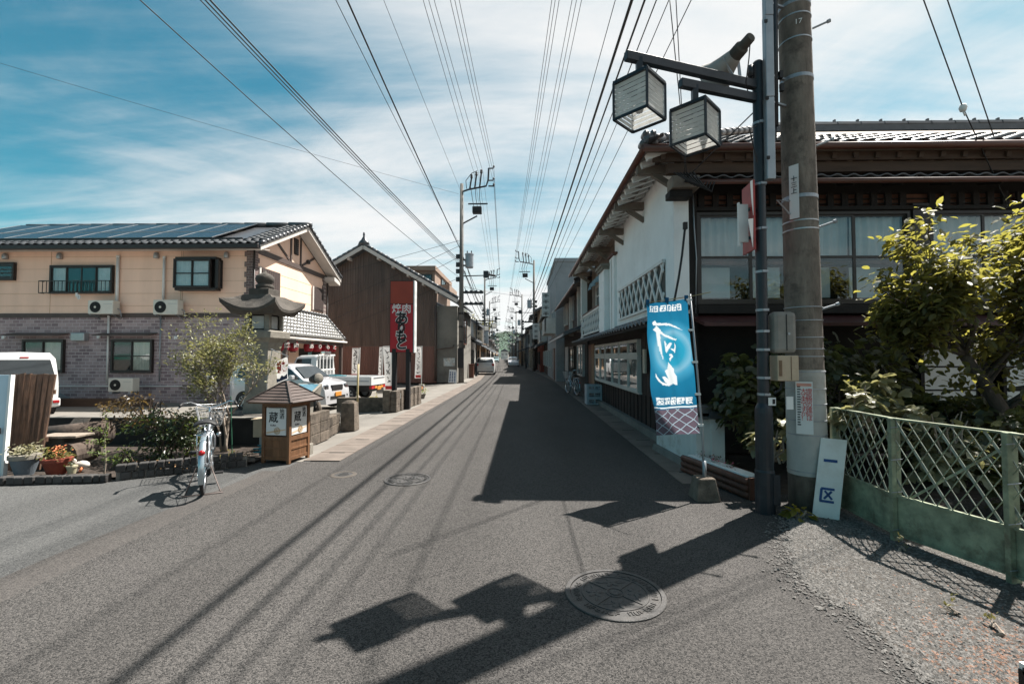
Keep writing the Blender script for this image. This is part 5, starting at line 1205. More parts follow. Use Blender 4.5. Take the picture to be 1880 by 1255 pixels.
# tiled pent roof over the entrance, glazed
mb = MB(); mb.slab([(-8.92,16.7,2.36),(-8.92,22.6,2.36),(XR,22.6,3.55),(XR,16.7,3.55)], (0,0,-.06)); pr = mb.build('pent_roof', M_soffit, yh)
vG = Vector((-1.02,0,1.19)).normalized()
tile_roof(pr, Vector((-8.90,16.65,2.40)), (0,1,0), vG, .265, .20, 22, 8, tile_mesh('roof_tile', .265, .20, M_tile_lt, wave=.03), tilt=.07)
for k in range(8): mb = MB(); a = Vector((-8.90,22.6,2.45))+vG*(k*.196); mb.tube([a, a+vG*.2], [.07,.06], 7); mb.build('verge_tile', M_tile, pr, smooth=True)
mb = MB()
for k in range(20): mb.tube([(XR+.08,16.7+k*.295,3.62),(XR+.08,17.0+k*.295,3.62)], [.08,.07], 7)
mb.build('top_course', M_tile, pr, smooth=True)
mb = MB(); mb.tube([(-8.88,16.6,2.30),(-8.88,22.7,2.30)], .05, 8); mb.build('pent_gutter', M_soffit, pr, smooth=True)
yb('entrance_wall', M_yellow, XR-.001, XR+.03, 18.2, 22.5, 0, 3.0); yb('entrance_beam', M_trim, -9.06, -8.96, 16.8, 22.5, 2.12, 2.24)
for y in (17.0, 22.3): yb('entrance_post', M_trim, -9.10, -8.96, y, y+.14, -.1, 2.12)
yb('entrance_door', M_dkframe, XR+.031, XR+.06, 19.9, 22.0, 0, 1.95); yb('door_poster', mat('teal_poster', (.2,.4,.42), .6, .4, 8), XR+.061, XR+.066, 20.7, 21.05, .9, 1.9)
mb = MB(); mb.lathe([(0,0),(.35,.02),(.42,.2),(.4,.5),(.2,.72),(0,.75)], 20, (XR+.1,17.9,1.1), M=Matrix.Diagonal((.25,1,1,1))); mb.build('dark_bird_panel', M_dkframe, yh, smooth=True)
text('OPEN', .26, frame_M((XR+.07,21.6,1.22),(0,1,0),(0,0,1),(1,0,0)), M_paper, yh)
yb('wall_ornament', M_wood_rb, XR+.031, XR+.07, 18.75, 18.95, .9, 2.1, bevel=.02)
# red paper lanterns
for k, (y, ch) in enumerate(zip((17.15,17.85,19.15,19.95,20.75,21.5), '焼肉ありもと')):
    t = thing('paper_lantern', 'red paper lantern %s under the entrance roof, %s from the left' % (('of the left pair','of the left pair','of the right four','of the right four','of the right four','of the right four')[k], ('first','second','third','fourth','fifth','sixth')[k]), 'lantern', (-9.12, y, 1.80), 0, 'red paper lanterns of the restaurant')
    prof = [(.10,0),(.15,.02)]+[(.15+.045*math.sin(PI*q/14)+(.006 if q % 2 else 0), .02+.40*q/14) for q in range(1,14)]+[(.15,.42),(.10,.44)]
    mb = MB(); mb.lathe(prof, 18, (-9.12,y,1.80)); mb.build('paper_body', M_lred, t, smooth=True)
    mb = MB(); mb.lathe([(.105,-.03),(.105,.012)], 16, (-9.12,y,1.80)); mb.lathe([(.105,.43),(.105,.47)], 16, (-9.12,y,1.80)); mb.tube([(-9.12,y,2.26),(-9.12,y,2.42)], .008, 5); mb.build('black_ring', M_ink, t)
    text(ch, .21, frame_M((-8.94,y-.11,2.02),Vector((.55,.83,0)).normalized(),(0,0,1),Vector((.83,-.55,0)).normalized()), M_soffit, t, depth=.03, font_w=.006)
# ------------------------------------------------------------------ planting bed edge, wall, stones
bw_ = thing('bed_wall', 'low dark wall behind the planting bed, edging the car park', 'wall', (-6.6, 8.05, 0))
mb = MB(); mb.box(-9.6, -4.32, 8.02, 8.14, 0, .49); mb.build('wall', M_shade_wall, bw_)
mb = MB(); mb.box(-9.62, -4.30, 7.995, 8.17, .49, .515); mb.build('coping', M_conc, bw_, bevel=.006)
kb = thing('stone_kerb', 'kerb of small dark stone blocks edging the planting bed', 'kerb', (-5.3, 5.9, 0))
def kerb_run(P, Q, rows, z0=0.0):
    P = Vector(P); Q = Vector(Q); d = (Q-P); ln = d.length; d.normalize(); a = math.atan2(d.y, d.x)
    for r_ in range(rows):
        x = random.uniform(0,.05)
        while x < ln-.05:
            w = random.uniform(.075,.125); c = P+d*(x+w/2)
            mb = MB(); mb.obox((0,0,0), (w-.010, .11+random.uniform(-.01,.012), .092)); o = mb.build('kerb_stone', M_kerbstone, kb, world=False, bevel=.012)
            o.location = (c.x-kb.location.x+random.uniform(-.006,.006), c.y-kb.location.y+random.uniform(-.008,.008), z0+.052+r_*.10); o.rotation_euler = (random.gauss(0,.02), random.gauss(0,.02), a+random.gauss(0,.03)); x += w
kerb_run((-7.6,5.45,0), (-5.30,5.74,0), 1); kerb_run((-5.28,5.82,0), (-4.05,6.62,0), 2)
mb = MB(); mb.bar((-7.6,5.47,.03),(-5.30,5.76,.03),.08,.06); mb.bar((-5.28,5.84,.06),(-4.05,6.64,.06),.08,.14); mb.build('mortar', M_conc, kb)
# plank panel and pale blue sheet at the far left
pp = thing('plank_panel', 'leaning panel of dark brown vertical planks at the left edge', 'fence panel', (-6.3, 6.05, 0))
tl, tr_, bl, br = at(22,686,6.15), at(102,686,6.35), at(10,868,5.98), at(72,866,6.05)
for v in (bl, br): v.z = .07
for k in range(7):
    a, b = k/7+.004, (k+1)/7-.004
    mb = MB(); mb.slab([bl.lerp(br,a), bl.lerp(br,b), tl.lerp(tr_,b)+Vector((0,0,random.uniform(-.012,.012))), tl.lerp(tr_,a)+Vector((0,0,random.uniform(-.012,.012)))], (random.uniform(-.004,.004),.02,0)); mb.build('plank', M_wood_plank, pp)
mb = MB(); mb.bar(bl.lerp(tl,.3)+Vector((0,.04,0)), br.lerp(tr_,.3)+Vector((0,.04,0)),.04,.06); mb.bar(bl.lerp(tl,.8)+Vector((0,.04,0)), br.lerp(tr_,.8)+Vector((0,.04,0)),.04,.06); mb.build('back_rail', M_wood_plank, pp)
bs = thing('blue_panel', 'pale blue metal panel with white edge at the far left', 'panel', (-6.6, 5.8, 0))
a, b, c, d = at(-60,886,5.75), at(6,880,5.80), at(22,688,5.98), at(-40,688,5.9)
a.z = b.z = .0
mb = MB(); mb.slab([a,b,c,d], (0,.04,0)); mb.build('sheet', M_sheetblue, bs)
mb = MB(); mb.bar(b,c,.035,.05,up=(0,1,0)); mb.build('edge_trim', M_white, bs)
mb = MB(); q = at(1,790,5.86); mb.box(q.x-.01,q.x+.03,q.y-.05,q.y-.02,q.z-.04,q.z+.04); mb.build('handle', M_ink, bs)
# flower pots
def pot(name, label, px, py, d, r1, r0, h, m, rim=None, lm=None, nl=60, ls=.05, fm=None, nf=0, seed=1):
    p = at(px, py, d); t = thing(name, label, 'flower pot', (p.x, d, .05), 0); c = (p.x, d, .05)
    mb = MB(); mb.lathe([(r0,0),(r1*.96,h*.8),(r1*.96,h),(r1*.86,h),(r1*.8,h*.86),(0,h*.85)], 24, c); mb.build('pot', m, t, smooth=False)
    mb = MB(); mb.lathe([(r1*.98,h*.78),(r1*1.06,h*.80),(r1*1.06,h*1.0),(r1*.9,h*1.01)], 24, c); mb.build('rim', rim or m, t)
    r_ = random.Random(seed); Ms = [leafM(Vector((p.x+r_.gauss(0,r1*.5), d+r_.gauss(0,r1*.5), .05+h+abs(r_.gauss(0,.05)))), None, ls*r_.uniform(.6,1.3), -.5, r_) for _ in range(nl)]
    put_leaves(t, leaf_data('leaf', lm), Ms, 0, rest='leaves')
    if fm:
        Ms = [leafM(Vector((p.x+r_.gauss(r1*.2,r1*.3), d+r_.gauss(0,r1*.3), .05+h+r_.uniform(.06,.16))), None, .032*r_.uniform(.8,1.3), -.3, r_) for _ in range(nf)]
        put_leaves(t, leaf_data('petal', fm), Ms, 0, rest='blossoms')
    return t
pot('flower_pot', 'blue-grey pot with pale rim and silvery plant before the plank panel', 45, 866, 5.86, .155, .09, .27, M_bluegrey, M_granite_lt, leaf_mat('silver_leaf', (.28,.26,.17), (.3,.28,.14), .6, .3), 150, .06, seed=1)
pot('flower_pot', 'terracotta pot with coral flowers on the stone kerb', 104, 866, 5.92, .155, .095, .21, M_terra, None, leaf_mat('herb_leaf', (.15,.15,.05), (.3,.28,.06), .5, .35), 170, .05, L_flower, 70, 2)
pot('flower_pot', 'tiny cream pot beside the terracotta pot', 132, 863, 5.95, .058, .04, .105, M_cream, None, L_bush, 40, .035, seed=3)
# logs and slabs stacked behind the pots
lgs = thing('timber_slab', 'weathered timber slab bench behind the flower pots', 'bench', (-5.7, 6.5, 0))
a = at(78,803,6.35); b = at(160,796,6.45)
mb = MB(); mb.slab([(a.x,6.22,a.z),(b.x,6.28,a.z+.005),(b.x+.02,6.55,a.z+.01),(a.x+.02,6.5,a.z+.01)], (0,0,.035)); mb.build('seat', M_bark_lt, lgs, bevel=.008)
mb = MB(); mb.tube([(a.x+.45,6.25,.22),(a.x+.47,6.6,.24)], [.17,.16], 14); mb.build('log_leg', M_bark, lgs)
mb = MB(); mb.box(a.x+.04,a.x+.34,6.3,6.5,.03,a.z); mb.build('stone_leg', M_granite, lgs, bevel=.02)
sl = thing('split_log', 'dark split log leaning on the wall behind the timber bench', 'log', (-5.6, 7.2, 0))
mb = MB(); p = at(140,785,7.0); mb.tube([(p.x-.42,7.0,.34),(p.x+.40,7.1,.40)], [.17,.19], 12); mb.build('log', M_bark, sl, smooth=True)
mb = MB(); p2 = at(108,790,6.9); mb.slab([(p2.x-.14,6.8,.1),(p2.x+.14,6.85,.1),(p2.x+.2,7.2,.62),(p2.x-.05,7.2,.62)], (0,.03,0)); mb.build('bark_slab', M_granite, sl)
gn = thing('garden_ornament', 'small pale animal figure lying on the bed beside the cream pot', 'ornament', (-5.15, 6.15, .05))
mb = MB(); p = at(148,842,6.1); mb.tube([(p.x-.09,6.1,.11),(p.x-.03,6.1,.13),(p.x+.05,6.12,.13),(p.x+.10,6.12,.11)], [.03,.055,.058,.03], 12); mb.tube([(p.x-.10,6.08,.15),(p.x-.08,6.08,.19),(p.x-.06,6.08,.20)], [.03,.042,.025], 10); mb.build('body', M_soffit, gn, smooth=True, sub=1)
for s_ in (-1,1): mb = MB(); mb.lathe([(0,0),(.014,.01),(0,.04)], 6, (p.x-.085+.02*s_,6.06,.20)); mb.build('ear', L_flower, gn, smooth=True)
for dx in (-.06,.05): mb = MB(); mb.tube([(p.x+dx,6.08,.1),(p.x+dx-.01,6.05,.045)], [.018,.014], 6); mb.build('foot', L_flower, gn, smooth=True)
# plants in the bed
l_b = leaf_data('leaf', L_bush); l_br = leaf_data('leaf', L_brown); l_ol = leaf_data('leaf', L_olive, .05); l_y = leaf_data('leaf', L_yel)
L_fresh = leaf_mat('fresh_leaf', (.12,.16,.05), (.28,.34,.07), .4, .4); l_fr = leaf_data('leaf', L_fresh)
st = thing('leafy_stem', 'single upright leafy stem rising in the bed right of the pots', 'plant', (-5.35, 5.95, .05)); mb = MB(); p0 = at(192,862,5.95); p0.z = .05; pts = [p0+Vector((.01*math.sin(k),.0,k*.095)) for k in range(9)]; mb.tube(pts, [.010]*5+[.006]*4, 6); mb.build('stem', M_bark_lt, st)
r_ = random.Random(5); Ms = []
for k in range(2, 9):
    for q in range(12): Ms.append(leafM(pts[k]+Vector((r_.gauss(-.0,.015),r_.gauss(0,.02),r_.gauss(0,.03))), None, r_.uniform(.03,.055), .1, r_))
for j, zz in enumerate((.62,.45,.30)):
    for q in range(30): Ms.append(leafM(p0+Vector((-.02-r_.random()*.22, r_.gauss(0,.02), zz-r_.random()*.06)), None, r_.uniform(.03,.05), .1, r_))
put_leaves(st, l_fr, Ms, 0, rest='leaves')
bush('bronze_shrub', 'bronze-leaved shrub spreading above the planting bed', 'shrub', at(272,735,7.3).x, 7.3, .42, .62, .4, .30, 900, l_br, .06, M_bark, 0, .2, 31, stems=14)
bush('dark_shrub', 'dense dark green shrub left of the bicycle', 'shrub', at(300,800,6.7).x, 6.75, .05, .52, .35, .36, 1300, l_b, .065, M_bark, 0, .3, 32)
bush('dark_shrub', 'small fresh green shrub low before the dense dark shrub', 'shrub', at(232,830,6.3).x, 6.3, .05, .16, .12, .14, 130, l_fr, .055, M_bark, 0, .2, 33)
bush('dark_shrub', 'thin olive-green shrub directly behind the bicycle', 'shrub', at(345,800,6.9).x, 7.0, .05, .25, .2, .36, 420, l_ol, .06, M_bark, 0, .0, 34)
bush('yellow_groundcover', 'yellow groundcover flowers beside the bicycle wheel', 'plant', at(418,848,6.75).x, 6.85, .06, .22, .1, .035, 160, l_y, .035, M_bark_lt, 0, -.3, 35, stems=3)
bush('dry_groundcover', 'dry orange leaves on the soil at the bed edge', 'plant', at(260,868,6.1).x, 6.12, .06, .5, .10, .02, 170, leaf_data('leaf', leaf_mat('dry_leaf', (.24,.13,.05), (.3,.2,.05), .7, .2)), .035, M_bark_lt, 0, -.1, 36, stems=3)
bush('bed_weeds', 'reddish weeds between the rocks by the sake sign', 'plant', at(445,842,6.9).x, 6.95, .05, .2, .1, .06, 120, l_br, .035, M_bark_lt, 0, -.2, 37, stems=3)
for k, (px, py, s_) in enumerate(((438,850,.09),(460,846,.07),(425,858,.06))):
    p = at(px, py, 6.75); mb = MB(); mb.lathe([(0,-.6),(.8,-.5),(1,0),(.7,.5),(0,.7)], 7, (0,0,0)); mb.v = [(p.x+x*s_*1.3+random.gauss(0,.008), 6.74+y*s_+random.gauss(0,.008), .06+z*s_*.8+random.gauss(0,.006)) for x, y, z in mb.v]
    tag(mb.build('rock', M_granite), ['largest grey rock at the bed corner near the sake sign', 'middle grey rock nearest the sake sign', 'smallest grey rock nearest the bicycle'][k], 'rock', 'rocks at the corner of the bed')
hs = MB(); p = at(475,838,6.95); hs.tube([(p.x+.08*math.cos(q*.7),6.95+.05*math.sin(q*.7),.10+.006*q) for q in range(22)], .011, 6); tag(hs.build('garden_hose', M_tarp), 'coil of turquoise hose beside the sake sign', 'hose')
# olive-like tree
ot = thing('olive_tree', 'loose olive-green tree standing behind the bicycle', 'tree', (-5.35, 7.45, .03)); rnd2 = random.Random(21); mb = MB(); tips = []
bx_, by_ = at(410,830,7.45).x, 7.45
for p, d, l, r0_ in (((bx_,by_,0),(.02,0,1),.62,.03), ((bx_+.06,by_-.02,0),(.16,0,1),.60,.026), ((bx_-.03,by_,0),(-.22,.05,1),.6,.018)):
    grow(mb, p, d, l, r0_, 5, tips, .36, .22, (2,3), .80, rnd2)
mb.build('trunk', M_bark_lt, ot, smooth=True); Ms = []
x_lo, x_hi = at(335,700,7.45).x, at(508,700,7.45).x
for p, d in tips:
    if p.z < .55 or p.z > 2.36: continue
    for q in range(2):
        pp_ = p+Vector((rnd2.gauss(0,.06),rnd2.gauss(0,.06),rnd2.gauss(0,.06)))
        if x_lo < pp_.x < x_hi: Ms.append(leafM(pp_, d, rnd2.uniform(.035,.07), -.35, rnd2))
put_leaves(ot, l_ol, Ms, 0, rest='crown'); print('olive leaves', len(Ms), 'kaki')
mb = MB(); p = at(428,735,7.3); mb.tube([(p.x,7.3,0),(p.x-.04,7.3,.95)], .008, 6); tag(mb.build('garden_stake', flat('green_stake', (.03,.12,.07))), 'thin green garden stake beside the olive tree trunk', 'stake')
# ------------------------------------------------------------------ wooden sake sign lantern
sk = thing('sake_sign', 'wooden lantern-shaped sake sign with dark slatted pyramid roof', 'sign', (-3.66, 7.0, 0), -.19)
def sb(name, m, *a, parent=None, bevel=0): mb = MB(); mb.box(*a); return mb.build(name, m, parent or sk, world=False, bevel=bevel)
h = .215
for sx in (-1,1):
    for sy in (-1,1): sb('corner_post', M_wood_honey, sx*h-.024, sx*h+.024, sy*h-.024, sy*h+.024, 0, .90, bevel=.003)
for k in range(4):
    Rz = Matrix.Rotation(k*PI/2, 4, 'Z')
    def face(name, m, *a, parent=None):
        mb = MB(); mb.box(*a); mb.v = [tuple(Rz @ Vector(p)) for p in mb.v]; return mb.build(name, m, parent or sk, world=False)
    face('top_rail', M_wood_honey, -h+.024, h-.024, -h-.02, -h+.02, .84, .90); face('mid_rail', M_wood_honey, -h+.024, h-.024, -h-.021, -h+.021, .34, .40)
    face('bottom_rail', M_wood_honey, -h+.024, h-.024, -h-.02, -h+.02, .05, .10); face('cross_rail', M_wood_honey, -h+.024, h-.024, -h-.017, -h+.017, .205, .235)
    for q in range(3): w_ = (2*h-.048)/3; face('base_plank', M_wood_honey, -h+.024+q*w_+.002, -h+.024+(q+1)*w_-.002, -h-.008, -h+.006, .10, .34)
    pn = face('paper_panel', M_paper, -h+.045, h-.045, -h-.012, -h+.006, .42, .825)
    if k in (0, 1):
        Wm = wmat(sk) @ Rz
        F = lambda x, z, o=.0135: Wm @ frame_M((x,-h-o,z),(1,0,0),(0,0,1),(0,-1,0))
        text('蔵', .165, F(-.045,.675), M_ink, pn, font_w=.0015); text('地\n酒', .085, F(.10,.735), M_ink, pn, line=.85); text('KURA', .036, F(-.05,.565), M_ink, pn)
        gd = mat('gold_print_%d' % k, (.36,.22,.08), .6, .2, 9)
        mb = MB(); c = Vector((.02,.485))
        for ring in (.055,.038):
            for q in range(6):
                a0, a1 = q*PI/3+ring*9, (q+1)*PI/3+ring*9; mb.bar((c.x+ring*math.cos(a0),-h-.0135,c.y+ring*math.sin(a0)),(c.x+ring*math.cos(a1),-h-.0135,c.y+ring*math.sin(a1)),.006,.003,up=(0,1,0))
        for q in range(3): a0 = q*PI/3; mb.bar((c.x+.04*math.cos(a0),-h-.0135,c.y+.04*math.sin(a0)),(c.x-.04*math.cos(a0),-h-.0135,c.y-.04*math.sin(a0)),.006,.003,up=(0,1,0))
        mb.v = [tuple(Rz @ Vector(p)) for p in mb.v]; mb.build('emblem', gd, pn, world=False)
        mb = MB(); mb.slab([(-h+.05,-h-.0125,.435),(-h+.05,-h-.0125,.465),(h-.05,-h-.0125,.52),(h-.05,-h-.0125,.50)], (0,-.0005,0)); mb.v = [tuple(Rz @ Vector(p)) for p in mb.v]; mb.build('gold_band', mat('pale_gold_print_%d' % k, (.55,.42,.30), .6, .1, 9), pn, world=False)
    # roof slope in lapped boards
    R0, zE, zA = .385, .915, 1.20
    for q in range(7):
        t0, t1 = q/7, (q+1)/7+.02
        def pt(t, sx): rr2 = R0*(1-t)+.03*t; return Vector((sx*rr2, -rr2, zE+(zA-zE)*t))
        lift = Vector((0,-.004,.012))
        mb = MB(); mb.slab([pt(t0,-1)+lift, pt(t0,1)+lift, pt(min(1,t1),1), pt(min(1,t1),-1)], (0,.004,-.012)); mb.v = [tuple(Rz @ Vector(p)) for p in mb.v]; mb.build('roof_board', mat('roof_board_metal_%d%d' % (k,q), (.105,.085,.078), .45, .2, 6, spec=.5) if False else M_trim, sk, world=False)
    mb = MB(); mb.bar(Rz @ Vector((-R0,-R0,zE+.01)), Rz @ Vector((-.03,-.03,zA+.012)), .028, .028); mb.build('hip_batten', M_trim, sk, world=False)
sb('apex_cap', M_trim, -.035, .035, -.035, .035, 1.19, 1.225, bevel=.006); mb = MB(); mb.hexa([(-.37,-.37,.90),(.37,-.37,.90),(.37,.37,.90),(-.37,.37,.90)],[(-.37,-.37,.914),(.37,-.37,.914),(.37,.37,.914),(-.37,.37,.914)]); mb.build('eave_board', M_wood_honey, sk, world=False)
# beige meter box behind it
t = thing('letter_box', 'small beige box on the dark wall left of the sake sign', 'box', (-4.30, 7.2, .25)); p = at(478,790,7.15)
mb = MB(); mb.box(p.x-.09,p.x+.10,7.10,7.25,.33,.60); mb.build('casing', M_beige, t, bevel=.006); mb = MB(); mb.box(p.x-.11,p.x+.12,7.07,7.27,.60,.62); mb.build('lid', M_beige, t)
mb = MB(); mb.box(p.x-.02,p.x+.02,7.16,7.2,.03,.33); mb.build('leg', M_galv, t)
# block walls right of the sign
bwl = thing('block_wall', 'stained concrete block wall just right of the sake sign', 'wall', (-3.8, 8.2, 0))
for r_i in range(3):
    for k in range(3):
        mb = MB(); y0 = 7.62+k*.40; mb.box(-3.90,-3.76,y0+.004,y0+.396,.004+r_i*.19,.004+r_i*.19+.182); mb.build('block', M_block, bwl, bevel=.008)
    for k in range(2): mb = MB(); mb.box(-4.28+k*.20,-4.085+k*.19,7.62,7.76,.004+r_i*.19,.004+r_i*.19+.182); mb.build('block', M_block, bwl, bevel=.008)
b2_ = thing('block_wall', 'second weathered block wall running towards the silver car', 'wall', (-4.05, 9.3, 0))
for r_i in range(2):
    for k in range(3): mb = MB(); y0 = 8.86+k*.26; mb.box(-3.99-.03*k,-3.82-.03*k,y0+.004,y0+.257,.004+r_i*.20,.004+r_i*.20+.193); mb.build('block', M_block, b2_, bevel=.012)
t = thing('cut_stone', 'two short stone offcuts at the foot of the sake sign', 'stone', (-3.55,7.42,0))
for k, x in enumerate((-3.60,-3.50)): mb = MB(); mb.box(x-.035,x+.035,7.38,7.5,0,.20-.03*k); mb.build('offcut', M_granite_lt, t, bevel=.008)
# information stand of pale stone with glass top
inf = thing('information_stand', 'pale stone information stand with sloping blue glass top', 'information stand', (-4.22, 8.75, 0)); p = at(558,740,8.75)
mb = MB(); mb.box(p.x-.13,p.x+.13,8.62,8.88,0,.74); mb.build('pillar', M_granite_lt, inf, bevel=.008)
mb = MB(); mb.hexa([(p.x-.19,8.52,.74),(p.x+.19,8.52,.74),(p.x+.19,9.0,.74),(p.x-.19,9.0,.74)],[(p.x-.24,8.48,.86),(p.x+.24,8.48,.86),(p.x+.24,9.02,1.06),(p.x-.24,9.02,1.06)]); mb.build('head', M_granite_lt, inf, bevel=.006)
mb = MB(); mb.slab([(p.x-.19,8.53,.882),(p.x+.19,8.53,.882),(p.x+.19,8.97,1.045),(p.x-.19,8.97,1.045)], (0,-.002,.006)); mb.build('glass_plate', mat('blue_glass_plate', (.09,.20,.26), .08, .1, 3, spec=.8), inf)
text('八\n日\n市', .13, MF(p.x+.02,8.616,.40), mat('engraving', (.16,.14,.12), .9, .2, 9), inf, line=.9)
mb = MB(); mb.tube([(p.x+.20,8.95,.0),(p.x+.21,8.95,.55),(p.x+.19,8.95,.70)], [.06,.055,.035], 9); tag(mb.build('stone_post', M_block, smooth=True), 'rough brown stone post behind the information stand', 'post')
# ice flag and round lamp
ic = thing('ice_flag', 'white ice flag with red character and dark blue waves', 'flag', (-4.5, 8.3, .9))
q4i = [at(509,703,8.3), at(529,695,8.2), at(528,654,8.2), at(506,664,8.3)]
mb = MB(); k_ = 8
for j in range(k_+1):
    for i in range(5): 
        u, v = i/4, j/k_; q = q4i[0].lerp(q4i[1],u).lerp(q4i[3].lerp(q4i[2],u), v); mb.v.append((q.x, q.y+.012*math.sin(v*7+u*3), q.z))
for j in range(k_):
    for i in range(4): a = j*5+i; mb.f.append((a,a+1,a+6,a+5))
mb.build('cloth', paper_mat('flag_cloth', (.75,.74,.72), .4), ic, smooth=True)
def iq(u, v, o=-.022): q = q4i[0].lerp(q4i[1],u).lerp(q4i[3].lerp(q4i[2],u), v); return Vector((q.x,q.y+o,q.z))
exi = (q4i[1]-q4i[0]).normalized(); eyi = (q4i[3]-q4i[0]).normalized()
text('氷', .20, frame_M(iq(.5,.60), exi, (eyi-exi*eyi.dot(exi)).normalized(), exi.cross(eyi).normalized()), M_inkred, ic, depth=.003, font_w=.02)
mb = MB(); mb.slab([iq(.02,.02),iq(.98,.02),iq(.98,.24),iq(.7,.17),iq(.5,.26),iq(.3,.14),iq(.02,.20)], (0,-.004,0)); mb.build('wave_print', mat('navy_print', (.012,.03,.09), .6, .1, 5), ic)
mb = MB(); mb.tube([at(497,640,8.35), at(512,647,8.28), at(530,654,8.2)], .006, 6); mb.tube([at(500,640,8.36), at(490,700,8.4), at(488,770,8.4)], .008, 6); mb.build('rod', M_alu, ic)
rl = thing('spotlight', 'round spotlight with pale lens beside the ice flag', 'spotlight', (-4.1, 8.6, .9)); c = at(584,694,9.1); q = Vector((.75,-.55,.12)).normalized().to_track_quat('Z','Y').to_matrix().to_4x4()
mb = MB(); mb.lathe([(0,-.28),(.06,-.26),(.09,-.12),(.105,0),(.105,.02)], 20, c, M=q); mb.build('housing', M_ink, rl, smooth=True)
mb = MB(); mb.lathe([(.10,.022),(.08,.035),(0,.04)], 20, c, M=q); mb.build('lens', M_granite_lt, rl, smooth=True)
mb = MB(); mb.tube([c+Vector((0,0,-.1)), (c.x,c.y,-.05)], .02, 6); mb.build('stem', M_galv, rl)
# big stone lantern
sl_ = thing('stone_lantern', 'tall weathered stone lantern with curled square roof', 'stone lantern', (at(485,600,10.6).x, 10.6, -.08), R(-2))
Zs = lambda py: 1.6+(654-py)*10.6/835.6
def sqring(levels, name, m, flare=0.0, n=10):
    """square stone course: levels (half size, z, corner lift)"""
    mb = MB()
    for hh_, z, lift in levels:
        for e in range(4):
            for k in range(n):
                u = -1+2*k/n; A_ = Vector((u, -1)); 
                for _ in range(e): A_ = Vector((-A_.y, A_.x))
                t_ = abs(u)**2.6; mb.v.append((A_.x*hh_*(1+flare*t_*(1 if lift else 0)), A_.y*hh_*(1+flare*t_*(1 if lift else 0)), z+lift*t_+.08))
    N_ = 4*n
    for i in range(len(levels)-1):
        for j in range(N_): mb.f.append((i*N_+j, i*N_+(j+1)%N_, (i+1)*N_+(j+1)%N_, (i+1)*N_+j))
    mb.f.append(tuple(range(N_-1,-1,-1))); mb.f.append(tuple((len(levels)-1)*N_+j for j in range(N_)))
    return mb.build(name, m, sl_, world=False, smooth=False)
sqring([(.62,0,0),(.62,.25,0),(.55,.30,0)], 'base_stone', M_granite); sqring([(.30,.30,0),(.27,.7,0),(.26,Zs(640),0),(.30,Zs(628),0)], 'shaft', M_granite_lt)
sqring([(.30,Zs(628),0),(.40,Zs(620),0),(.41,Zs(609),0),(.33,Zs(606),0)], 'platform', M_granite_lt)
fz0, fz1 = Zs(606), Zs(577); fh = .235
for sx in (-1,1):
    for sy in (-1,1): mb = MB(); mb.box(sx*fh-.055,sx*fh+.055,sy*fh-.055,sy*fh+.055,fz0+.08,fz1+.08); mb.build('firebox_pillar', M_granite_lt, sl_, world=False)
for k in range(4):
    Rz = Matrix.Rotation(k*PI/2,4,'Z')
    for nm, m, a in (('window_frame', M_wood_bk, (-.18,-.15,-fh-.02,-fh+.02,fz0+.10,fz1+.06)), ('window_frame', M_wood_bk, (.15,.18,-fh-.02,-fh+.02,fz0+.10,fz1+.06)), ('window_frame', M_wood_bk, (-.15,.15,-fh-.02,-fh+.02,fz0+.08,fz0+.115)), ('window_frame', M_wood_bk, (-.15,.15,-fh-.02,-fh+.02,fz1+.04,fz1+.075)), ('paper_pane', M_lampglass, (-.15,.15,-fh-.003,-fh+.003,fz0+.115,fz1+.04))):
        mb = MB(); mb.box(*a); mb.v = [tuple(Rz @ Vector(p)) for p in mb.v]; mb.build(nm, m, sl_, world=False)
sqring([(.30,Zs(578),0),(.48,Zs(577),.0),(.55,Zs(573),.19),(.56,Zs(568),.22),(.39,Zs(555),.09),(.27,Zs(544),.03),(.25,Zs(541),0)], 'roof', M_granite, .17)
sqring([(.235,Zs(541),0),(.24,Zs(530),0),(.21,Zs(529),0)], 'roof_collar', M_granite)
mb = MB(); mb.lathe([(.15,Zs(530)+.08),(.19,Zs(527)+.08),(.20,Zs(522)+.08),(.15,Zs(519.5)+.08),(.15,Zs(519)+.08),(.19,Zs(515)+.08),(.205,Zs(510)+.08),(.19,Zs(505)+.08),(.13,Zs(501)+.08),(.05,Zs(498)+.08),(.02,Zs(495)+.08),(0,Zs(492)+.08)], 22); mb.build('finial', M_granite, sl_, world=False, smooth=True)
# square concrete post and bamboo pole
cp = thing('concrete_post', 'squat weathered concrete gate post beside the car park entrance', 'post', (-3.75, 9.85, 0))
mb = MB(); mb.hexa([(-3.92,9.70,0),(-3.60,9.70,0),(-3.60,10.0,0),(-3.92,10.0,0)],[(-3.90,9.71,.60),(-3.62,9.71,.60),(-3.62,9.98,.60),(-3.90,9.98,.60)]); mb.build('post', M_block, cp, bevel=.014)
mb = MB(); mb.hexa([(-3.89,9.72,.60),(-3.63,9.72,.60),(-3.63,9.97,.60),(-3.89,9.97,.60)],[(-3.83,9.78,.645),(-3.69,9.78,.645),(-3.69,9.91,.645),(-3.83,9.91,.645)]); mb.build('top', M_block, cp, bevel=.01)
mb = MB(); a, b = at(655,745,10.1), at(658,668,10.1); a.z = 0; mb.tube([a, b], .024, 8); tag(mb.build('bamboo_pole', M_brass, smooth=True), 'upright bamboo pole behind the squat concrete post', 'pole')
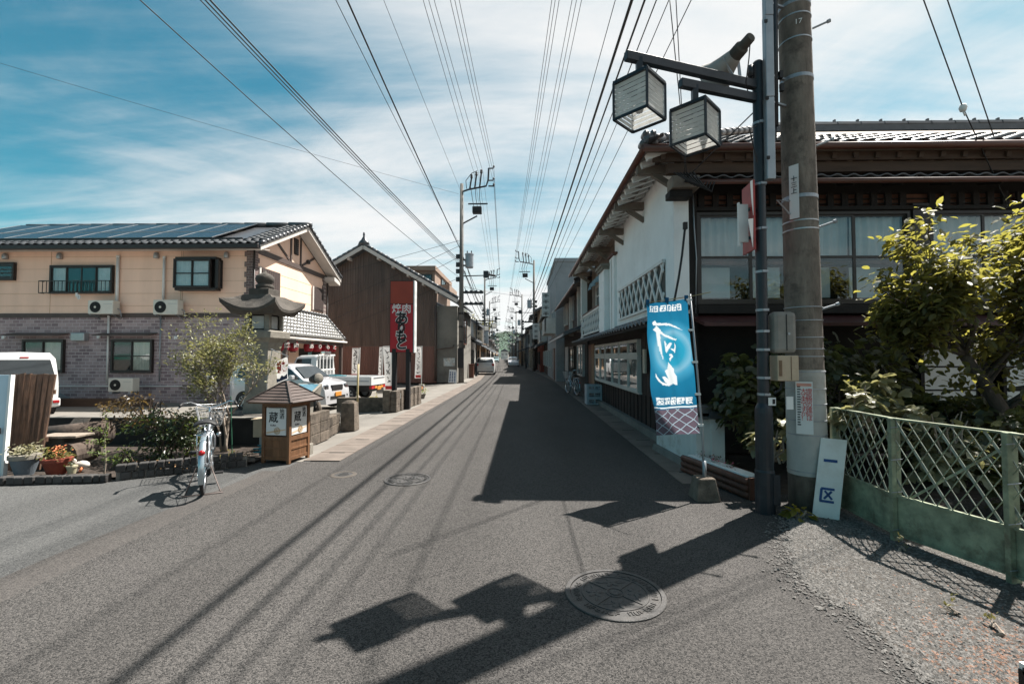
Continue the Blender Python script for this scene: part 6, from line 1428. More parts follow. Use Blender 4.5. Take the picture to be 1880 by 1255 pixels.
# ------------------------------------------------------------------ pylon sign with its wall
py_ = thing('restaurant_sign', 'tall red restaurant sign on two black posts', 'sign', (-3.7, 13.9, 0))
SX = lambda px: (px-960)*13.8/835.6; SZ = lambda py: 1.6+(654-py)*13.8/835.6
for px in (722.5, 748): mb = MB(); x = SX(px); mb.box(x-.06,x+.06,13.76,13.92,.0,SZ(640)); mb.build('post', M_ink, py_)
mb = MB(); mb.box(SX(714),SX(758),13.78,14.04,SZ(647),SZ(513.5)); case = mb.build('case', M_ink, py_)
mb = MB(); mb.box(SX(758)+.001,SX(758)+.035,13.77,14.05,SZ(647),SZ(513.5)); mb.build('side_light', M_paper, py_)
mb = MB(); mb.box(SX(715.2),SX(757),13.768,13.779,SZ(646),SZ(558)); mb.build('red_face', M_red, py_)
mb = MB(); mb.box(SX(715.2),SX(757),13.768,13.779,SZ(556.5),SZ(515)); mb.build('plain_face', M_brickred, py_)
text('焼肉', .30, MF(SX(736),13.764,SZ(567)), M_paper, py_, font_w=.004)
M_signw = M_paper
for k, (ch, yy, s_) in enumerate((('あ',585,.42),('り',603,.34),('も',616.5,.36),('と',632,.40))):
    text(ch, s_, MF(SX(736),13.763,SZ(yy)), M_paper, py_, font_w=.030, depth=.002); text(ch, s_, MF(SX(736),13.757,SZ(yy)), M_ink, py_, font_w=.012, depth=.002)
pw = thing('block_wall', 'mossy concrete wall at the foot of the red restaurant sign', 'wall', (-3.75, 14.0, 0))
for r_i in range(3):
    for k in range(6): mb = MB(); y0 = 13.0+k*.42; mb.box(-3.80+.03*k,-3.62+.03*k,y0+.004,y0+.415,.004+r_i*.20,.004+r_i*.20+.193); mb.build('block', M_block, pw, bevel=.008)
mb = MB(); mb.box(-4.02,-3.81,12.98,13.2,0,.63); mb.build('end_pier', M_block, pw, bevel=.015)
mb = MB(); mb.box(-5.5,-4.03,13.35,13.55,-.05,.38); mb.build('return_wall', M_block, pw, bevel=.01)
mb = MB(); mb.box(-3.618,-3.612,13.4,13.65,.36,.52); mb.build('notice_plate', M_paper, pw)
def smallpot(label, x, y, z, r, m, lm, n, seed, cat='flower pot', fl_=None):
    t = thing('flower_pot', label, cat, (x,y,z)); mb = MB(); mb.lathe([(r*.6,0),(r,r*1.1),(r*.85,r*1.1),(0,r)], 16, (x,y,z)); mb.build('pot', m, t)
    r_ = random.Random(seed); put_leaves(t, leaf_data('leaf', lm), [leafM(Vector((x+r_.gauss(0,r*.6),y+r_.gauss(0,r*.6),z+r*1.1+abs(r_.gauss(0,r*.8)))), None, .07, -.6, r_) for _ in range(n)], 0, rest='leaves')
    if fl_: put_leaves(t, leaf_data('petal', fl_), [leafM(Vector((x+r_.gauss(0,r*.6),y+r_.gauss(0,r*.6),z+r*1.4+abs(r_.gauss(0,r*.5)))), None, .05, -.3, r_) for _ in range(n//2)], 0, rest='blossoms')
smallpot('black pot with yellow-green plant beside the sign wall', -4.55, 13.7, .0, .14, M_ink, L_yel, 70, 51)
smallpot('grey bowl with pink flowers at the street end of the sign wall', -3.55, 15.9, .12, .16, M_conc, L_fresh, 60, 52, fl_=L_flower)
smallpot('low green plant tub at the kerb beyond the sign wall', -3.7, 15.45, .0, .15, M_block, L_fresh, 60, 53)
# white banners
def white_banner(label, px, py0, py1, w, d, lean=0.0, seed=1):
    p0, p1 = at(px, py1, d), at(px+lean, py0, d); t = thing('white_banner', label, 'banner', (p0.x, d, -.05), 0, 'white banners in the car park')
    mb = MB(); k_ = 10
    for j in range(k_+1):
        v = j/k_; c = p0.lerp(p1, v); ww = w*(1-.25*(1-v)*math.sin(seed)); 
        for i in range(4): u = i/3; mb.v.append((c.x+(u-.5)*ww, c.y+.05*math.sin(v*4+u*2+seed)*u, c.z))
    for j in range(k_):
        for i in range(3): a = j*4+i; mb.f.append((a,a+1,a+5,a+4))
    c_ = mb.build('cloth', paper_mat('banner_cloth_%d' % seed, (.72,.70,.68), .4), t, smooth=True)
    r_ = random.Random(seed); mb = MB()
    for j in range(7):
        v = .90-j*.115; c = p0.lerp(p1, v); s_ = w*.34
        for q in range(4): mb.bar((c.x+r_.uniform(-s_,s_)*.8,d-.06,c.z+r_.uniform(-s_,s_)*.9),(c.x+r_.uniform(-s_,s_)*.8,d-.06,c.z+r_.uniform(-s_,s_)*.9),w*.07,.01,up=(0,1,0))
    mb.build('brush_marks', M_ink, t)
    mb = MB(); c = p0.lerp(p1,.06); mb.box(c.x-w*.42,c.x+w*.42,d-.065,d-.055,c.z-.06,c.z+.07); mb.build('red_print', M_inkred, t)
    mb = MB(); mb.tube([(p1.x+w*.5,d,p1.z+.06),(p0.x+w*.5,d,-.05)], .018, 6); mb.tube([(p1.x-w*.5,d,p1.z+.02),(p1.x+w*.55,d,p1.z+.03)], .01, 5); mb.build('pole', M_white, t)
    mb = MB(); mb.hexa([(p0.x+w*.5-.2,d-.2,-.06),(p0.x+w*.5+.2,d-.2,-.06),(p0.x+w*.5+.2,d+.2,-.06),(p0.x+w*.5-.2,d+.2,-.06)],[(p0.x+w*.5-.12,d-.12,.25),(p0.x+w*.5+.12,d-.12,.25),(p0.x+w*.5+.12,d+.12,.25),(p0.x+w*.5-.12,d+.12,.25)]); mb.build('base_block', M_conc, t, bevel=.02)
white_banner('white banner standing behind the bed of the kei truck', 651, 640, 692, .38, 21.5, 3, 1)
white_banner('narrow white banner at the tailgate of the kei truck', 697, 638, 694, .18, 21.0, 3, 2)
white_banner('white banner just left of the red sign posts', 715, 637, 716, .30, 16.5, -4, 3)
white_banner('white banner right of the red sign posts', 768, 637, 694, .30, 22.0, 1, 4)
# ------------------------------------------------------------------ vehicles
def interp(pts, x):
    if x <= pts[0][0]: return pts[0][1]
    for (a, b), (c, d) in zip(pts[:-1], pts[1:]):
        if x <= c: return b+(d-b)*(x-a)/(c-a)
    return pts[-1][1]
def vehicle_body(t, prof, W, zb, belt, taper, paint, ends=(.90,.92), name='body'):
    xs = sorted(set([p[0] for p in prof]+[prof[0][0]+(prof[-1][0]-prof[0][0])*k/18 for k in range(19)])); x0, x1 = xs[0], xs[-1]
    def hw(x, z):
        e = 1.0; u = (x-x0)/(x1-x0)
        if u < .08: e = ends[0]+(1-ends[0])*math.sqrt(u/.08)
        if u > .90: e = min(e, ends[1]+(1-ends[1])*math.sqrt(max(0,(1-u)/.10)))
        lo = 1-.05*max(0, (zb+.18-z)/.18)
        return W/2*e*lo-max(0, z-belt)*taper
    S = [0,.12,.3,.5,.68,.84,.94,1.0]; mb = MB(); n = 0
    for x in xs:
        zt = interp(prof, x); ring = []
        for k, s in enumerate(S): z = zb+(zt-zb)*s; ring.append((x, -hw(x,z)*(1 if s < 1 else .90), z))
        ring.append((x, 0, zt+.018))
        for k, s in reversed(list(enumerate(S))): z = zb+(zt-zb)*s; ring.append((x, hw(x,z)*(1 if s < 1 else .90), z))
        n = len(ring); mb.v += ring
    for i in range(len(xs)-1):
        for j in range(n-1): mb.f.append((i*n+j, (i+1)*n+j, (i+1)*n+j+1, i*n+j+1))
        mb.f.append((i*n+n-1, (i+1)*n+n-1, (i+1)*n, i*n))
    mb.f.append(tuple(range(n))); mb.f.append(tuple((len(xs)-1)*n+j for j in range(n-1,-1,-1)))
    o = mb.build(name, paint, t, world=False, smooth=True); m = o.modifiers.new('es','EDGE_SPLIT'); m.split_angle = R(38)
    return o, hw
def side_glass(t, hw, poly, m=M_glass_dk, off=.006, name='side_window'):
    for s in (-1, 1):
        P = [Vector((x, s*(hw(x,z)+off), z)) for x, z in poly]
        mb = MB(); mb.slab(P if s > 0 else P[::-1], (0,-s*.01,0)); mb.build(name, m, t, world=False)
def cross_glass(t, hw, a, b, m=M_glass_dk, off=.035, inset=.10, name='windscreen'):
    (xa,za),(xb,zb_) = a, b; d = Vector((xb-xa,0,zb_-za)).normalized(); n = Vector((-d.z,0,d.x)); 
    if n.z < 0: n = -n
    wa, wb = hw(xa,za)-inset*.6, hw(xb,zb_)-inset
    P = [Vector((xa,-wa,za))+n*off, Vector((xa,wa,za))+n*off, Vector((xb,wb,zb_))+n*off, Vector((xb,-wb,zb_))+n*off]
    mb = MB(); mb.slab(P, -n*.01); return mb.build(name, m, t, world=False)
def wheels(t, xs, W, r, wd=.15, rim=M_alu, spokes=9):
    for x in xs:
        for s in (-1,1):
            Mx = Matrix.Rotation(-s*PI/2, 4, 'X'); c = (x, s*(W/2-wd*.5+.012), r)
            mb = MB(); mb.lathe([(r*1.13,.0),(r*1.13,.004),(0,.004)], 28, (x, s*(W/2-.002), r+.02), M=Matrix.Rotation(-s*PI/2,4,'X')); mb.build('wheel_arch', M_black, t, world=False)
            mb = MB(); mb.lathe([(r*.66,-wd/2),(r*.94,-wd/2),(r,-wd/2+.02),(r,wd/2-.02),(r*.94,wd/2),(r*.66,wd/2)], 28, c, M=Mx, cap=False); wh = mb.build('wheel', M_tyre, t, world=False, smooth=False)
            mb = MB(); mb.lathe([(r*.67,wd/2-.004),(r*.62,wd/2-.004),(r*.58,wd/2-.05),(0,wd/2-.055)], 24, c, M=Mx, cap=False)
            mb.build('rim', M_galv, wh, world=False); mb = MB()
            for k in range(spokes):
                a = 2*PI*k/spokes; p = Mx @ Vector((r*.12*math.cos(a), r*.12*math.sin(a), wd/2-.012)); q = Mx @ Vector((r*.60*math.cos(a), r*.60*math.sin(a), wd/2-.008))
                mb.bar(p+Vector(c), q+Vector(c), .028, .02, up=(0,1,0))
            mb.lathe([(0,wd/2+.002),(r*.15,wd/2),(r*.15,wd/2-.03)], 12, c, M=Mx); mb.build('spokes', rim, wh, world=False)
def vbox(t, name, m, *a, bevel=.01, parent=None): mb = MB(); mb.box(*a); return mb.build(name, m, parent or t, world=False, bevel=bevel)
# silver kei car, nose towards the street
ck = thing('parked_car', 'silver kei car parked nose towards the street in the car park', 'car', (-7.60, 14.75, -.08), R(-9))
pr_ = [(-1.68,1.02),(-1.64,1.30),(-1.45,1.43),(-.6,1.46),(.30,1.42),(.50,1.34),(.98,.98),(1.30,.93),(1.58,.84),(1.67,.66),(1.70,.40)]
b_, hw = vehicle_body(ck, pr_, 1.47, .20, .92, .22, M_carsilver)
side_glass(ck, hw, [(.36,.97),(.86,.97),(.44,1.30),(.34,1.32),(-.30,1.36),(-.30,.97)]); side_glass(ck, hw, [(-.38,.97),(-.38,1.36),(-1.30,1.34),(-1.42,1.0)])
cross_glass(ck, hw, (.95,1.0), (.53,1.33), M_glass_dk); cross_glass(ck, hw, (-1.66,1.08), (-1.60,1.32), name='rear_window')
wheels(ck, (1.10,-1.10), 1.47, .27)
vbox(ck, 'grille', M_ink, 1.62, 1.695, -.30, .30, .62, .78); vbox(ck, 'bumper_slot', M_ink, 1.66, 1.715, -.42, .42, .34, .44)
vbox(ck, 'licence_plate', M_amber, 1.70, 1.73, -.17, .17, .42, .56)
for s in (-1,1):
    vbox(ck, 'headlight', M_chrome, 1.50, 1.67, s*.56-.12, s*.56+.12, .60, .80, bevel=.04)
    vbox(ck, 'fog_lamp', M_chrome, 1.62, 1.70, s*.55-.06, s*.55+.06, .36, .46, bevel=.02); vbox(ck, 'mirror', M_carsilver, .55, .68, s*.80-.08, s*.80+.08, .96, 1.10, bevel=.03)
    vbox(ck, 'door_seam', M_ink, .93, .938, s*.731-.006, s*.731+.006, .30, .90, bevel=0); vbox(ck, 'door_seam', M_ink, -.345, -.337, s*.731-.006, s*.731+.006, .30, .90, bevel=0); vbox(ck, 'door_handle', M_chrome, -.22, -.06, s*.745-.012, s*.745+.012, .83, .86)
    vbox(ck, 'wiper', M_ink, .92, .97, s*.3-.25, s*.3+.25, 1.0, 1.02)
# white kei truck, tailgate towards the street
kt = thing('kei_truck', 'white kei pickup truck with turquoise tarp parked behind the silver car', 'truck', (-7.35, 18.0, -.1), R(180-6))
pc = [(.55,1.05),(.56,1.72),(.66,1.76),(1.25,1.74),(1.42,1.66),(1.66,1.00),(1.70,.80),(1.71,.45)]
b_, hw = vehicle_body(kt, pc, 1.45, .34, 1.02, .16, M_carwhite, (.99,.92), 'cab')
side_glass(kt, hw, [(.78,1.08),(1.55,1.08),(1.36,1.60),(.78,1.62)]); cross_glass(kt, hw, (1.64,1.06), (1.43,1.64))
vbox(kt, 'rear_window', M_glass_dk, .535, .548, -.52, .52, 1.22, 1.58, bevel=0)
for y in (-.50,-.26,0,.26,.50): vbox(kt, 'guard_bar', M_carwhite, .49, .525, y-.018, y+.018, .95, 1.72, bevel=0)
vbox(kt, 'guard_rail', M_carwhite, .48, .53, -.62, .62, 1.72, 1.78); vbox(kt, 'guard_rail', M_carwhite, .48, .53, -.62, .62, 1.16, 1.20); vbox(kt, 'roof_lamp', M_chrome, .45, .60, -.25, .25, 1.80, 1.90)
vbox(kt, 'louvre_panel', M_galv, .47, .525, -.6, .6, .82, .98)
vbox(kt, 'bed_floor', M_carwhite, -1.66, .44, -.70, .70, .62, .68)
for s in (-1,1): vbox(kt, 'side_gate', M_carwhite, -1.66, .44, s*.70-.02, s*.70+.02, .60, .93); vbox(kt, 'gate_rib', M_galv, -1.62, .40, s*.725-.006, s*.725+.006, .74, .78)
vbox(kt, 'tailgate', M_carwhite, -1.70, -1.66, -.70, .70, .60, .93); vbox(kt, 'tailgate_label', M_galv, -1.712, -1.702, -.5, .5, .86, .89, bevel=0)
vbox(kt, 'chassis', M_ink, -1.5, .6, -.45, .45, .34, .60)
for s in (-1,1): vbox(kt, 'tail_lamp', M_tail, -1.70, -1.60, s*.52-.14, s*.52+.14, .46, .57); vbox(kt, 'indicator', M_amber, -1.71, -1.66, s*.28-.09, s*.28+.09, .46, .55)
vbox(kt, 'licence_plate', M_amber, -1.72, -1.69, -.17, .17, .40, .54)
mb = MB(); mb.tube([(-.6,.52,.955),(-.2,.54,.965),(.3,.5,.955)], [.02,.035,.02], 8); tp = mb.build('tarp_roll', M_tarp, kt, world=False, smooth=True)
wheels(kt, (1.18,-.80), 1.42, .26, rim=M_carwhite, spokes=6)
# white van at the left
vn = thing('parked_van', 'white van parked behind the plank panel, rear towards the street', 'van', (-15.3, 13.2, -.1), R(150))
pv = [(-1.68,.75),(-1.67,1.1),(-1.58,1.55),(-1.50,1.72),(-1.3,1.80),(.9,1.80),(1.15,1.72),(1.5,1.1),(1.65,.95),(1.70,.5)]
b_, hw = vehicle_body(vn, pv, 1.48, .24, 1.0, .13, M_carwhite)
side_glass(vn, hw, [(-1.40,1.14),(-.45,1.14),(-.45,1.56),(-1.30,1.56)]); side_glass(vn, hw, [(-.36,1.14),(.45,1.14),(.45,1.56),(-.36,1.56)]); side_glass(vn, hw, [(.54,1.14),(1.35,1.14),(1.0,1.56),(.54,1.56)])
cross_glass(vn, hw, (-1.66,1.14), (-1.555,1.60), inset=.12, off=.035, name='rear_window'); cross_glass(vn, hw, (1.46,1.16), (1.17,1.68))
wheels(vn, (1.12,-1.05), 1.46, .27); vbox(vn, 'brake_lamp', M_tail, -1.56, -1.50, -.09, .09, 1.65, 1.69)
vbox(vn, 'rear_bumper', M_carwhite, -1.78, -1.62, -.72, .72, .26, .50, bevel=.04)
for s in (-1,1): vbox(vn, 'tail_lamp', M_tail, -1.795, -1.70, s*.62-.07, s*.62+.07, .36, .44)
# street cars
def street_car(name, label, x, y, rz, paint, front):
    t = thing(name, label, 'car', (x, y, 0), rz)
    p = [(-2.0,.75),(-1.98,1.02),(-1.72,1.36),(-1.2,1.49),(-.2,1.50),(.35,1.40),(1.05,1.02),(1.7,.86),(2.0,.62),(2.05,.4)]
    b, hw = vehicle_body(t, p, 1.70, .20, .95, .25, paint)
    side_glass(t, hw, [(.85,1.02),(.35,1.34),(-.2,1.40),(-.2,1.02)]); side_glass(t, hw, [(-.3,1.02),(-.3,1.40),(-1.2,1.38),(-1.55,1.06)])
    cross_glass(t, hw, (1.0,1.06), (.40,1.38)); cross_glass(t, hw, (-1.94,1.06), (-1.66,1.38), name='rear_window'); wheels(t, (1.28,-1.25), 1.70, .30)
    for s in (-1,1): vbox(t, 'tail_lamp', M_tail, -2.02, -1.93, s*.68-.10, s*.68+.10, .78, .98); vbox(t, 'headlight', M_chrome, 1.80, 2.0, s*.62-.14, s*.62+.14, .60, .74, bevel=.03); vbox(t, 'mirror', paint, .55, .68, s*.93-.08, s*.93+.08, 1.0, 1.12)
    vbox(t, 'licence_plate', M_paper, (2.04 if front else -2.03), (2.06 if front else -2.01), -.17, .17, .46, .62); vbox(t, 'bumper_shadow', M_ink, -2.0, -1.96, -.7, .7, .22, .34); return t
street_car('street_car', 'white hatchback seen from behind at the left kerb of the street', -3.35, 41.2, PI/2+.05, M_carwhite, False)
street_car('street_car', 'dark grey oncoming car far down the street', -1.55, 73, -PI/2+.05, M_carsilver, True)
street_car('street_car', 'small bluish car farthest down the street', -7.2, 120, -PI/2, flat('teal_car_paint', (.16,.24,.26), .3), True)
# ------------------------------------------------------------------ bicycle
bk_ = thing('bicycle', 'silver city bicycle with wire basket parked on the side lane', 'bicycle', (-3.72, 5.26, 0), math.atan2(.855,-.52))
def btube(name, m, pts, r, n=8, parent=None, smooth=True): mb = MB(); mb.tube(pts, r, n); return mb.build(name, m, parent or bk_, world=False, smooth=smooth)
WR = .335
for nm, x in (('rear_wheel',0.0), ('front_wheel',1.06)):
    Mx = Matrix.Rotation(PI/2,4,'X'); c = (x,0,WR)
    mb = MB(); mb.lathe([(WR-.035,-.012),(WR-.02,-.020),(WR-.004,-.013),(WR,0),(WR-.004,.013),(WR-.02,.020),(WR-.035,.012),(WR-.035,-.012)], 40, c, M=Mx, cap=False); wv = mb.build(nm, M_tyre, bk_, world=False, smooth=True)
    mb = MB(); mb.lathe([(WR-.036,-.012),(WR-.036,.012),(WR-.052,.009),(WR-.052,-.009),(WR-.036,-.012)], 40, c, M=Mx, cap=False); mb.build('rim', M_chrome, wv, world=False, smooth=True)
    mb = MB()
    for k in range(20): a = 2*PI*k/20; s_ = .02*(-1)**k; mb.tube([(x+.02*math.cos(a+.8),s_,WR+.02*math.sin(a+.8)),(x+(WR-.05)*math.cos(a),0,WR+(WR-.05)*math.sin(a))], .0018, 4, False)
    mb.build('spokes', M_alu, wv, world=False); mb = MB(); mb.lathe([(.022,-.045),(.022,.045)], 12, c, M=Mx); mb.lathe([(.04,-.03),(.04,-.02)], 12, c, M=Mx); mb.build('hub', M_alu, wv, world=False)
    mb = MB(); rf_ = WR+.022                       # mudguard
    a0, a1 = (R(25), R(205)) if x == 0 else (R(45), R(215))
    for k in range(17):
        a = a0+(a1-a0)*k/16
        for y, dr in ((-.028,-.012),(0,.004),(.028,-.012)): mb.v.append((x+(rf_+dr)*math.cos(a), y, WR+(rf_+dr)*math.sin(a)))
    for k in range(16):
        for j in range(2): q = k*3+j; mb.f.append((q,q+1,q+4,q+3))
    mb.build('mudguard', mat('mudguard_'+nm, (.42,.50,.54), .25, .08, 6, metal=.7), bk_, world=False, smooth=True)
    for s_ in (-1,1): btube('mudguard_stay', M_chrome, [(x,s_*.05,WR),(x+rf_*math.cos(R(190)),s_*.03,WR+rf_*math.sin(R(190)))], .003, 5)
FR = mat('bike_frame_silver', (.45,.47,.50), .28, .08, 6, metal=.6)
fr_ = btube('frame', FR, [(.88,0,.62),(.72,0,.44),(.56,0,.33),(.44,0,.28)], .021)
btube('top_tube', FR, [(.86,0,.72),(.66,0,.55),(.48,0,.45),(.37,0,.42)], .015, parent=fr_); btube('seat_tube', FR, [(.44,0,.28),(.29,0,.70)], .017, parent=fr_)
for s_ in (-1,1):
    btube('chain_stay', FR, [(.44,s_*.02,.28),(.12,s_*.05,.31),(0,s_*.058,WR)], .010, parent=fr_); btube('seat_stay', FR, [(.32,s_*.015,.62),(.1,s_*.05,.44),(0,s_*.058,WR)], .009, parent=fr_)
    btube('fork_blade', FR, [(.89,s_*.02,.60),(.93,s_*.05,.52),(1.0,s_*.052,.40),(1.06,s_*.05,WR)], [.014,.014,.011,.008], parent=fr_)
btube('head_tube', FR, [(.895,0,.57),(.845,0,.78)], .022, parent=fr_); btube('stem', M_chrome, [(.845,0,.78),(.82,0,.93)], .013)
btube('handlebar', M_chrome, [(.60,-.30,.98),(.72,-.28,1.0),(.84,-.22,1.0),(.88,-.10,.94),(.86,0,.92),(.88,.10,.94),(.84,.22,1.0),(.72,.28,1.0),(.60,.30,.98)], .011)
for s_ in (-1,1):
    btube('grip', M_black, [(.72,s_*.282,1.0),(.58,s_*.302,.978)], .017); btube('brake_lever', M_chrome, [(.76,s_*.275,.985),(.70,s_*.31,.955),(.60,s_*.325,.945)], .006, 5)
btube('seat_post', M_chrome, [(.29,0,.69),(.265,0,.76)], .013)
mb = MB(); SP = [(-.02,.10,.785),(.05,.115,.80),(.12,.10,.80),(.20,.055,.795),(.30,.022,.79),(.34,.012,.782)]
for x, w, z in SP:
    for k in range(9): u = -1+2*k/8; mb.v.append((x+.08, u*w, z+.012*(1-u*u)-.035*abs(u)**3))
for i in range(len(SP)-1):
    for j in range(8): q = i*9+j; mb.f.append((q,q+1,q+10,q+9))
sd_ = mb.build('saddle', M_black, bk_, world=False, smooth=True); m = sd_.modifiers.new('s','SOLIDIFY'); m.thickness = .035; m.offset = -1; sd_.modifiers.new('u','SUBSURF').render_levels = 1
for s_ in (-1,1): mb = MB(); mb.tube([(.12+.012*math.cos(q*.9),s_*.06+.012*math.sin(q*.9),.725+.003*q) for q in range(16)], .004, 5); mb.build('saddle_spring', M_chrome, bk_, world=False)
rk = btube('rear_rack', M_chrome, [(.30,-.06,.70),(-.14,-.07,.705),(-.20,0,.705),(-.14,.07,.705),(.30,.06,.70)], .007, 6)
for x in (.15,.0,-.12): btube('rack_bar', M_chrome, [(x,-.068,.703),(x,.068,.703)], .005, 5, parent=rk)
for s_ in (-1,1): btube('rack_stay', M_chrome, [(-.05,s_*.068,.70),(0,s_*.062,WR+.02)], .006, 6, parent=rk)
bs_ = btube('basket_rim', M_alu, [(.90,-.17,.90),(1.24,-.18,.93),(1.24,.18,.93),(.90,.17,.90),(.90,-.17,.90)], .005, 6)
mb = MB(); B0 = [(.93,-.11),(1.16,-.12),(1.16,.12),(.93,.11)]; B1 = [(.90,-.17),(1.24,-.18),(1.24,.18),(.90,.17)]
def bp(e, u, v): 
    a, b = Vector(B0[e]), Vector(B0[(e+1)%4]); c, d = Vector(B1[e]), Vector(B1[(e+1)%4]); p = a.lerp(b,u).lerp(c.lerp(d,u), v); return Vector((p.x,p.y,.66+(.25+.02*(p.x-.9)/.34)*v))
for e in range(4):
    for k in range(8): mb.tube([bp(e,k/8,0), bp(e,k/8,1)], .0022, 4)
    for v in (0,.2,.4,.6,.8): mb.tube([bp(e,0,v), bp(e,1,v)], .0022, 4)
for k in range(6): y = -.11+.22*k/5; mb.tube([(.93,y,.66),(1.16,y,.66)], .0022, 4)
mb.build('basket_wires', M_alu, bs_, world=False)
btube('basket_stay', M_chrome, [(1.06,.05,WR),(1.12,.08,.66)], .005, 5); btube('front_lamp', M_chrome, [(1.10,-.09,.52),(1.17,-.09,.52)], [.028,.034], 12)
mb = MB(); Mx = Matrix.Rotation(PI/2,4,'X'); mb.lathe([(.085,-.006),(.085,.006)], 24, (.44,-.05,.28), M=Mx); mb.build('chainring', M_alu, bk_, world=False)
mb = MB(); mb.slab([(0,-.062,.36),(.44,-.062,.37),(.52,-.062,.28),(.44,-.062,.19),(0,-.062,.30)], (0,.018,0)); mb.build('chain_case', M_alu, bk_, world=False, bevel=.006)
for s_, dx, dz in ((-1,.05,-.15),(1,-.05,.15)): btube('crank', M_chrome, [(.44,s_*.06,.28),(.44+dx,s_*.075,.28+dz)], .009, 6); mb = MB(); mb.obox((.44+dx,s_*.13,.28+dz), (.08,.09,.022)); mb.build('pedal', M_black, bk_, world=False, bevel=.004)
btube('stand', M_trim, [(0,-.07,WR-.02),(-.03,-.17,.02),(-.05,-.20,.012),(-.05,.20,.012),(-.03,.17,.02),(0,.07,WR-.02)], .007, 6)
mb = MB(); mb.lathe([(0,.0),(.028,.004),(.032,.014),(.02,.03),(0,.034)], 16, (-.295,0,.53), M=Matrix.Rotation(-PI/2,4,'Y')); mb.build('rear_reflector', M_tail, bk_, world=False, smooth=True)
btube('brake_cable', M_black, [(.80,-.25,.98),(.95,-.12,1.05),(.92,-.02,.85),(.86,-.03,.66)], .003, 5)
b2c = copy_tree(bk_); b2c.location = (2.18,18.5,.02); b2c.rotation_euler = (0,0,PI/2+.25); b2c['label'] = 'dark bicycle in the shade beyond the stacked grey crates'
# grey plastic crates in the shade
for k in range(3):
    t = thing('plastic_crate', 'grey slotted plastic crate, %s of the stack by the boarded wall' % ('bottom','middle','top')[k], 'crate', (2.36, 15.35, .02+k*.215), 0, 'stacked grey plastic crates'); M_cr = M_greycr = MATS.get('crate_grey') or mat('crate_grey', (.34,.37,.40), .5, .1, 5)
    z0 = .02+k*.215
    for y in (15.08,15.60):
        for a in ((2.12,2.60,y,y+.02,z0,z0+.045),(2.12,2.60,y,y+.02,z0+.16,z0+.21),(2.12,2.17,y,y+.02,z0+.045,z0+.16),(2.55,2.60,y,y+.02,z0+.045,z0+.16),(2.34,2.38,y,y+.02,z0+.045,z0+.16),(2.17,2.55,y+.002,y+.018,z0+.095,z0+.11)):
            mb = MB(); mb.box(*a); mb.build('side_bar', M_cr, t)
    for x in (2.10,2.60): mb = MB(); mb.box(x,x+.02,15.1,15.6,z0,z0+.21); mb.build('end_panel', M_cr, t)
    mb = MB(); mb.box(2.12,2.60,15.1,15.6,z0+.005,z0+.02); mb.build('floor', M_cr, t)
# ------------------------------------------------------------------ brown corrugated house
br_ = thing('brown_house', 'brown corrugated metal house with pale gable edge across the car park', 'house', (-9.6, 27.5, 0))
YB = 27.5; BX = lambda px: (px-960)*YB/835.6; BZ = lambda py: 1.6+(654-py)*YB/835.6
xl_, xr_, xp, zp = -15.2, BX(800), BX(668), BZ(458); sl = .575
zt_ = lambda x: zp-abs(x-xp)*sl
mb = MB(); mb.slab([(xl_,YB,2.22),(xr_,YB,2.22),(xr_,YB,zt_(xr_)),(xp,YB,zp),(xl_,YB,zt_(xl_))], (0,.2,0)); mb.build('upper_cladding', M_brownmetal, br_)
mb = MB(); mb.box(xl_,xr_,YB-.02,YB+.2,0,2.21); mb.build('lower_cladding', M_redmetal, br_)
mb = MB(); 
for z in (BZ(557), BZ(520)): mb.box(xl_,xr_-.02,YB-.012,YB-.004,z,z+.03)
for px in (622, 690, 735, 775): mb.box(BX(px),BX(px)+.02,YB-.011,YB-.003,2.3,min(zt_(BX(px))-.2, 7))
mb.build('cladding_seams', M_trim, br_)
mb = MB(); mb.box(xr_,BX(838),YB+.25,YB+.4,0,BZ(560)); mb.build('mortar_wall', M_greywall, br_)
mb = MB(); mb.box(BX(838)-.12,BX(838),YB+.4,35,0,BZ(560)); mb.build('street_wall', M_greywall, br_)
mb = MB(); mb.box(xl_,BX(838)-.13,34.8,35,0,5); mb.build('back_wall', M_greywall, br_)
xe = BX(842)
mb = MB()
for a, b in (((xl_-.5,zt_(xl_-.5)),(xp,zp)), ((xp,zp),(xe,zt_(xe)))): mb.slab([(a[0],YB-.5,a[1]+.18),(b[0],YB-.5,b[1]+.18),(b[0],35.3,b[1]+.18),(a[0],35.3,a[1]+.18)], (0,0,.10))
rf3 = mb.build('roof', M_tile_dk, br_)
mb = MB()
for a, b in (((xl_-.5,zt_(xl_-.5)),(xp,zp)), ((xp,zp),(xe,zt_(xe)))): mb.bar((a[0],YB-.52,a[1]+.13),(b[0],YB-.52,b[1]+.13),.06,.20)
mb.build('barge_board', M_soffit, rf3)
for a, b in (((xp,zp),(xl_-.5,zt_(xl_-.5))), ((xp,zp),(xe,zt_(xe)))):
    n_ = 20
    for k in range(n_):
        p = Vector((a[0],YB-.45,a[1]+.33)).lerp(Vector((b[0],YB-.45,b[1]+.33)), k/n_); q = Vector((a[0],YB-.45,a[1]+.33)).lerp(Vector((b[0],YB-.45,b[1]+.33)), (k+1)/n_)
        mb = MB(); mb.tube([p,q],[.10,.12],7); mb.build('verge_tile', M_tile_dk, rf3, smooth=True)
for px in (640,695,722,750,778,803): x = BX(px); mb = MB(); mb.box(x-.07,x+.07,YB-.46,YB,zt_(x)-.10,zt_(x)+.08); mb.build('purlin_end', M_soffit, rf3)
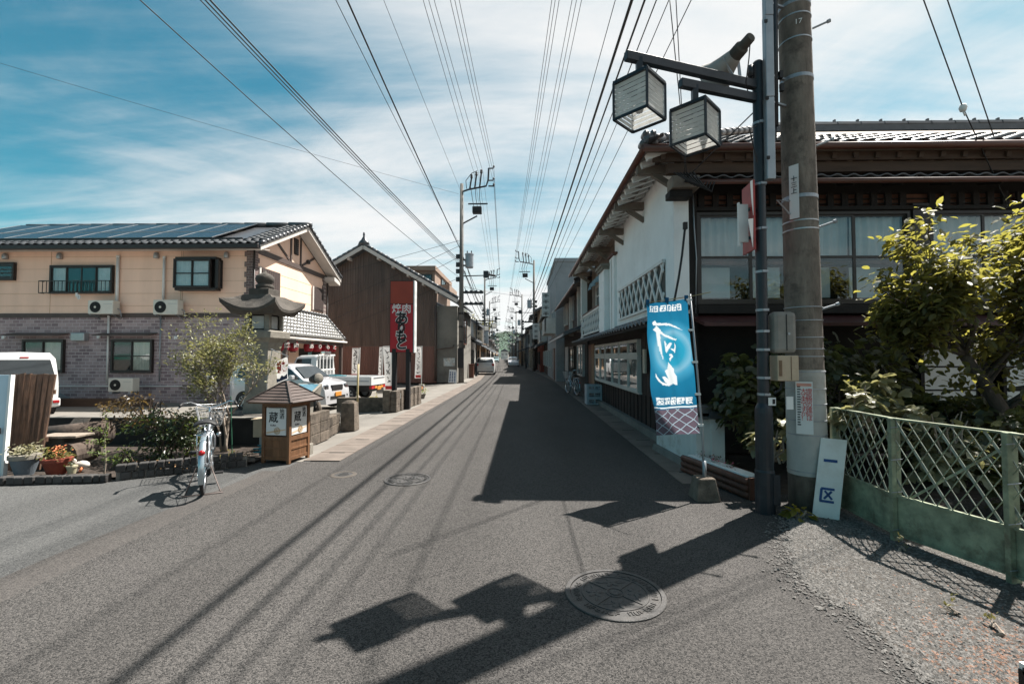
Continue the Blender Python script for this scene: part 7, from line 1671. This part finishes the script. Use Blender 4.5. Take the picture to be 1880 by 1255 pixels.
mb = MB(); mb.lathe([(.36,0),(.30,.16),(.16,.30),(.10,.42),(.05,.5),(.07,.6),(.05,.72),(0,.78)], 12, (xp,YB-.4,zp+.30), M=Matrix.Diagonal((1,.6,1,1))); mb.build('ridge_finial', M_tile_dk, rf3, smooth=True)
mb = MB(); mb.tube([(BX(799),YB-.06,BZ(560)),(BX(799),YB-.06,.1)], .06, 8); mb.tube([(BX(799),YB-.06,2.0),(BX(830),YB+.15,2.15),(BX(832),YB+.2,2.3)], .04, 8); mb.build('downpipe', M_trim, br_, smooth=True)
window(br_, 'street_window', ML(BX(838)+.002, 28.6, 2.4), 3.0, 1.7, 3, M_wood_rb, M_glass_dk, back=False)
mb = MB(); mb.slab([(BX(838),28,BZ(558)),(BX(848),28,BZ(566)),(BX(848),35,BZ(566)),(BX(838),35,BZ(558))], (0,0,.08)); mb.build('street_eave', M_tile_dk, br_)
t = thing('wall_map', 'colourful map poster on the mortar wall of the brown house', 'poster', (BX(823),YB+.24,1.2)); mb = MB(); mb.box(BX(813),BX(834),YB+.20,YB+.245,BZ(672),BZ(657)); mb.build('sheet', mat('map_print', (.42,.46,.46), .6, .5, 9, dirt=(.5,.28,.12), dirt_scale=3, dirt_amt=.7), t)
t = thing('notice_board', 'white notice board with blue writing leaning by the utility pole', 'sign', (BX(830),26.9,0)); mb = MB(); a = [at(823,702,26.9),at(838,703,26.9),at(838,679,27.1),at(825,678,27.1)]; mb.slab(a,(0,.04,0)); mb.build('board', M_paper, t); mb = MB()
for c in range(3):
    for k in range(7): u = .18+c*.3; v = .12+k*.115; p = a[0].lerp(a[1],u).lerp(a[3].lerp(a[2],u),v)+Vector((0,-.01,0)); mb.box(p.x-.04,p.x+.04,p.y-.004,p.y,p.z-.035,p.z+.02)
mb.build('blue_writing', M_inkblue, t)
# brown block with balcony behind it
bb = thing('apartment_block', 'brown flat-roofed building with balcony rising behind the brown house', 'building', (-9, 46, 0)); D = 42.0; QX = lambda px: (px-960)*D/835.6; QZ = lambda py: 1.6+(654-py)*D/835.6
M_tan = mat('tan_stucco', (.24,.17,.13), .85, .12, 1.5)
mb = MB(); mb.box(QX(738),QX(797),D,D+9,0,QZ(496)); mb.build('wall', M_tan, bb); mb = MB(); mb.box(QX(735),QX(800),D-.5,D+9.2,QZ(496),QZ(488)); mb.build('roof', M_tan, bb)
mb = MB(); mb.box(QX(797),QX(818),D+2,D+7,QZ(527),QZ(515)); mb.build('balcony', M_tan, bb); window(bb, 'window', ML(QX(797)+.002,D+3,QZ(527)), 2.5, 1.4, 2, M_dkframe, M_glass_dk, back=False); window(bb, 'window', MF(QX(768),D-.002,QZ(522)), 1.2, 1.0, 2, M_dkframe, M_glass_dk, back=False)
# ------------------------------------------------------------------ houses down the street
M_w = {k: mat('facade_'+k, c, .85, .12, .9, .1, 20, dirt=tuple(x*.55 for x in c), dirt_scale=.7, dirt_amt=.5) for k, c in dict(white=(.52,.51,.48), cream=(.45,.38,.29), tan=(.36,.24,.15), grey=(.26,.28,.29), brown=(.09,.058,.043), dark=(.03,.024,.022), blue=(.26,.31,.35), red=(.22,.07,.05), orange=(.42,.25,.12)).items()}
M_shopglass = M_glass_dk
def street_house(label, side, y0, y1, h, wm, floors=2, roof='gable', depth=8.0, setx=0.0, extra=(), pent=True, lower=None, seed=0, name='street_house', cat='house'):
    r_ = random.Random(seed+int(y0)); ym = (y0+y1)/2; fx = (rx(y0)+2.6+setx) if side > 0 else (rx(y0)-3.95-setx); sgn = side
    t = thing(name, label, cat, (fx, ym, 0)); xb = fx+sgn*depth; xa, xz = min(fx,xb), max(fx,xb); h1 = 2.75
    mb = MB(); mb.box(xa,xz,y0+.02,y1-.02,0,h1 if lower else h); mb.build('lower_wall' if lower else 'wall', M_w[lower or wm], t)
    if lower: mb = MB(); mb.box(xa+.01,xz-.01,y0+.03,y1-.03,h1,h); mb.build('wall', M_w[wm], t)
    F = (lambda y, z, o=.0: MR(fx-o, y, z)) if side > 0 else (lambda y, z, o=.0: ML(fx+o, y, z))
    ln = y1-y0; nw = max(1, int(ln/2.6)); far = y0 > 75
    for fl in range(floors):
        for k in range(nw):
            c = y0+ln*(k+.5)/nw; w_ = min(1.9, ln/nw*.62)
            if fl == 0:
                if r_.random() < .45:
                    mb = MB(); mb.box(fx-.04,fx+.04,c-w_*.45,c+w_*.45,.05,2.15); dr = mb.build('door', r_.choice((M_wood_rb,M_wood_bk,M_galv,M_dkframe)), t)
                    mb = MB(); mb.box(fx-.06,fx+.06,c-.03,c+.03,.05,2.1); mb.build('door_stile', M_alu, dr)
                else: window(t, 'shop_window', F(c+w_/2 if side > 0 else c-w_/2,.75,.0), w_, 1.35, 1 if far else 2, r_.choice((M_alu,M_dkframe)), M_glass_dk, back=False)
            else: window(t, 'window', F(c+w_*.42 if side > 0 else c-w_*.42, 2.95+(fl-1)*2.7+.45,.0), w_*.84, 1.25, 1 if far else 2, r_.choice((M_alu,M_dkframe,M_soffit)), M_glass_dk, back=False)
    # the end wall that faces the camera
    if not far:
        for zz in ((3.4,) if h > 4.4 else ()):
            window(t, 'side_window', MF(fx+sgn*2.6-.6, y0+.02, zz), 1.2, .9, 2, M_alu, M_glass_dk, back=False)
    ov = .55
    if roof == 'gable':                          # eaves towards the street
        hr = depth*.5*.48; xm = (xa+xz)/2
        mb = MB(); mb.slab([(xa-ov,y0-.25,h-ov*.48),(xm,y0-.25,h+hr),(xm,y1+.25,h+hr),(xa-ov,y1+.25,h-ov*.48)],(0,0,.12)); mb.slab([(xm,y0-.25,h+hr),(xz+ov,y0-.25,h-ov*.48),(xz+ov,y1+.25,h-ov*.48),(xm,y1+.25,h+hr)],(0,0,.12)); rf = mb.build('roof', M_tile_dk, t)
        mb = MB(); mb.slab([(xa,y0+.02,h),(xz,y0+.02,h),(xm,y0+.02,h+hr)],(0,.1,0)); mb.build('gable_end', M_w[wm], t)
        ex = fx-sgn*(ov+.02); mb = MB(); mb.tube([(ex,y0-.2,h-ov*.48-.02),(ex,y1+.2,h-ov*.48-.02)],.05,6); mb.build('gutter', M_copper if r_.random()<.5 else M_galv, rf)
        mb = MB(); mb.bar((xm,y0-.25,h+hr+.16),(xm,y1+.25,h+hr+.16),.25,.18); mb.build('ridge', M_tile_dk, rf)
        if not far:
            for s2 in (-1,1):
                for k in range(9): u0, u1 = k/9, (k+1)/9; A_ = Vector((xm+s2*(depth/2+ov), y0-.22, h-ov*.48+.16)); B_ = Vector((xm,y0-.22,h+hr+.16)); mb = MB(); mb.tube([A_.lerp(B_,u0),A_.lerp(B_,u1)],[.085,.07],6); mb.build('verge_tile', M_tile_dk, rf)
    else:
        mb = MB(); mb.box(xa-.08,xz+.08,y0-.06,y1+.06,h,h+.22); mb.build('roof', M_w['grey'], t)
    if pent:
        a = fx-sgn*.95; mb = MB(); mb.slab([(a,y0+.1,2.45),(fx,y0+.1,2.80),(fx,y1-.1,2.80),(a,y1-.1,2.45)] if side > 0 else [(fx,y0+.1,2.80),(a,y0+.1,2.45),(a,y1-.1,2.45),(fx,y1-.1,2.80)],(0,0,.09)); pf = mb.build('pent_roof', M_tile_dk, t)
        if not far:
            n_ = int((y1-y0-.2)/.3); d_ = Vector((fx-a,0,.35)).normalized(); me_ = _rt
            for k in range(n_): inst('roof_rib', me_, pf, frame_M((a,y0+.25+k*.3,2.56), Vector((0,1,0)).cross(d_) if False else d_, (0,1,0), d_.cross(Vector((0,1,0)))))
        mb = MB(); mb.tube([(a-sgn*.03,y0+.1,2.44),(a-sgn*.03,y1-.1,2.44)],.04,6); mb.build('pent_gutter', M_galv, pf)
    for e in extra: e(t, fx, y0, y1, sgn)
    return t
_o = MB(); _o.tube([(0,0,0),(1.0,0,0)], .055, 6); _q = _o.build('roof_rib', M_tile_dk); _rt = _q.data; bpy.data.objects.remove(_q)
def balcony(z, a, b, m='white', out=.9):
    def f(t, fx, y0, y1, s):
        xa, xb = sorted((fx, fx-s*out)); mb = MB(); mb.box(xa,xb,a,b,z,z+.12); mb.box(xa if s > 0 else xb-.08, xa+.08 if s > 0 else xb, a,b,z+.12,z+1.0); mb.box(xa,xb,a,a+.08,z+.12,z+1.0); mb.build('balcony', M_w[m], t)
        for k in range(5): mb = MB(); y = a+.1+(b-a-.2)*k/4; q = xa-.012 if s > 0 else xb+.004; mb.box(q,q+.008,y-.02,y+.02,z+.15,z+.95); mb.build('balcony_joint', M_galv, t)
    return f
def sign_box(z0, z1, y, out, m, txt=False, th=.18):
    def f(t, fx, y0, y1, s):
        xa, xb = sorted((fx-s*.08, fx-s*(.08+out))); mb = MB(); mb.box(xa,xb,y,y+th,z0,z1); sg_ = mb.build('projecting_sign', m, t)
        mb = MB(); n_ = max(2, int((z1-z0)/.45)); w = min(.22,out*.35); c = (xa+xb)/2
        for k in range(n_): z = z0+(k+.5)*(z1-z0)/n_; mb.box(c-w,c+w,y-.01,y-.002,z-.05,z-.01); mb.box(c-.03,c+.03,y-.011,y-.003,z-.15,z+.12); mb.box(c-w*.8,c+w*.8,y-.0105,y-.0025,z+.06,z+.10)
        mb.build('sign_marks', M_inkblue if txt else M_ink, sg_)
    return f
def panel_doors(a, b, z0, z1, m):
    def f(t, fx, y0, y1, s):
        n_ = 6
        for k in range(n_): w = (b-a)/n_; q = fx-s*.03; mb = MB(); mb.box(min(q,fx),max(q,fx),a+k*w+.01,a+(k+1)*w-.01,z0,z1); mb.build('shutter_board', m, t)
        for y in (a-.14, b): mb = MB(); q = fx-s*.22; mb.box(min(q,fx),max(q,fx),y,y+.14,z0-.3,z1+.25); mb.build('white_post', M_soffit, t, bevel=.01)
    return f
street_house('dark brown wooden house with shuttered upper floor next to the merchant house', 1, 18.4, 28.6, 4.75, 'brown', seed=1, extra=(panel_doors(20.0,23.4,2.95,4.4,M_wood_dk),), lower='dark')
street_house('tall grey concrete building with white balcony on the right side', 1, 29.2, 39, 7.7, 'grey', 2, 'flat', 9, setx=-.45, pent=False, seed=2, extra=(balcony(3.1,29.6,33.5,'white',.7), sign_box(4.6,6.4,34.2,.6,M_paper)))
street_house('narrow dark tiled house right of the tall grey building', 1, 39.4, 46, 5.2, 'dark', seed=3, extra=(balcony(2.9,40,44,'white',.6),))
street_house('white rendered shop house behind the first right utility pole', 1, 46.4, 55, 6.4, 'cream', seed=4, extra=(sign_box(3.4,5.0,47,.7,M_paper),), lower='red')
street_house('black fronted house far right with dark gable', 1, 55.4, 63, 6.6, 'dark', seed=5, pent=False)
street_house('white house on the right beyond the black front', 1, 63.4, 74, 5.6, 'white', seed=6, lower='cream')
street_house('grey gabled house on the right past the white house', 1, 74.4, 86, 5.2, 'grey', seed=7)
for k, (a, b, h_, m_, lb) in enumerate(((86.5,98,5.6,'cream','cream'),(98.5,112,5.0,'tan','tan'),(112.5,128,6.2,'white','tall white'),(128.5,146,5.2,'brown','brown'),(146.5,168,5.8,'grey','grey'),(168.5,195,5.4,'cream','pale'),(196,230,6.0,'white','long white'))):
    street_house('%s house far along the right side, number %s beyond the grey gable' % (lb, ('one','two','three','four','five','six','seven')[k]), 1, a, b, h_, m_, seed=30+k, pent=k % 2 == 0)
street_house('low shed with tiled lean-to roof beyond the left utility pole', -1, 35.6, 40.5, 3.1, 'white', 1, 'gable', 6, seed=8, pent=True, lower=None)
street_house('white walled house with dark eaves behind the lean-to shed', -1, 41, 48, 4.7, 'white', seed=9, lower='tan', extra=(sign_box(2.9,4.0,41.6,.7,M_w['cream']),))
street_house('orange-brown house with projecting blue and white sign on the left', -1, 48.5, 60, 5.0, 'tan', seed=10, extra=(sign_box(3.0,5.0,49.2,.55,M_paper,True), sign_box(3.0,5.0,49.8,1.0,M_w['blue'])), lower='orange')
street_house('cream house on the left below the yellow-green tree', -1, 60.5, 72, 4.9, 'cream', seed=11, extra=(sign_box(2.9,4.2,61,.7,M_paper),))
street_house('grey shop with red front on the left side', -1, 72.5, 84, 4.6, 'grey', seed=12, lower='red')
for k, (a, b, h_, m_, lb) in enumerate(((84.5,97,5.2,'white','white'),(97.5,112,4.8,'brown','brown'),(112.5,130,5.4,'cream','cream'),(130.5,152,4.9,'grey','grey'),(152.5,180,5.5,'tan','tan'),(180.5,215,5.2,'white','long pale'))):
    street_house('%s house far along the left side, number %s past the red front' % (lb, ('one','two','three','four','five','six')[k]), -1, a, b, h_, m_, seed=50+k, pent=k % 2 == 1)
# far town closing the street
for k in range(9):
    x = -24+k*4.2+random.uniform(-1,1); y = 250+random.uniform(0,50); h_ = random.uniform(3.5,6.5); m_ = random.choice(('white','grey','cream','tan'))
    t = thing('distant_house', 'distant %s house closing the end of the street, %s from the left' % ({'white':'white','grey':'grey','cream':'cream','tan':'tan'}[m_], ('first','second','third','fourth','fifth','sixth','seventh','eighth','ninth')[k]), 'house', (x,y,0))
    mb = MB(); mb.box(x-2.2,x+2.2,y,y+6,0,h_); mb.build('wall', M_w[m_], t); mb = MB(); mb.slab([(x-2.8,y-.5,h_-.2),(x+2.8,y-.5,h_-.2),(x,y-.5,h_+1.6)],(0,7,0)); mb.build('roof', random.choice((M_tile,M_tile_dk)), t)
    for q in (-1,1): window(t, 'window', MF(x+q*1.1-.5,y,h_*.5), 1.0, 1.0, 1, M_alu, M_glass_dk, back=False)
# yellow-green tree over the left roofs
def far_tree(label, x, y, z0, h, r, n, seed, lm=L_far, s=.55):
    t = thing('street_tree', label, 'tree', (x,y,0)); r_ = random.Random(seed); mb = MB(); tips = []
    grow(mb, (x,y,0), (0,0,1), z0, .25, 0, [], .2, .1, (2,), .7, r_)
    for k in range(6): grow(mb, (x,y,z0*.8), (r_.gauss(0,.6),r_.gauss(0,.6),.8), h*.35, .12, 2, tips, .5, .2, (2,3), .75, r_)
    mb.build('trunk', M_bark, t, smooth=True); Ms = []
    for k in range(n): p, d = r_.choice(tips); Ms.append(leafM(p+Vector((r_.gauss(0,r*.16),r_.gauss(0,r*.16),r_.gauss(0,r*.14))), d, s*r_.uniform(.6,1.2), .2, r_))
    put_leaves(t, leaf_data('leaf', lm), Ms, 0, rest='crown'); return t
far_tree('yellow-green tree rising over the left roofs down the street', -10.2, 79, 3.5, 8.2, 4.2, 2600, 61)
far_tree('darker green tree behind the left roofs before the yellow-green one', -8.9, 62, 3.2, 6.0, 2.6, 1500, 62, L_bush, .45)
far_tree('green street tree before the black front on the right', 1.9, 57, .4, 2.8, 1.2, 900, 63, L_bush, .25)
# ------------------------------------------------------------------ hills
def hill(name, cx, cy, w, dp, h, m, seed, nx=110, ny=40):
    r_ = np.random.default_rng(seed); xs = np.linspace(-1,1,nx); ys = np.linspace(-1,1,ny); ph = r_.uniform(0,6,12); mb = MB()
    for y in ys:
        for x in xs:
            base = max(0, (1-x*x))**.8*max(0,1-y*y)**.7
            z = h*base*(.72+.16*math.sin(x*7+ph[0])+.10*math.sin(x*17+ph[1]+y*3)+.06*math.sin(x*31+ph[2]))+h*.035*r_.random()*(base > .02)
            mb.v.append((cx+x*w, cy+y*dp, z-2))
    for j in range(ny-1):
        for i in range(nx-1): a = j*nx+i; mb.f.append((a,a+1,a+nx+1,a+nx))
    o = mb.build(name, m, smooth=True); o['kind'] = 'structure'; return o
M_forest = mat('forest', (.045,.085,.055), .9, .55, .09, 1.0, .35)
M_hazed_forest = mat('hazed_far_forest', (.10,.17,.18), .9, .25, .03, .6, .2)  # pale blue of distant haze put into the base colour
hill('hill_near', -60, 760, 420, 260, 40, M_forest, 3); hill('hill_far', 150, 1700, 900, 400, 105, M_hazed_forest, 4)
V_ = []; r_ = random.Random(9); Ms = []
cone = leaf_data('canopy', leaf_mat('forest_leaf', (.03,.06,.035), (.05,.08,.03), .8, .2))
tw = thing('hill_wood', 'wooded hillside closing the view at the end of the street', 'wood', (-60,620,0)); tw['kind'] = 'stuff'
hm = bpy.data.objects['hill_near'].data
idx = [v.co.copy() for v in hm.vertices if v.co.z > 2 and v.co.y < 780 and -200 < v.co.x < 110]
for k in range(16000):
    p = r_.choice(idx)+Vector((r_.gauss(0,4),r_.gauss(0,4),r_.uniform(-1,2))); Ms.append(leafM(p, None, r_.uniform(1.6,3.4), -.3, r_))
put_leaves(tw, cone, Ms, 0, rest='canopy')
# ------------------------------------------------------------------ utility poles down the street
def far_pole(label, x, y, h, side, transformer=True, detail=True):
    t = thing('utility_pole', label, 'utility pole', (x,y,0), 0, None); s = -side               # arm points to the street
    mb = MB(); mb.tube([(x,y,0),(x,y,h)], [.17,.10], 14); mb.build('shaft', M_polefar, t, smooth=True)
    A_ = h-.5; mb = MB(); mb.tube([(x,y,A_),(x+s*.4,y,A_+.14),(x+s*1.5,y,A_+.35),(x+s*1.62,y,A_+.7),(x+s*1.66,y,A_+1.45)], .055, 8)
    mb.tube([(x+s*1.64,y,A_+.35),(x+s*2.0,y,A_+.34)], .045, 6)
    for q in (.7,1.45): mb.tube([(x+s*1.64,y,A_+q),(x+s*1.95,y,A_+q)], .04, 6)
    mb.build('high_arm', M_navy, t)
    for q in (.38,.74,1.49): mb = MB(); mb.lathe([(.03,0),(.07,.03),(.05,.06),(.07,.09),(.03,.14)], 8, (x+s*1.97,y,A_+q)); mb.build('insulator', M_navy, t)
    for q in (.5,.8,1.1): mb = MB(); mb.tube([(x+s*q,y-.05,A_+.2),(x+s*(q+.1),y,A_+.6+q*.5)], .05, 6); mb.lathe([(.07,0),(.09,.06),(.06,.12),(.08,.18),(.03,.24)], 8, (x+s*(q+.1),y,A_+.6+q*.5)); mb.build('insulator', M_ink, t)
    mb = MB(); mb.tube([(x,y,A_-2.0),(x+s*.95,y,A_-1.5)], .045, 6); mb.bar((x+s*.4,y,A_-.75),(x+s*1.6,y,A_-.75),.07,.07); mb.build('switch_arm', M_navy, t)
    mb = MB(); mb.box(x+s*.95-.28,x+s*.95+.28,y-.2,y+.2,A_-1.35,A_-.95); mb.build('switch_box', M_ink, t, bevel=.03)
    mb = MB(); 
    for k in range(3): a0 = x+s*(.75+.22*k); mb.tube([(a0,y,A_-.95),(a0-.1,y+.1,A_-.4),(x+s*(.5+.3*k),y,A_+.6)], .018, 5)
    mb.tube([(x+s*.3,y,A_+.2),(x+s*.25,y,A_+.7),(x+s*.6,y,A_+1.15),(x+s*.95,y,A_+1.3)], .022, 5); mb.build('jumper', M_wire, t)
    if transformer:
        mb = MB(); mb.lathe([(.22,0),(.25,.04),(.25,.78),(.27,.80),(.27,.86),(.10,.92)], 18, (x+s*.48,y,A_-4.7)); tr = mb.build('transformer', M_galv, t, smooth=False)
        for q in (-1,1): mb = MB(); mb.tube([(x+s*.48+q*.12,y,A_-3.85),(x+s*.48+q*.13,y,A_-3.65)], .035, 6); mb.build('bushing', M_ink, tr)
        mb = MB(); mb.bar((x,y,A_-4.2),(x+s*.3,y,A_-4.2),.12,.08); mb.bar((x,y,A_-4.55),(x+s*.3,y,A_-4.55),.12,.08); mb.build('hanger', M_ink, t)
    mb = MB(); mb.tube([(x,y,A_-5.2),(x+s*2.0,y,A_-5.15)], .035, 6); mb.box(x+s*1.5-.15,x+s*1.5+.15,y-.12,y+.12,A_-5.3,A_-4.9); mb.tube([(x+s*1.6,y,A_-5.1),(x+s*2.1,y,A_-5.2)], .07, 6); mb.build('low_arm', M_navy, t)
    mb = MB()
    for z in (A_-6.2,A_-6.9): mb.bar((x+s*.08,y,z),(x+s*1.35,y,z),.12,.12)
    mb.build('cable_arm', M_ink, t)
    for z in (A_-6.2,A_-6.9):
        for k in range(4): mb = MB(); mb.obox((x+s*(.3+.3*k),y,z+.02), (.16,.2,.18)); mb.build('cable_clamp', M_navy, t)
    mb = MB()
    for z in (A_-4.0,A_-4.5,A_-4.9,A_-5.4): mb.obox((x-s*.22,y,z), (.22,.2,.26))
    mb.build('side_fittings', M_navy, t)
    for z in (A_-7.5,A_-8.3,A_-9.2,A_-10): mb = MB(); mb.lathe([(.155,z-.06),(.165,z),(.155,z+.06)], 12, (x,y,0)); mb.build('band', M_ink, t)
    return t
PL = [(-3.75,27.6,12.2)]
for y in (60,87,118,152): PL.append((rx(y)-3.55,y,12.2))
PR = []
for y in (49,76,104,136,170): PR.append((rx(y)+2.15,y,12.0))
ords = ('nearest','second','third','fourth','fifth')
for k, (x, y, h_) in enumerate(PL): far_pole('%s utility pole on the left side of the street' % ords[k] + (' with grey transformer' if k == 0 else ''), x, y, h_, -1)
for k, (x, y, h_) in enumerate(PR): far_pole('%s utility pole on the right side of the street' % ords[k], x, y, h_, 1)
mb = MB(); mb.box(-3.94,-3.58,27.38,27.43,.9,2.1); tag(mb.build('pole_plate', M_ink), 'dark striped guard plate on the nearest left utility pole', 'plate')
# ------------------------------------------------------------------ lamp posts along the street
def street_lamp(label, x, y, s):
    t = thing('lamp_post', label, 'lamp post', (x,y,0)); mb = MB(); mb.lathe([(.10,0),(.09,1.1),(.055,1.15),(.055,4.6)], 12, (x,y,0)); mb.build('pole', M_navy, t)
    for z, l_ in ((4.45,1.6),(4.25,1.0)):
        mb = MB(); mb.bar((x,y,z),(x+s*l_,y-.3,z),.06,.08); mb.build('arm', M_navy, t); c = Vector((x+s*(l_-.15),y-.28,z-.42)); h_ = .18
        mb = MB(); mb.box(c.x-h_,c.x+h_,c.y-h_,c.y+h_,c.z-h_,c.z+h_); ln_ = mb.build('lantern', M_lampglass, t)
        mb = MB()
        for a in (-h_,h_):
            for b in (-h_,h_): mb.bar((c.x+a,c.y+b,c.z-h_),(c.x+a,c.y+b,c.z+h_),.03,.03); mb.bar((c.x+a,c.y-h_,c.z+b),(c.x+a,c.y+h_,c.z+b),.03,.03); mb.bar((c.x-h_,c.y+a,c.z+b),(c.x+h_,c.y+a,c.z+b),.03,.03)
        mb.bar((c.x,c.y,c.z+h_),(c.x,c.y,z),.05,.05); mb.build('lantern_frame', M_navy, ln_)
street_lamp('first small lamp post with twin lanterns on the left, by the lean-to shed', -3.75, 36.5, 1)
for k, y in enumerate((66,92,124)): street_lamp('%s distant twin-lantern lamp post on the left side' % ('second','third','fourth')[k], rx(y)-3.3, y, 1)
for k, y in enumerate((60,84,112)): street_lamp('%s distant twin-lantern lamp post on the right side' % ('first','second','third')[k], rx(y)+1.9, y, -1)
mb = MB(); mb.box(-3.95,-3.6,33.2,33.5,0,1.0); mb.box(-3.98,-3.57,33.17,33.53,1.0,1.05); tag(mb.build('brown_post_box', M_wood_rb), 'brown wooden stand at the left kerb before the lamp post', 'stand')
# ------------------------------------------------------------------ overhead wires
def wire(name, label, pts, r, sag=.0, group='overhead wires above the street', n=10):
    P = [Vector(p) for p in pts]; out = []
    for a, b in zip(P[:-1], P[1:]):
        L_ = (b-a).length
        for k in range(n): u = k/n; q = a.lerp(b,u); q.z -= sag*4*u*(1-u)*(L_/30); out.append(q)
    out.append(P[-1]); mb = MB(); mb.tube(out, r, 5); return tag(mb.build(name, M_wire, smooth=True), label, 'wire', group)
def through(px, d, end, back=-9.0, py=0):
    """straight run from behind the camera through the point seen at (px, py), d metres ahead, on to end"""
    p = at(px, py, d); e = Vector(end); u = (e-p)/(e.y-p.y); return [p+u*(back-p.y), e]
lx, ly = -3.75, 27.6
def nxt(pts, P, k, dx, dz):                      # carry the line on to the further poles
    for (x, y, h_) in P[k:]: pts.append(Vector((x+dx,y,dz)))
    return pts
wl = 'telephone cable from the nearest left utility pole, %s of the left bundle'
for k, (px, d, z, r) in enumerate(((396,8.2,7.2,.011),(404,8.4,7.3,.014),(412,8.6,7.4,.017))): wire('overhead_wire', wl % ('outer','middle','inner')[k], nxt(through(px,d,(lx-.1,ly,z)),PL,1,.15,z-1.6 if False else z), r, .25)
wire('overhead_wire', 'lone slack drop wire left of the telephone bundle', through(327,7.6,(lx-.1,ly,6.4)), .010, .5)
wire('overhead_wire', 'thin wire beside the spiral-wrapped cable on the left', through(626,10,(lx-.1,ly,8.4)), .009, .2)
sp_ = through(648,10.4,(lx-.05,ly,8.1)); wire('overhead_wire', 'thick spiral-wrapped cable hanging to the left utility pole', nxt(sp_,PL,1,.1,8.0), .022, .25)
wire('overhead_wire', 'thin earth wire above the spiral-wrapped cable', through(709,12,(lx,ly,11.6)), .007, .15)
for k, px in enumerate((781,791,801)): wire('overhead_wire', 'high voltage line of the left trio, %s' % ('outer','middle','inner')[k], nxt(through(px,13,(lx+.75+.28*k,ly,12.9)),PL,1,.75+.28*k,12.9), .009, .2)
for k, px in enumerate((830,838,846)): wire('overhead_wire', 'high voltage line of the centre-left trio, %s' % ('outer','middle','inner')[k], nxt(through(px,13,(lx+1.97,ly,12.2+.55*k)),PL,1,1.97,12.2+.55*k), .009, .2)
x_, y_, h_ = PR[0]
for k, px in enumerate((1010,1016,1023)): wire('overhead_wire', 'high voltage line of the centre-right trio, %s' % ('inner','middle','outer')[k], nxt(through(px,13,(x_-1.97,y_,12.9-.5*k)),PR,1,-1.97,12.9-.5*k), .009, .2)
for k, px in enumerate((1046,1054,1063)): wire('overhead_wire', 'high voltage line of the right trio, %s' % ('inner','middle','outer')[k], nxt(through(px,13,(x_-1.3+.25*k,y_,12.4)),PR,1,-1.3+.25*k,12.4), .009, .2)
for k, (px, d, z, r, lb) in enumerate(((1122,11,9.2,.010,'thin wire left of the black twisted cable on the right'),(1150,9.5,8.2,.034,'thick black twisted cable on the right side of the street'),(1172,9.0,7.6,.022,'second black cable beside the thick twisted one'),(1192,8.6,6.9,.012,'wavy thin wire right of the black cables'),(1214,8.8,6.4,.009,'thin vertical-looking wire above the near lantern'),(1252,8.2,6.0,.009,'outermost thin wire over the merchant house eave'))):
    wire('overhead_wire', lb, nxt(through(px,d,(x_+.05,y_,z)),PR,1,.05,z), r, .22)
wire('overhead_wire', 'very thin wire crossing the sky above the solar roof', [at(-60,98,20), at(842,356,27.6)], .008, .15)
for k, (a, b) in enumerate(((at(1692,-10,6.2),at(1848,372,7.4)),(at(1736,-10,6.5),at(1850,325,7.5)))): wire('overhead_wire', ('service wire with white insulator ball running to the merchant house','plain service wire running to the merchant house eave')[k], [a+(a-b)*.8, a]+([at(1768,198,6.78)] if k == 0 else [])+[b], .008, .0)
c = at(1768,198,6.78); mb = MB(); mb.lathe([(0,-.06),(.035,-.05),(.05,0),(.035,.05),(0,.06)], 14, c); mb.tube([c+Vector((0,0,-.05)),c+Vector((.03,0,-.12))], .012, 6); tag(mb.build('insulator', M_white, smooth=True), 'white insulator ball on the service wire over the merchant house', 'insulator')
for k, (a, b, lb) in enumerate(((at(1292,0,6.0)+Vector((-.45,0,0)),at(1262,330,7.0),'service wire dropping behind the far lantern to the eave'),(at(1240,-20,6.2),at(1258,325,7.0),'second service wire dropping to the eave corner'),(at(1385,205,4.8),at(1262,325,7.0),'cable from the lamp post to the eave corner'))): wire('overhead_wire', lb, [a, b], .007, .0)
for k, (a, b, lb) in enumerate(((at(848,440,27.6),at(604,505,27.0),'upper service wire from the left pole to the brown house'),(at(846,450,27.6),at(604,560,27.0),'lower service wire from the left pole to the yellow house'),(at(846,470,27.6),at(600,592,24.0),'slack service wire from the left pole to the entrance roof'),(at(838,512,27.6),at(640,596,27.2),'lowest service wire from the left pole past the brown gable'))): wire('overhead_wire', lb, [a, b], .012, .15)
for k, (a, b, lb) in enumerate(((Vector((lx+1.3,ly,5.3)),Vector((PL[1][0],PL[1][1],6.2)),'upper'),(Vector((lx+.2,ly,6.8)),Vector((PL[1][0],PL[1][1],6.5)),'middle'),(Vector((lx+.2,ly,5.8)),Vector((PL[1][0],PL[1][1],5.8)),'lower'),(Vector((lx+.3,ly,7.2)),Vector((PL[1][0],PL[1][1],7.0)),'top'))): wire('overhead_wire', '%s low cable between the first and second left utility poles' % lb, [a, b], .022, .4)
wire('overhead_wire', 'cable crossing the street between the left and right utility poles', [Vector((lx,ly,5.9)), Vector((PR[0][0],PR[0][1],8.2))], .012, .3)

# ------------------------------------------------------------------ thin summer haze in the street air
def _haze():
    mb = MB(); mb.box(-820, 1100, -60, 2150, -3.5, 150); m, nt, N, L, B = _new('summer_haze'); N.remove(B)
    v = N.new('ShaderNodeVolumePrincipled'); v.inputs['Density'].default_value = .00006; v.inputs['Color'].default_value = (.86, .93, .98, 1); v.inputs['Anisotropy'].default_value = .2
    L.new(v.outputs[0], nt.nodes['Material Output'].inputs['Volume']); o = mb.build('haze', m); o['kind'] = 'stuff'; o['label'] = 'thin pale summer haze over the whole street'; o['category'] = 'haze'
_haze()
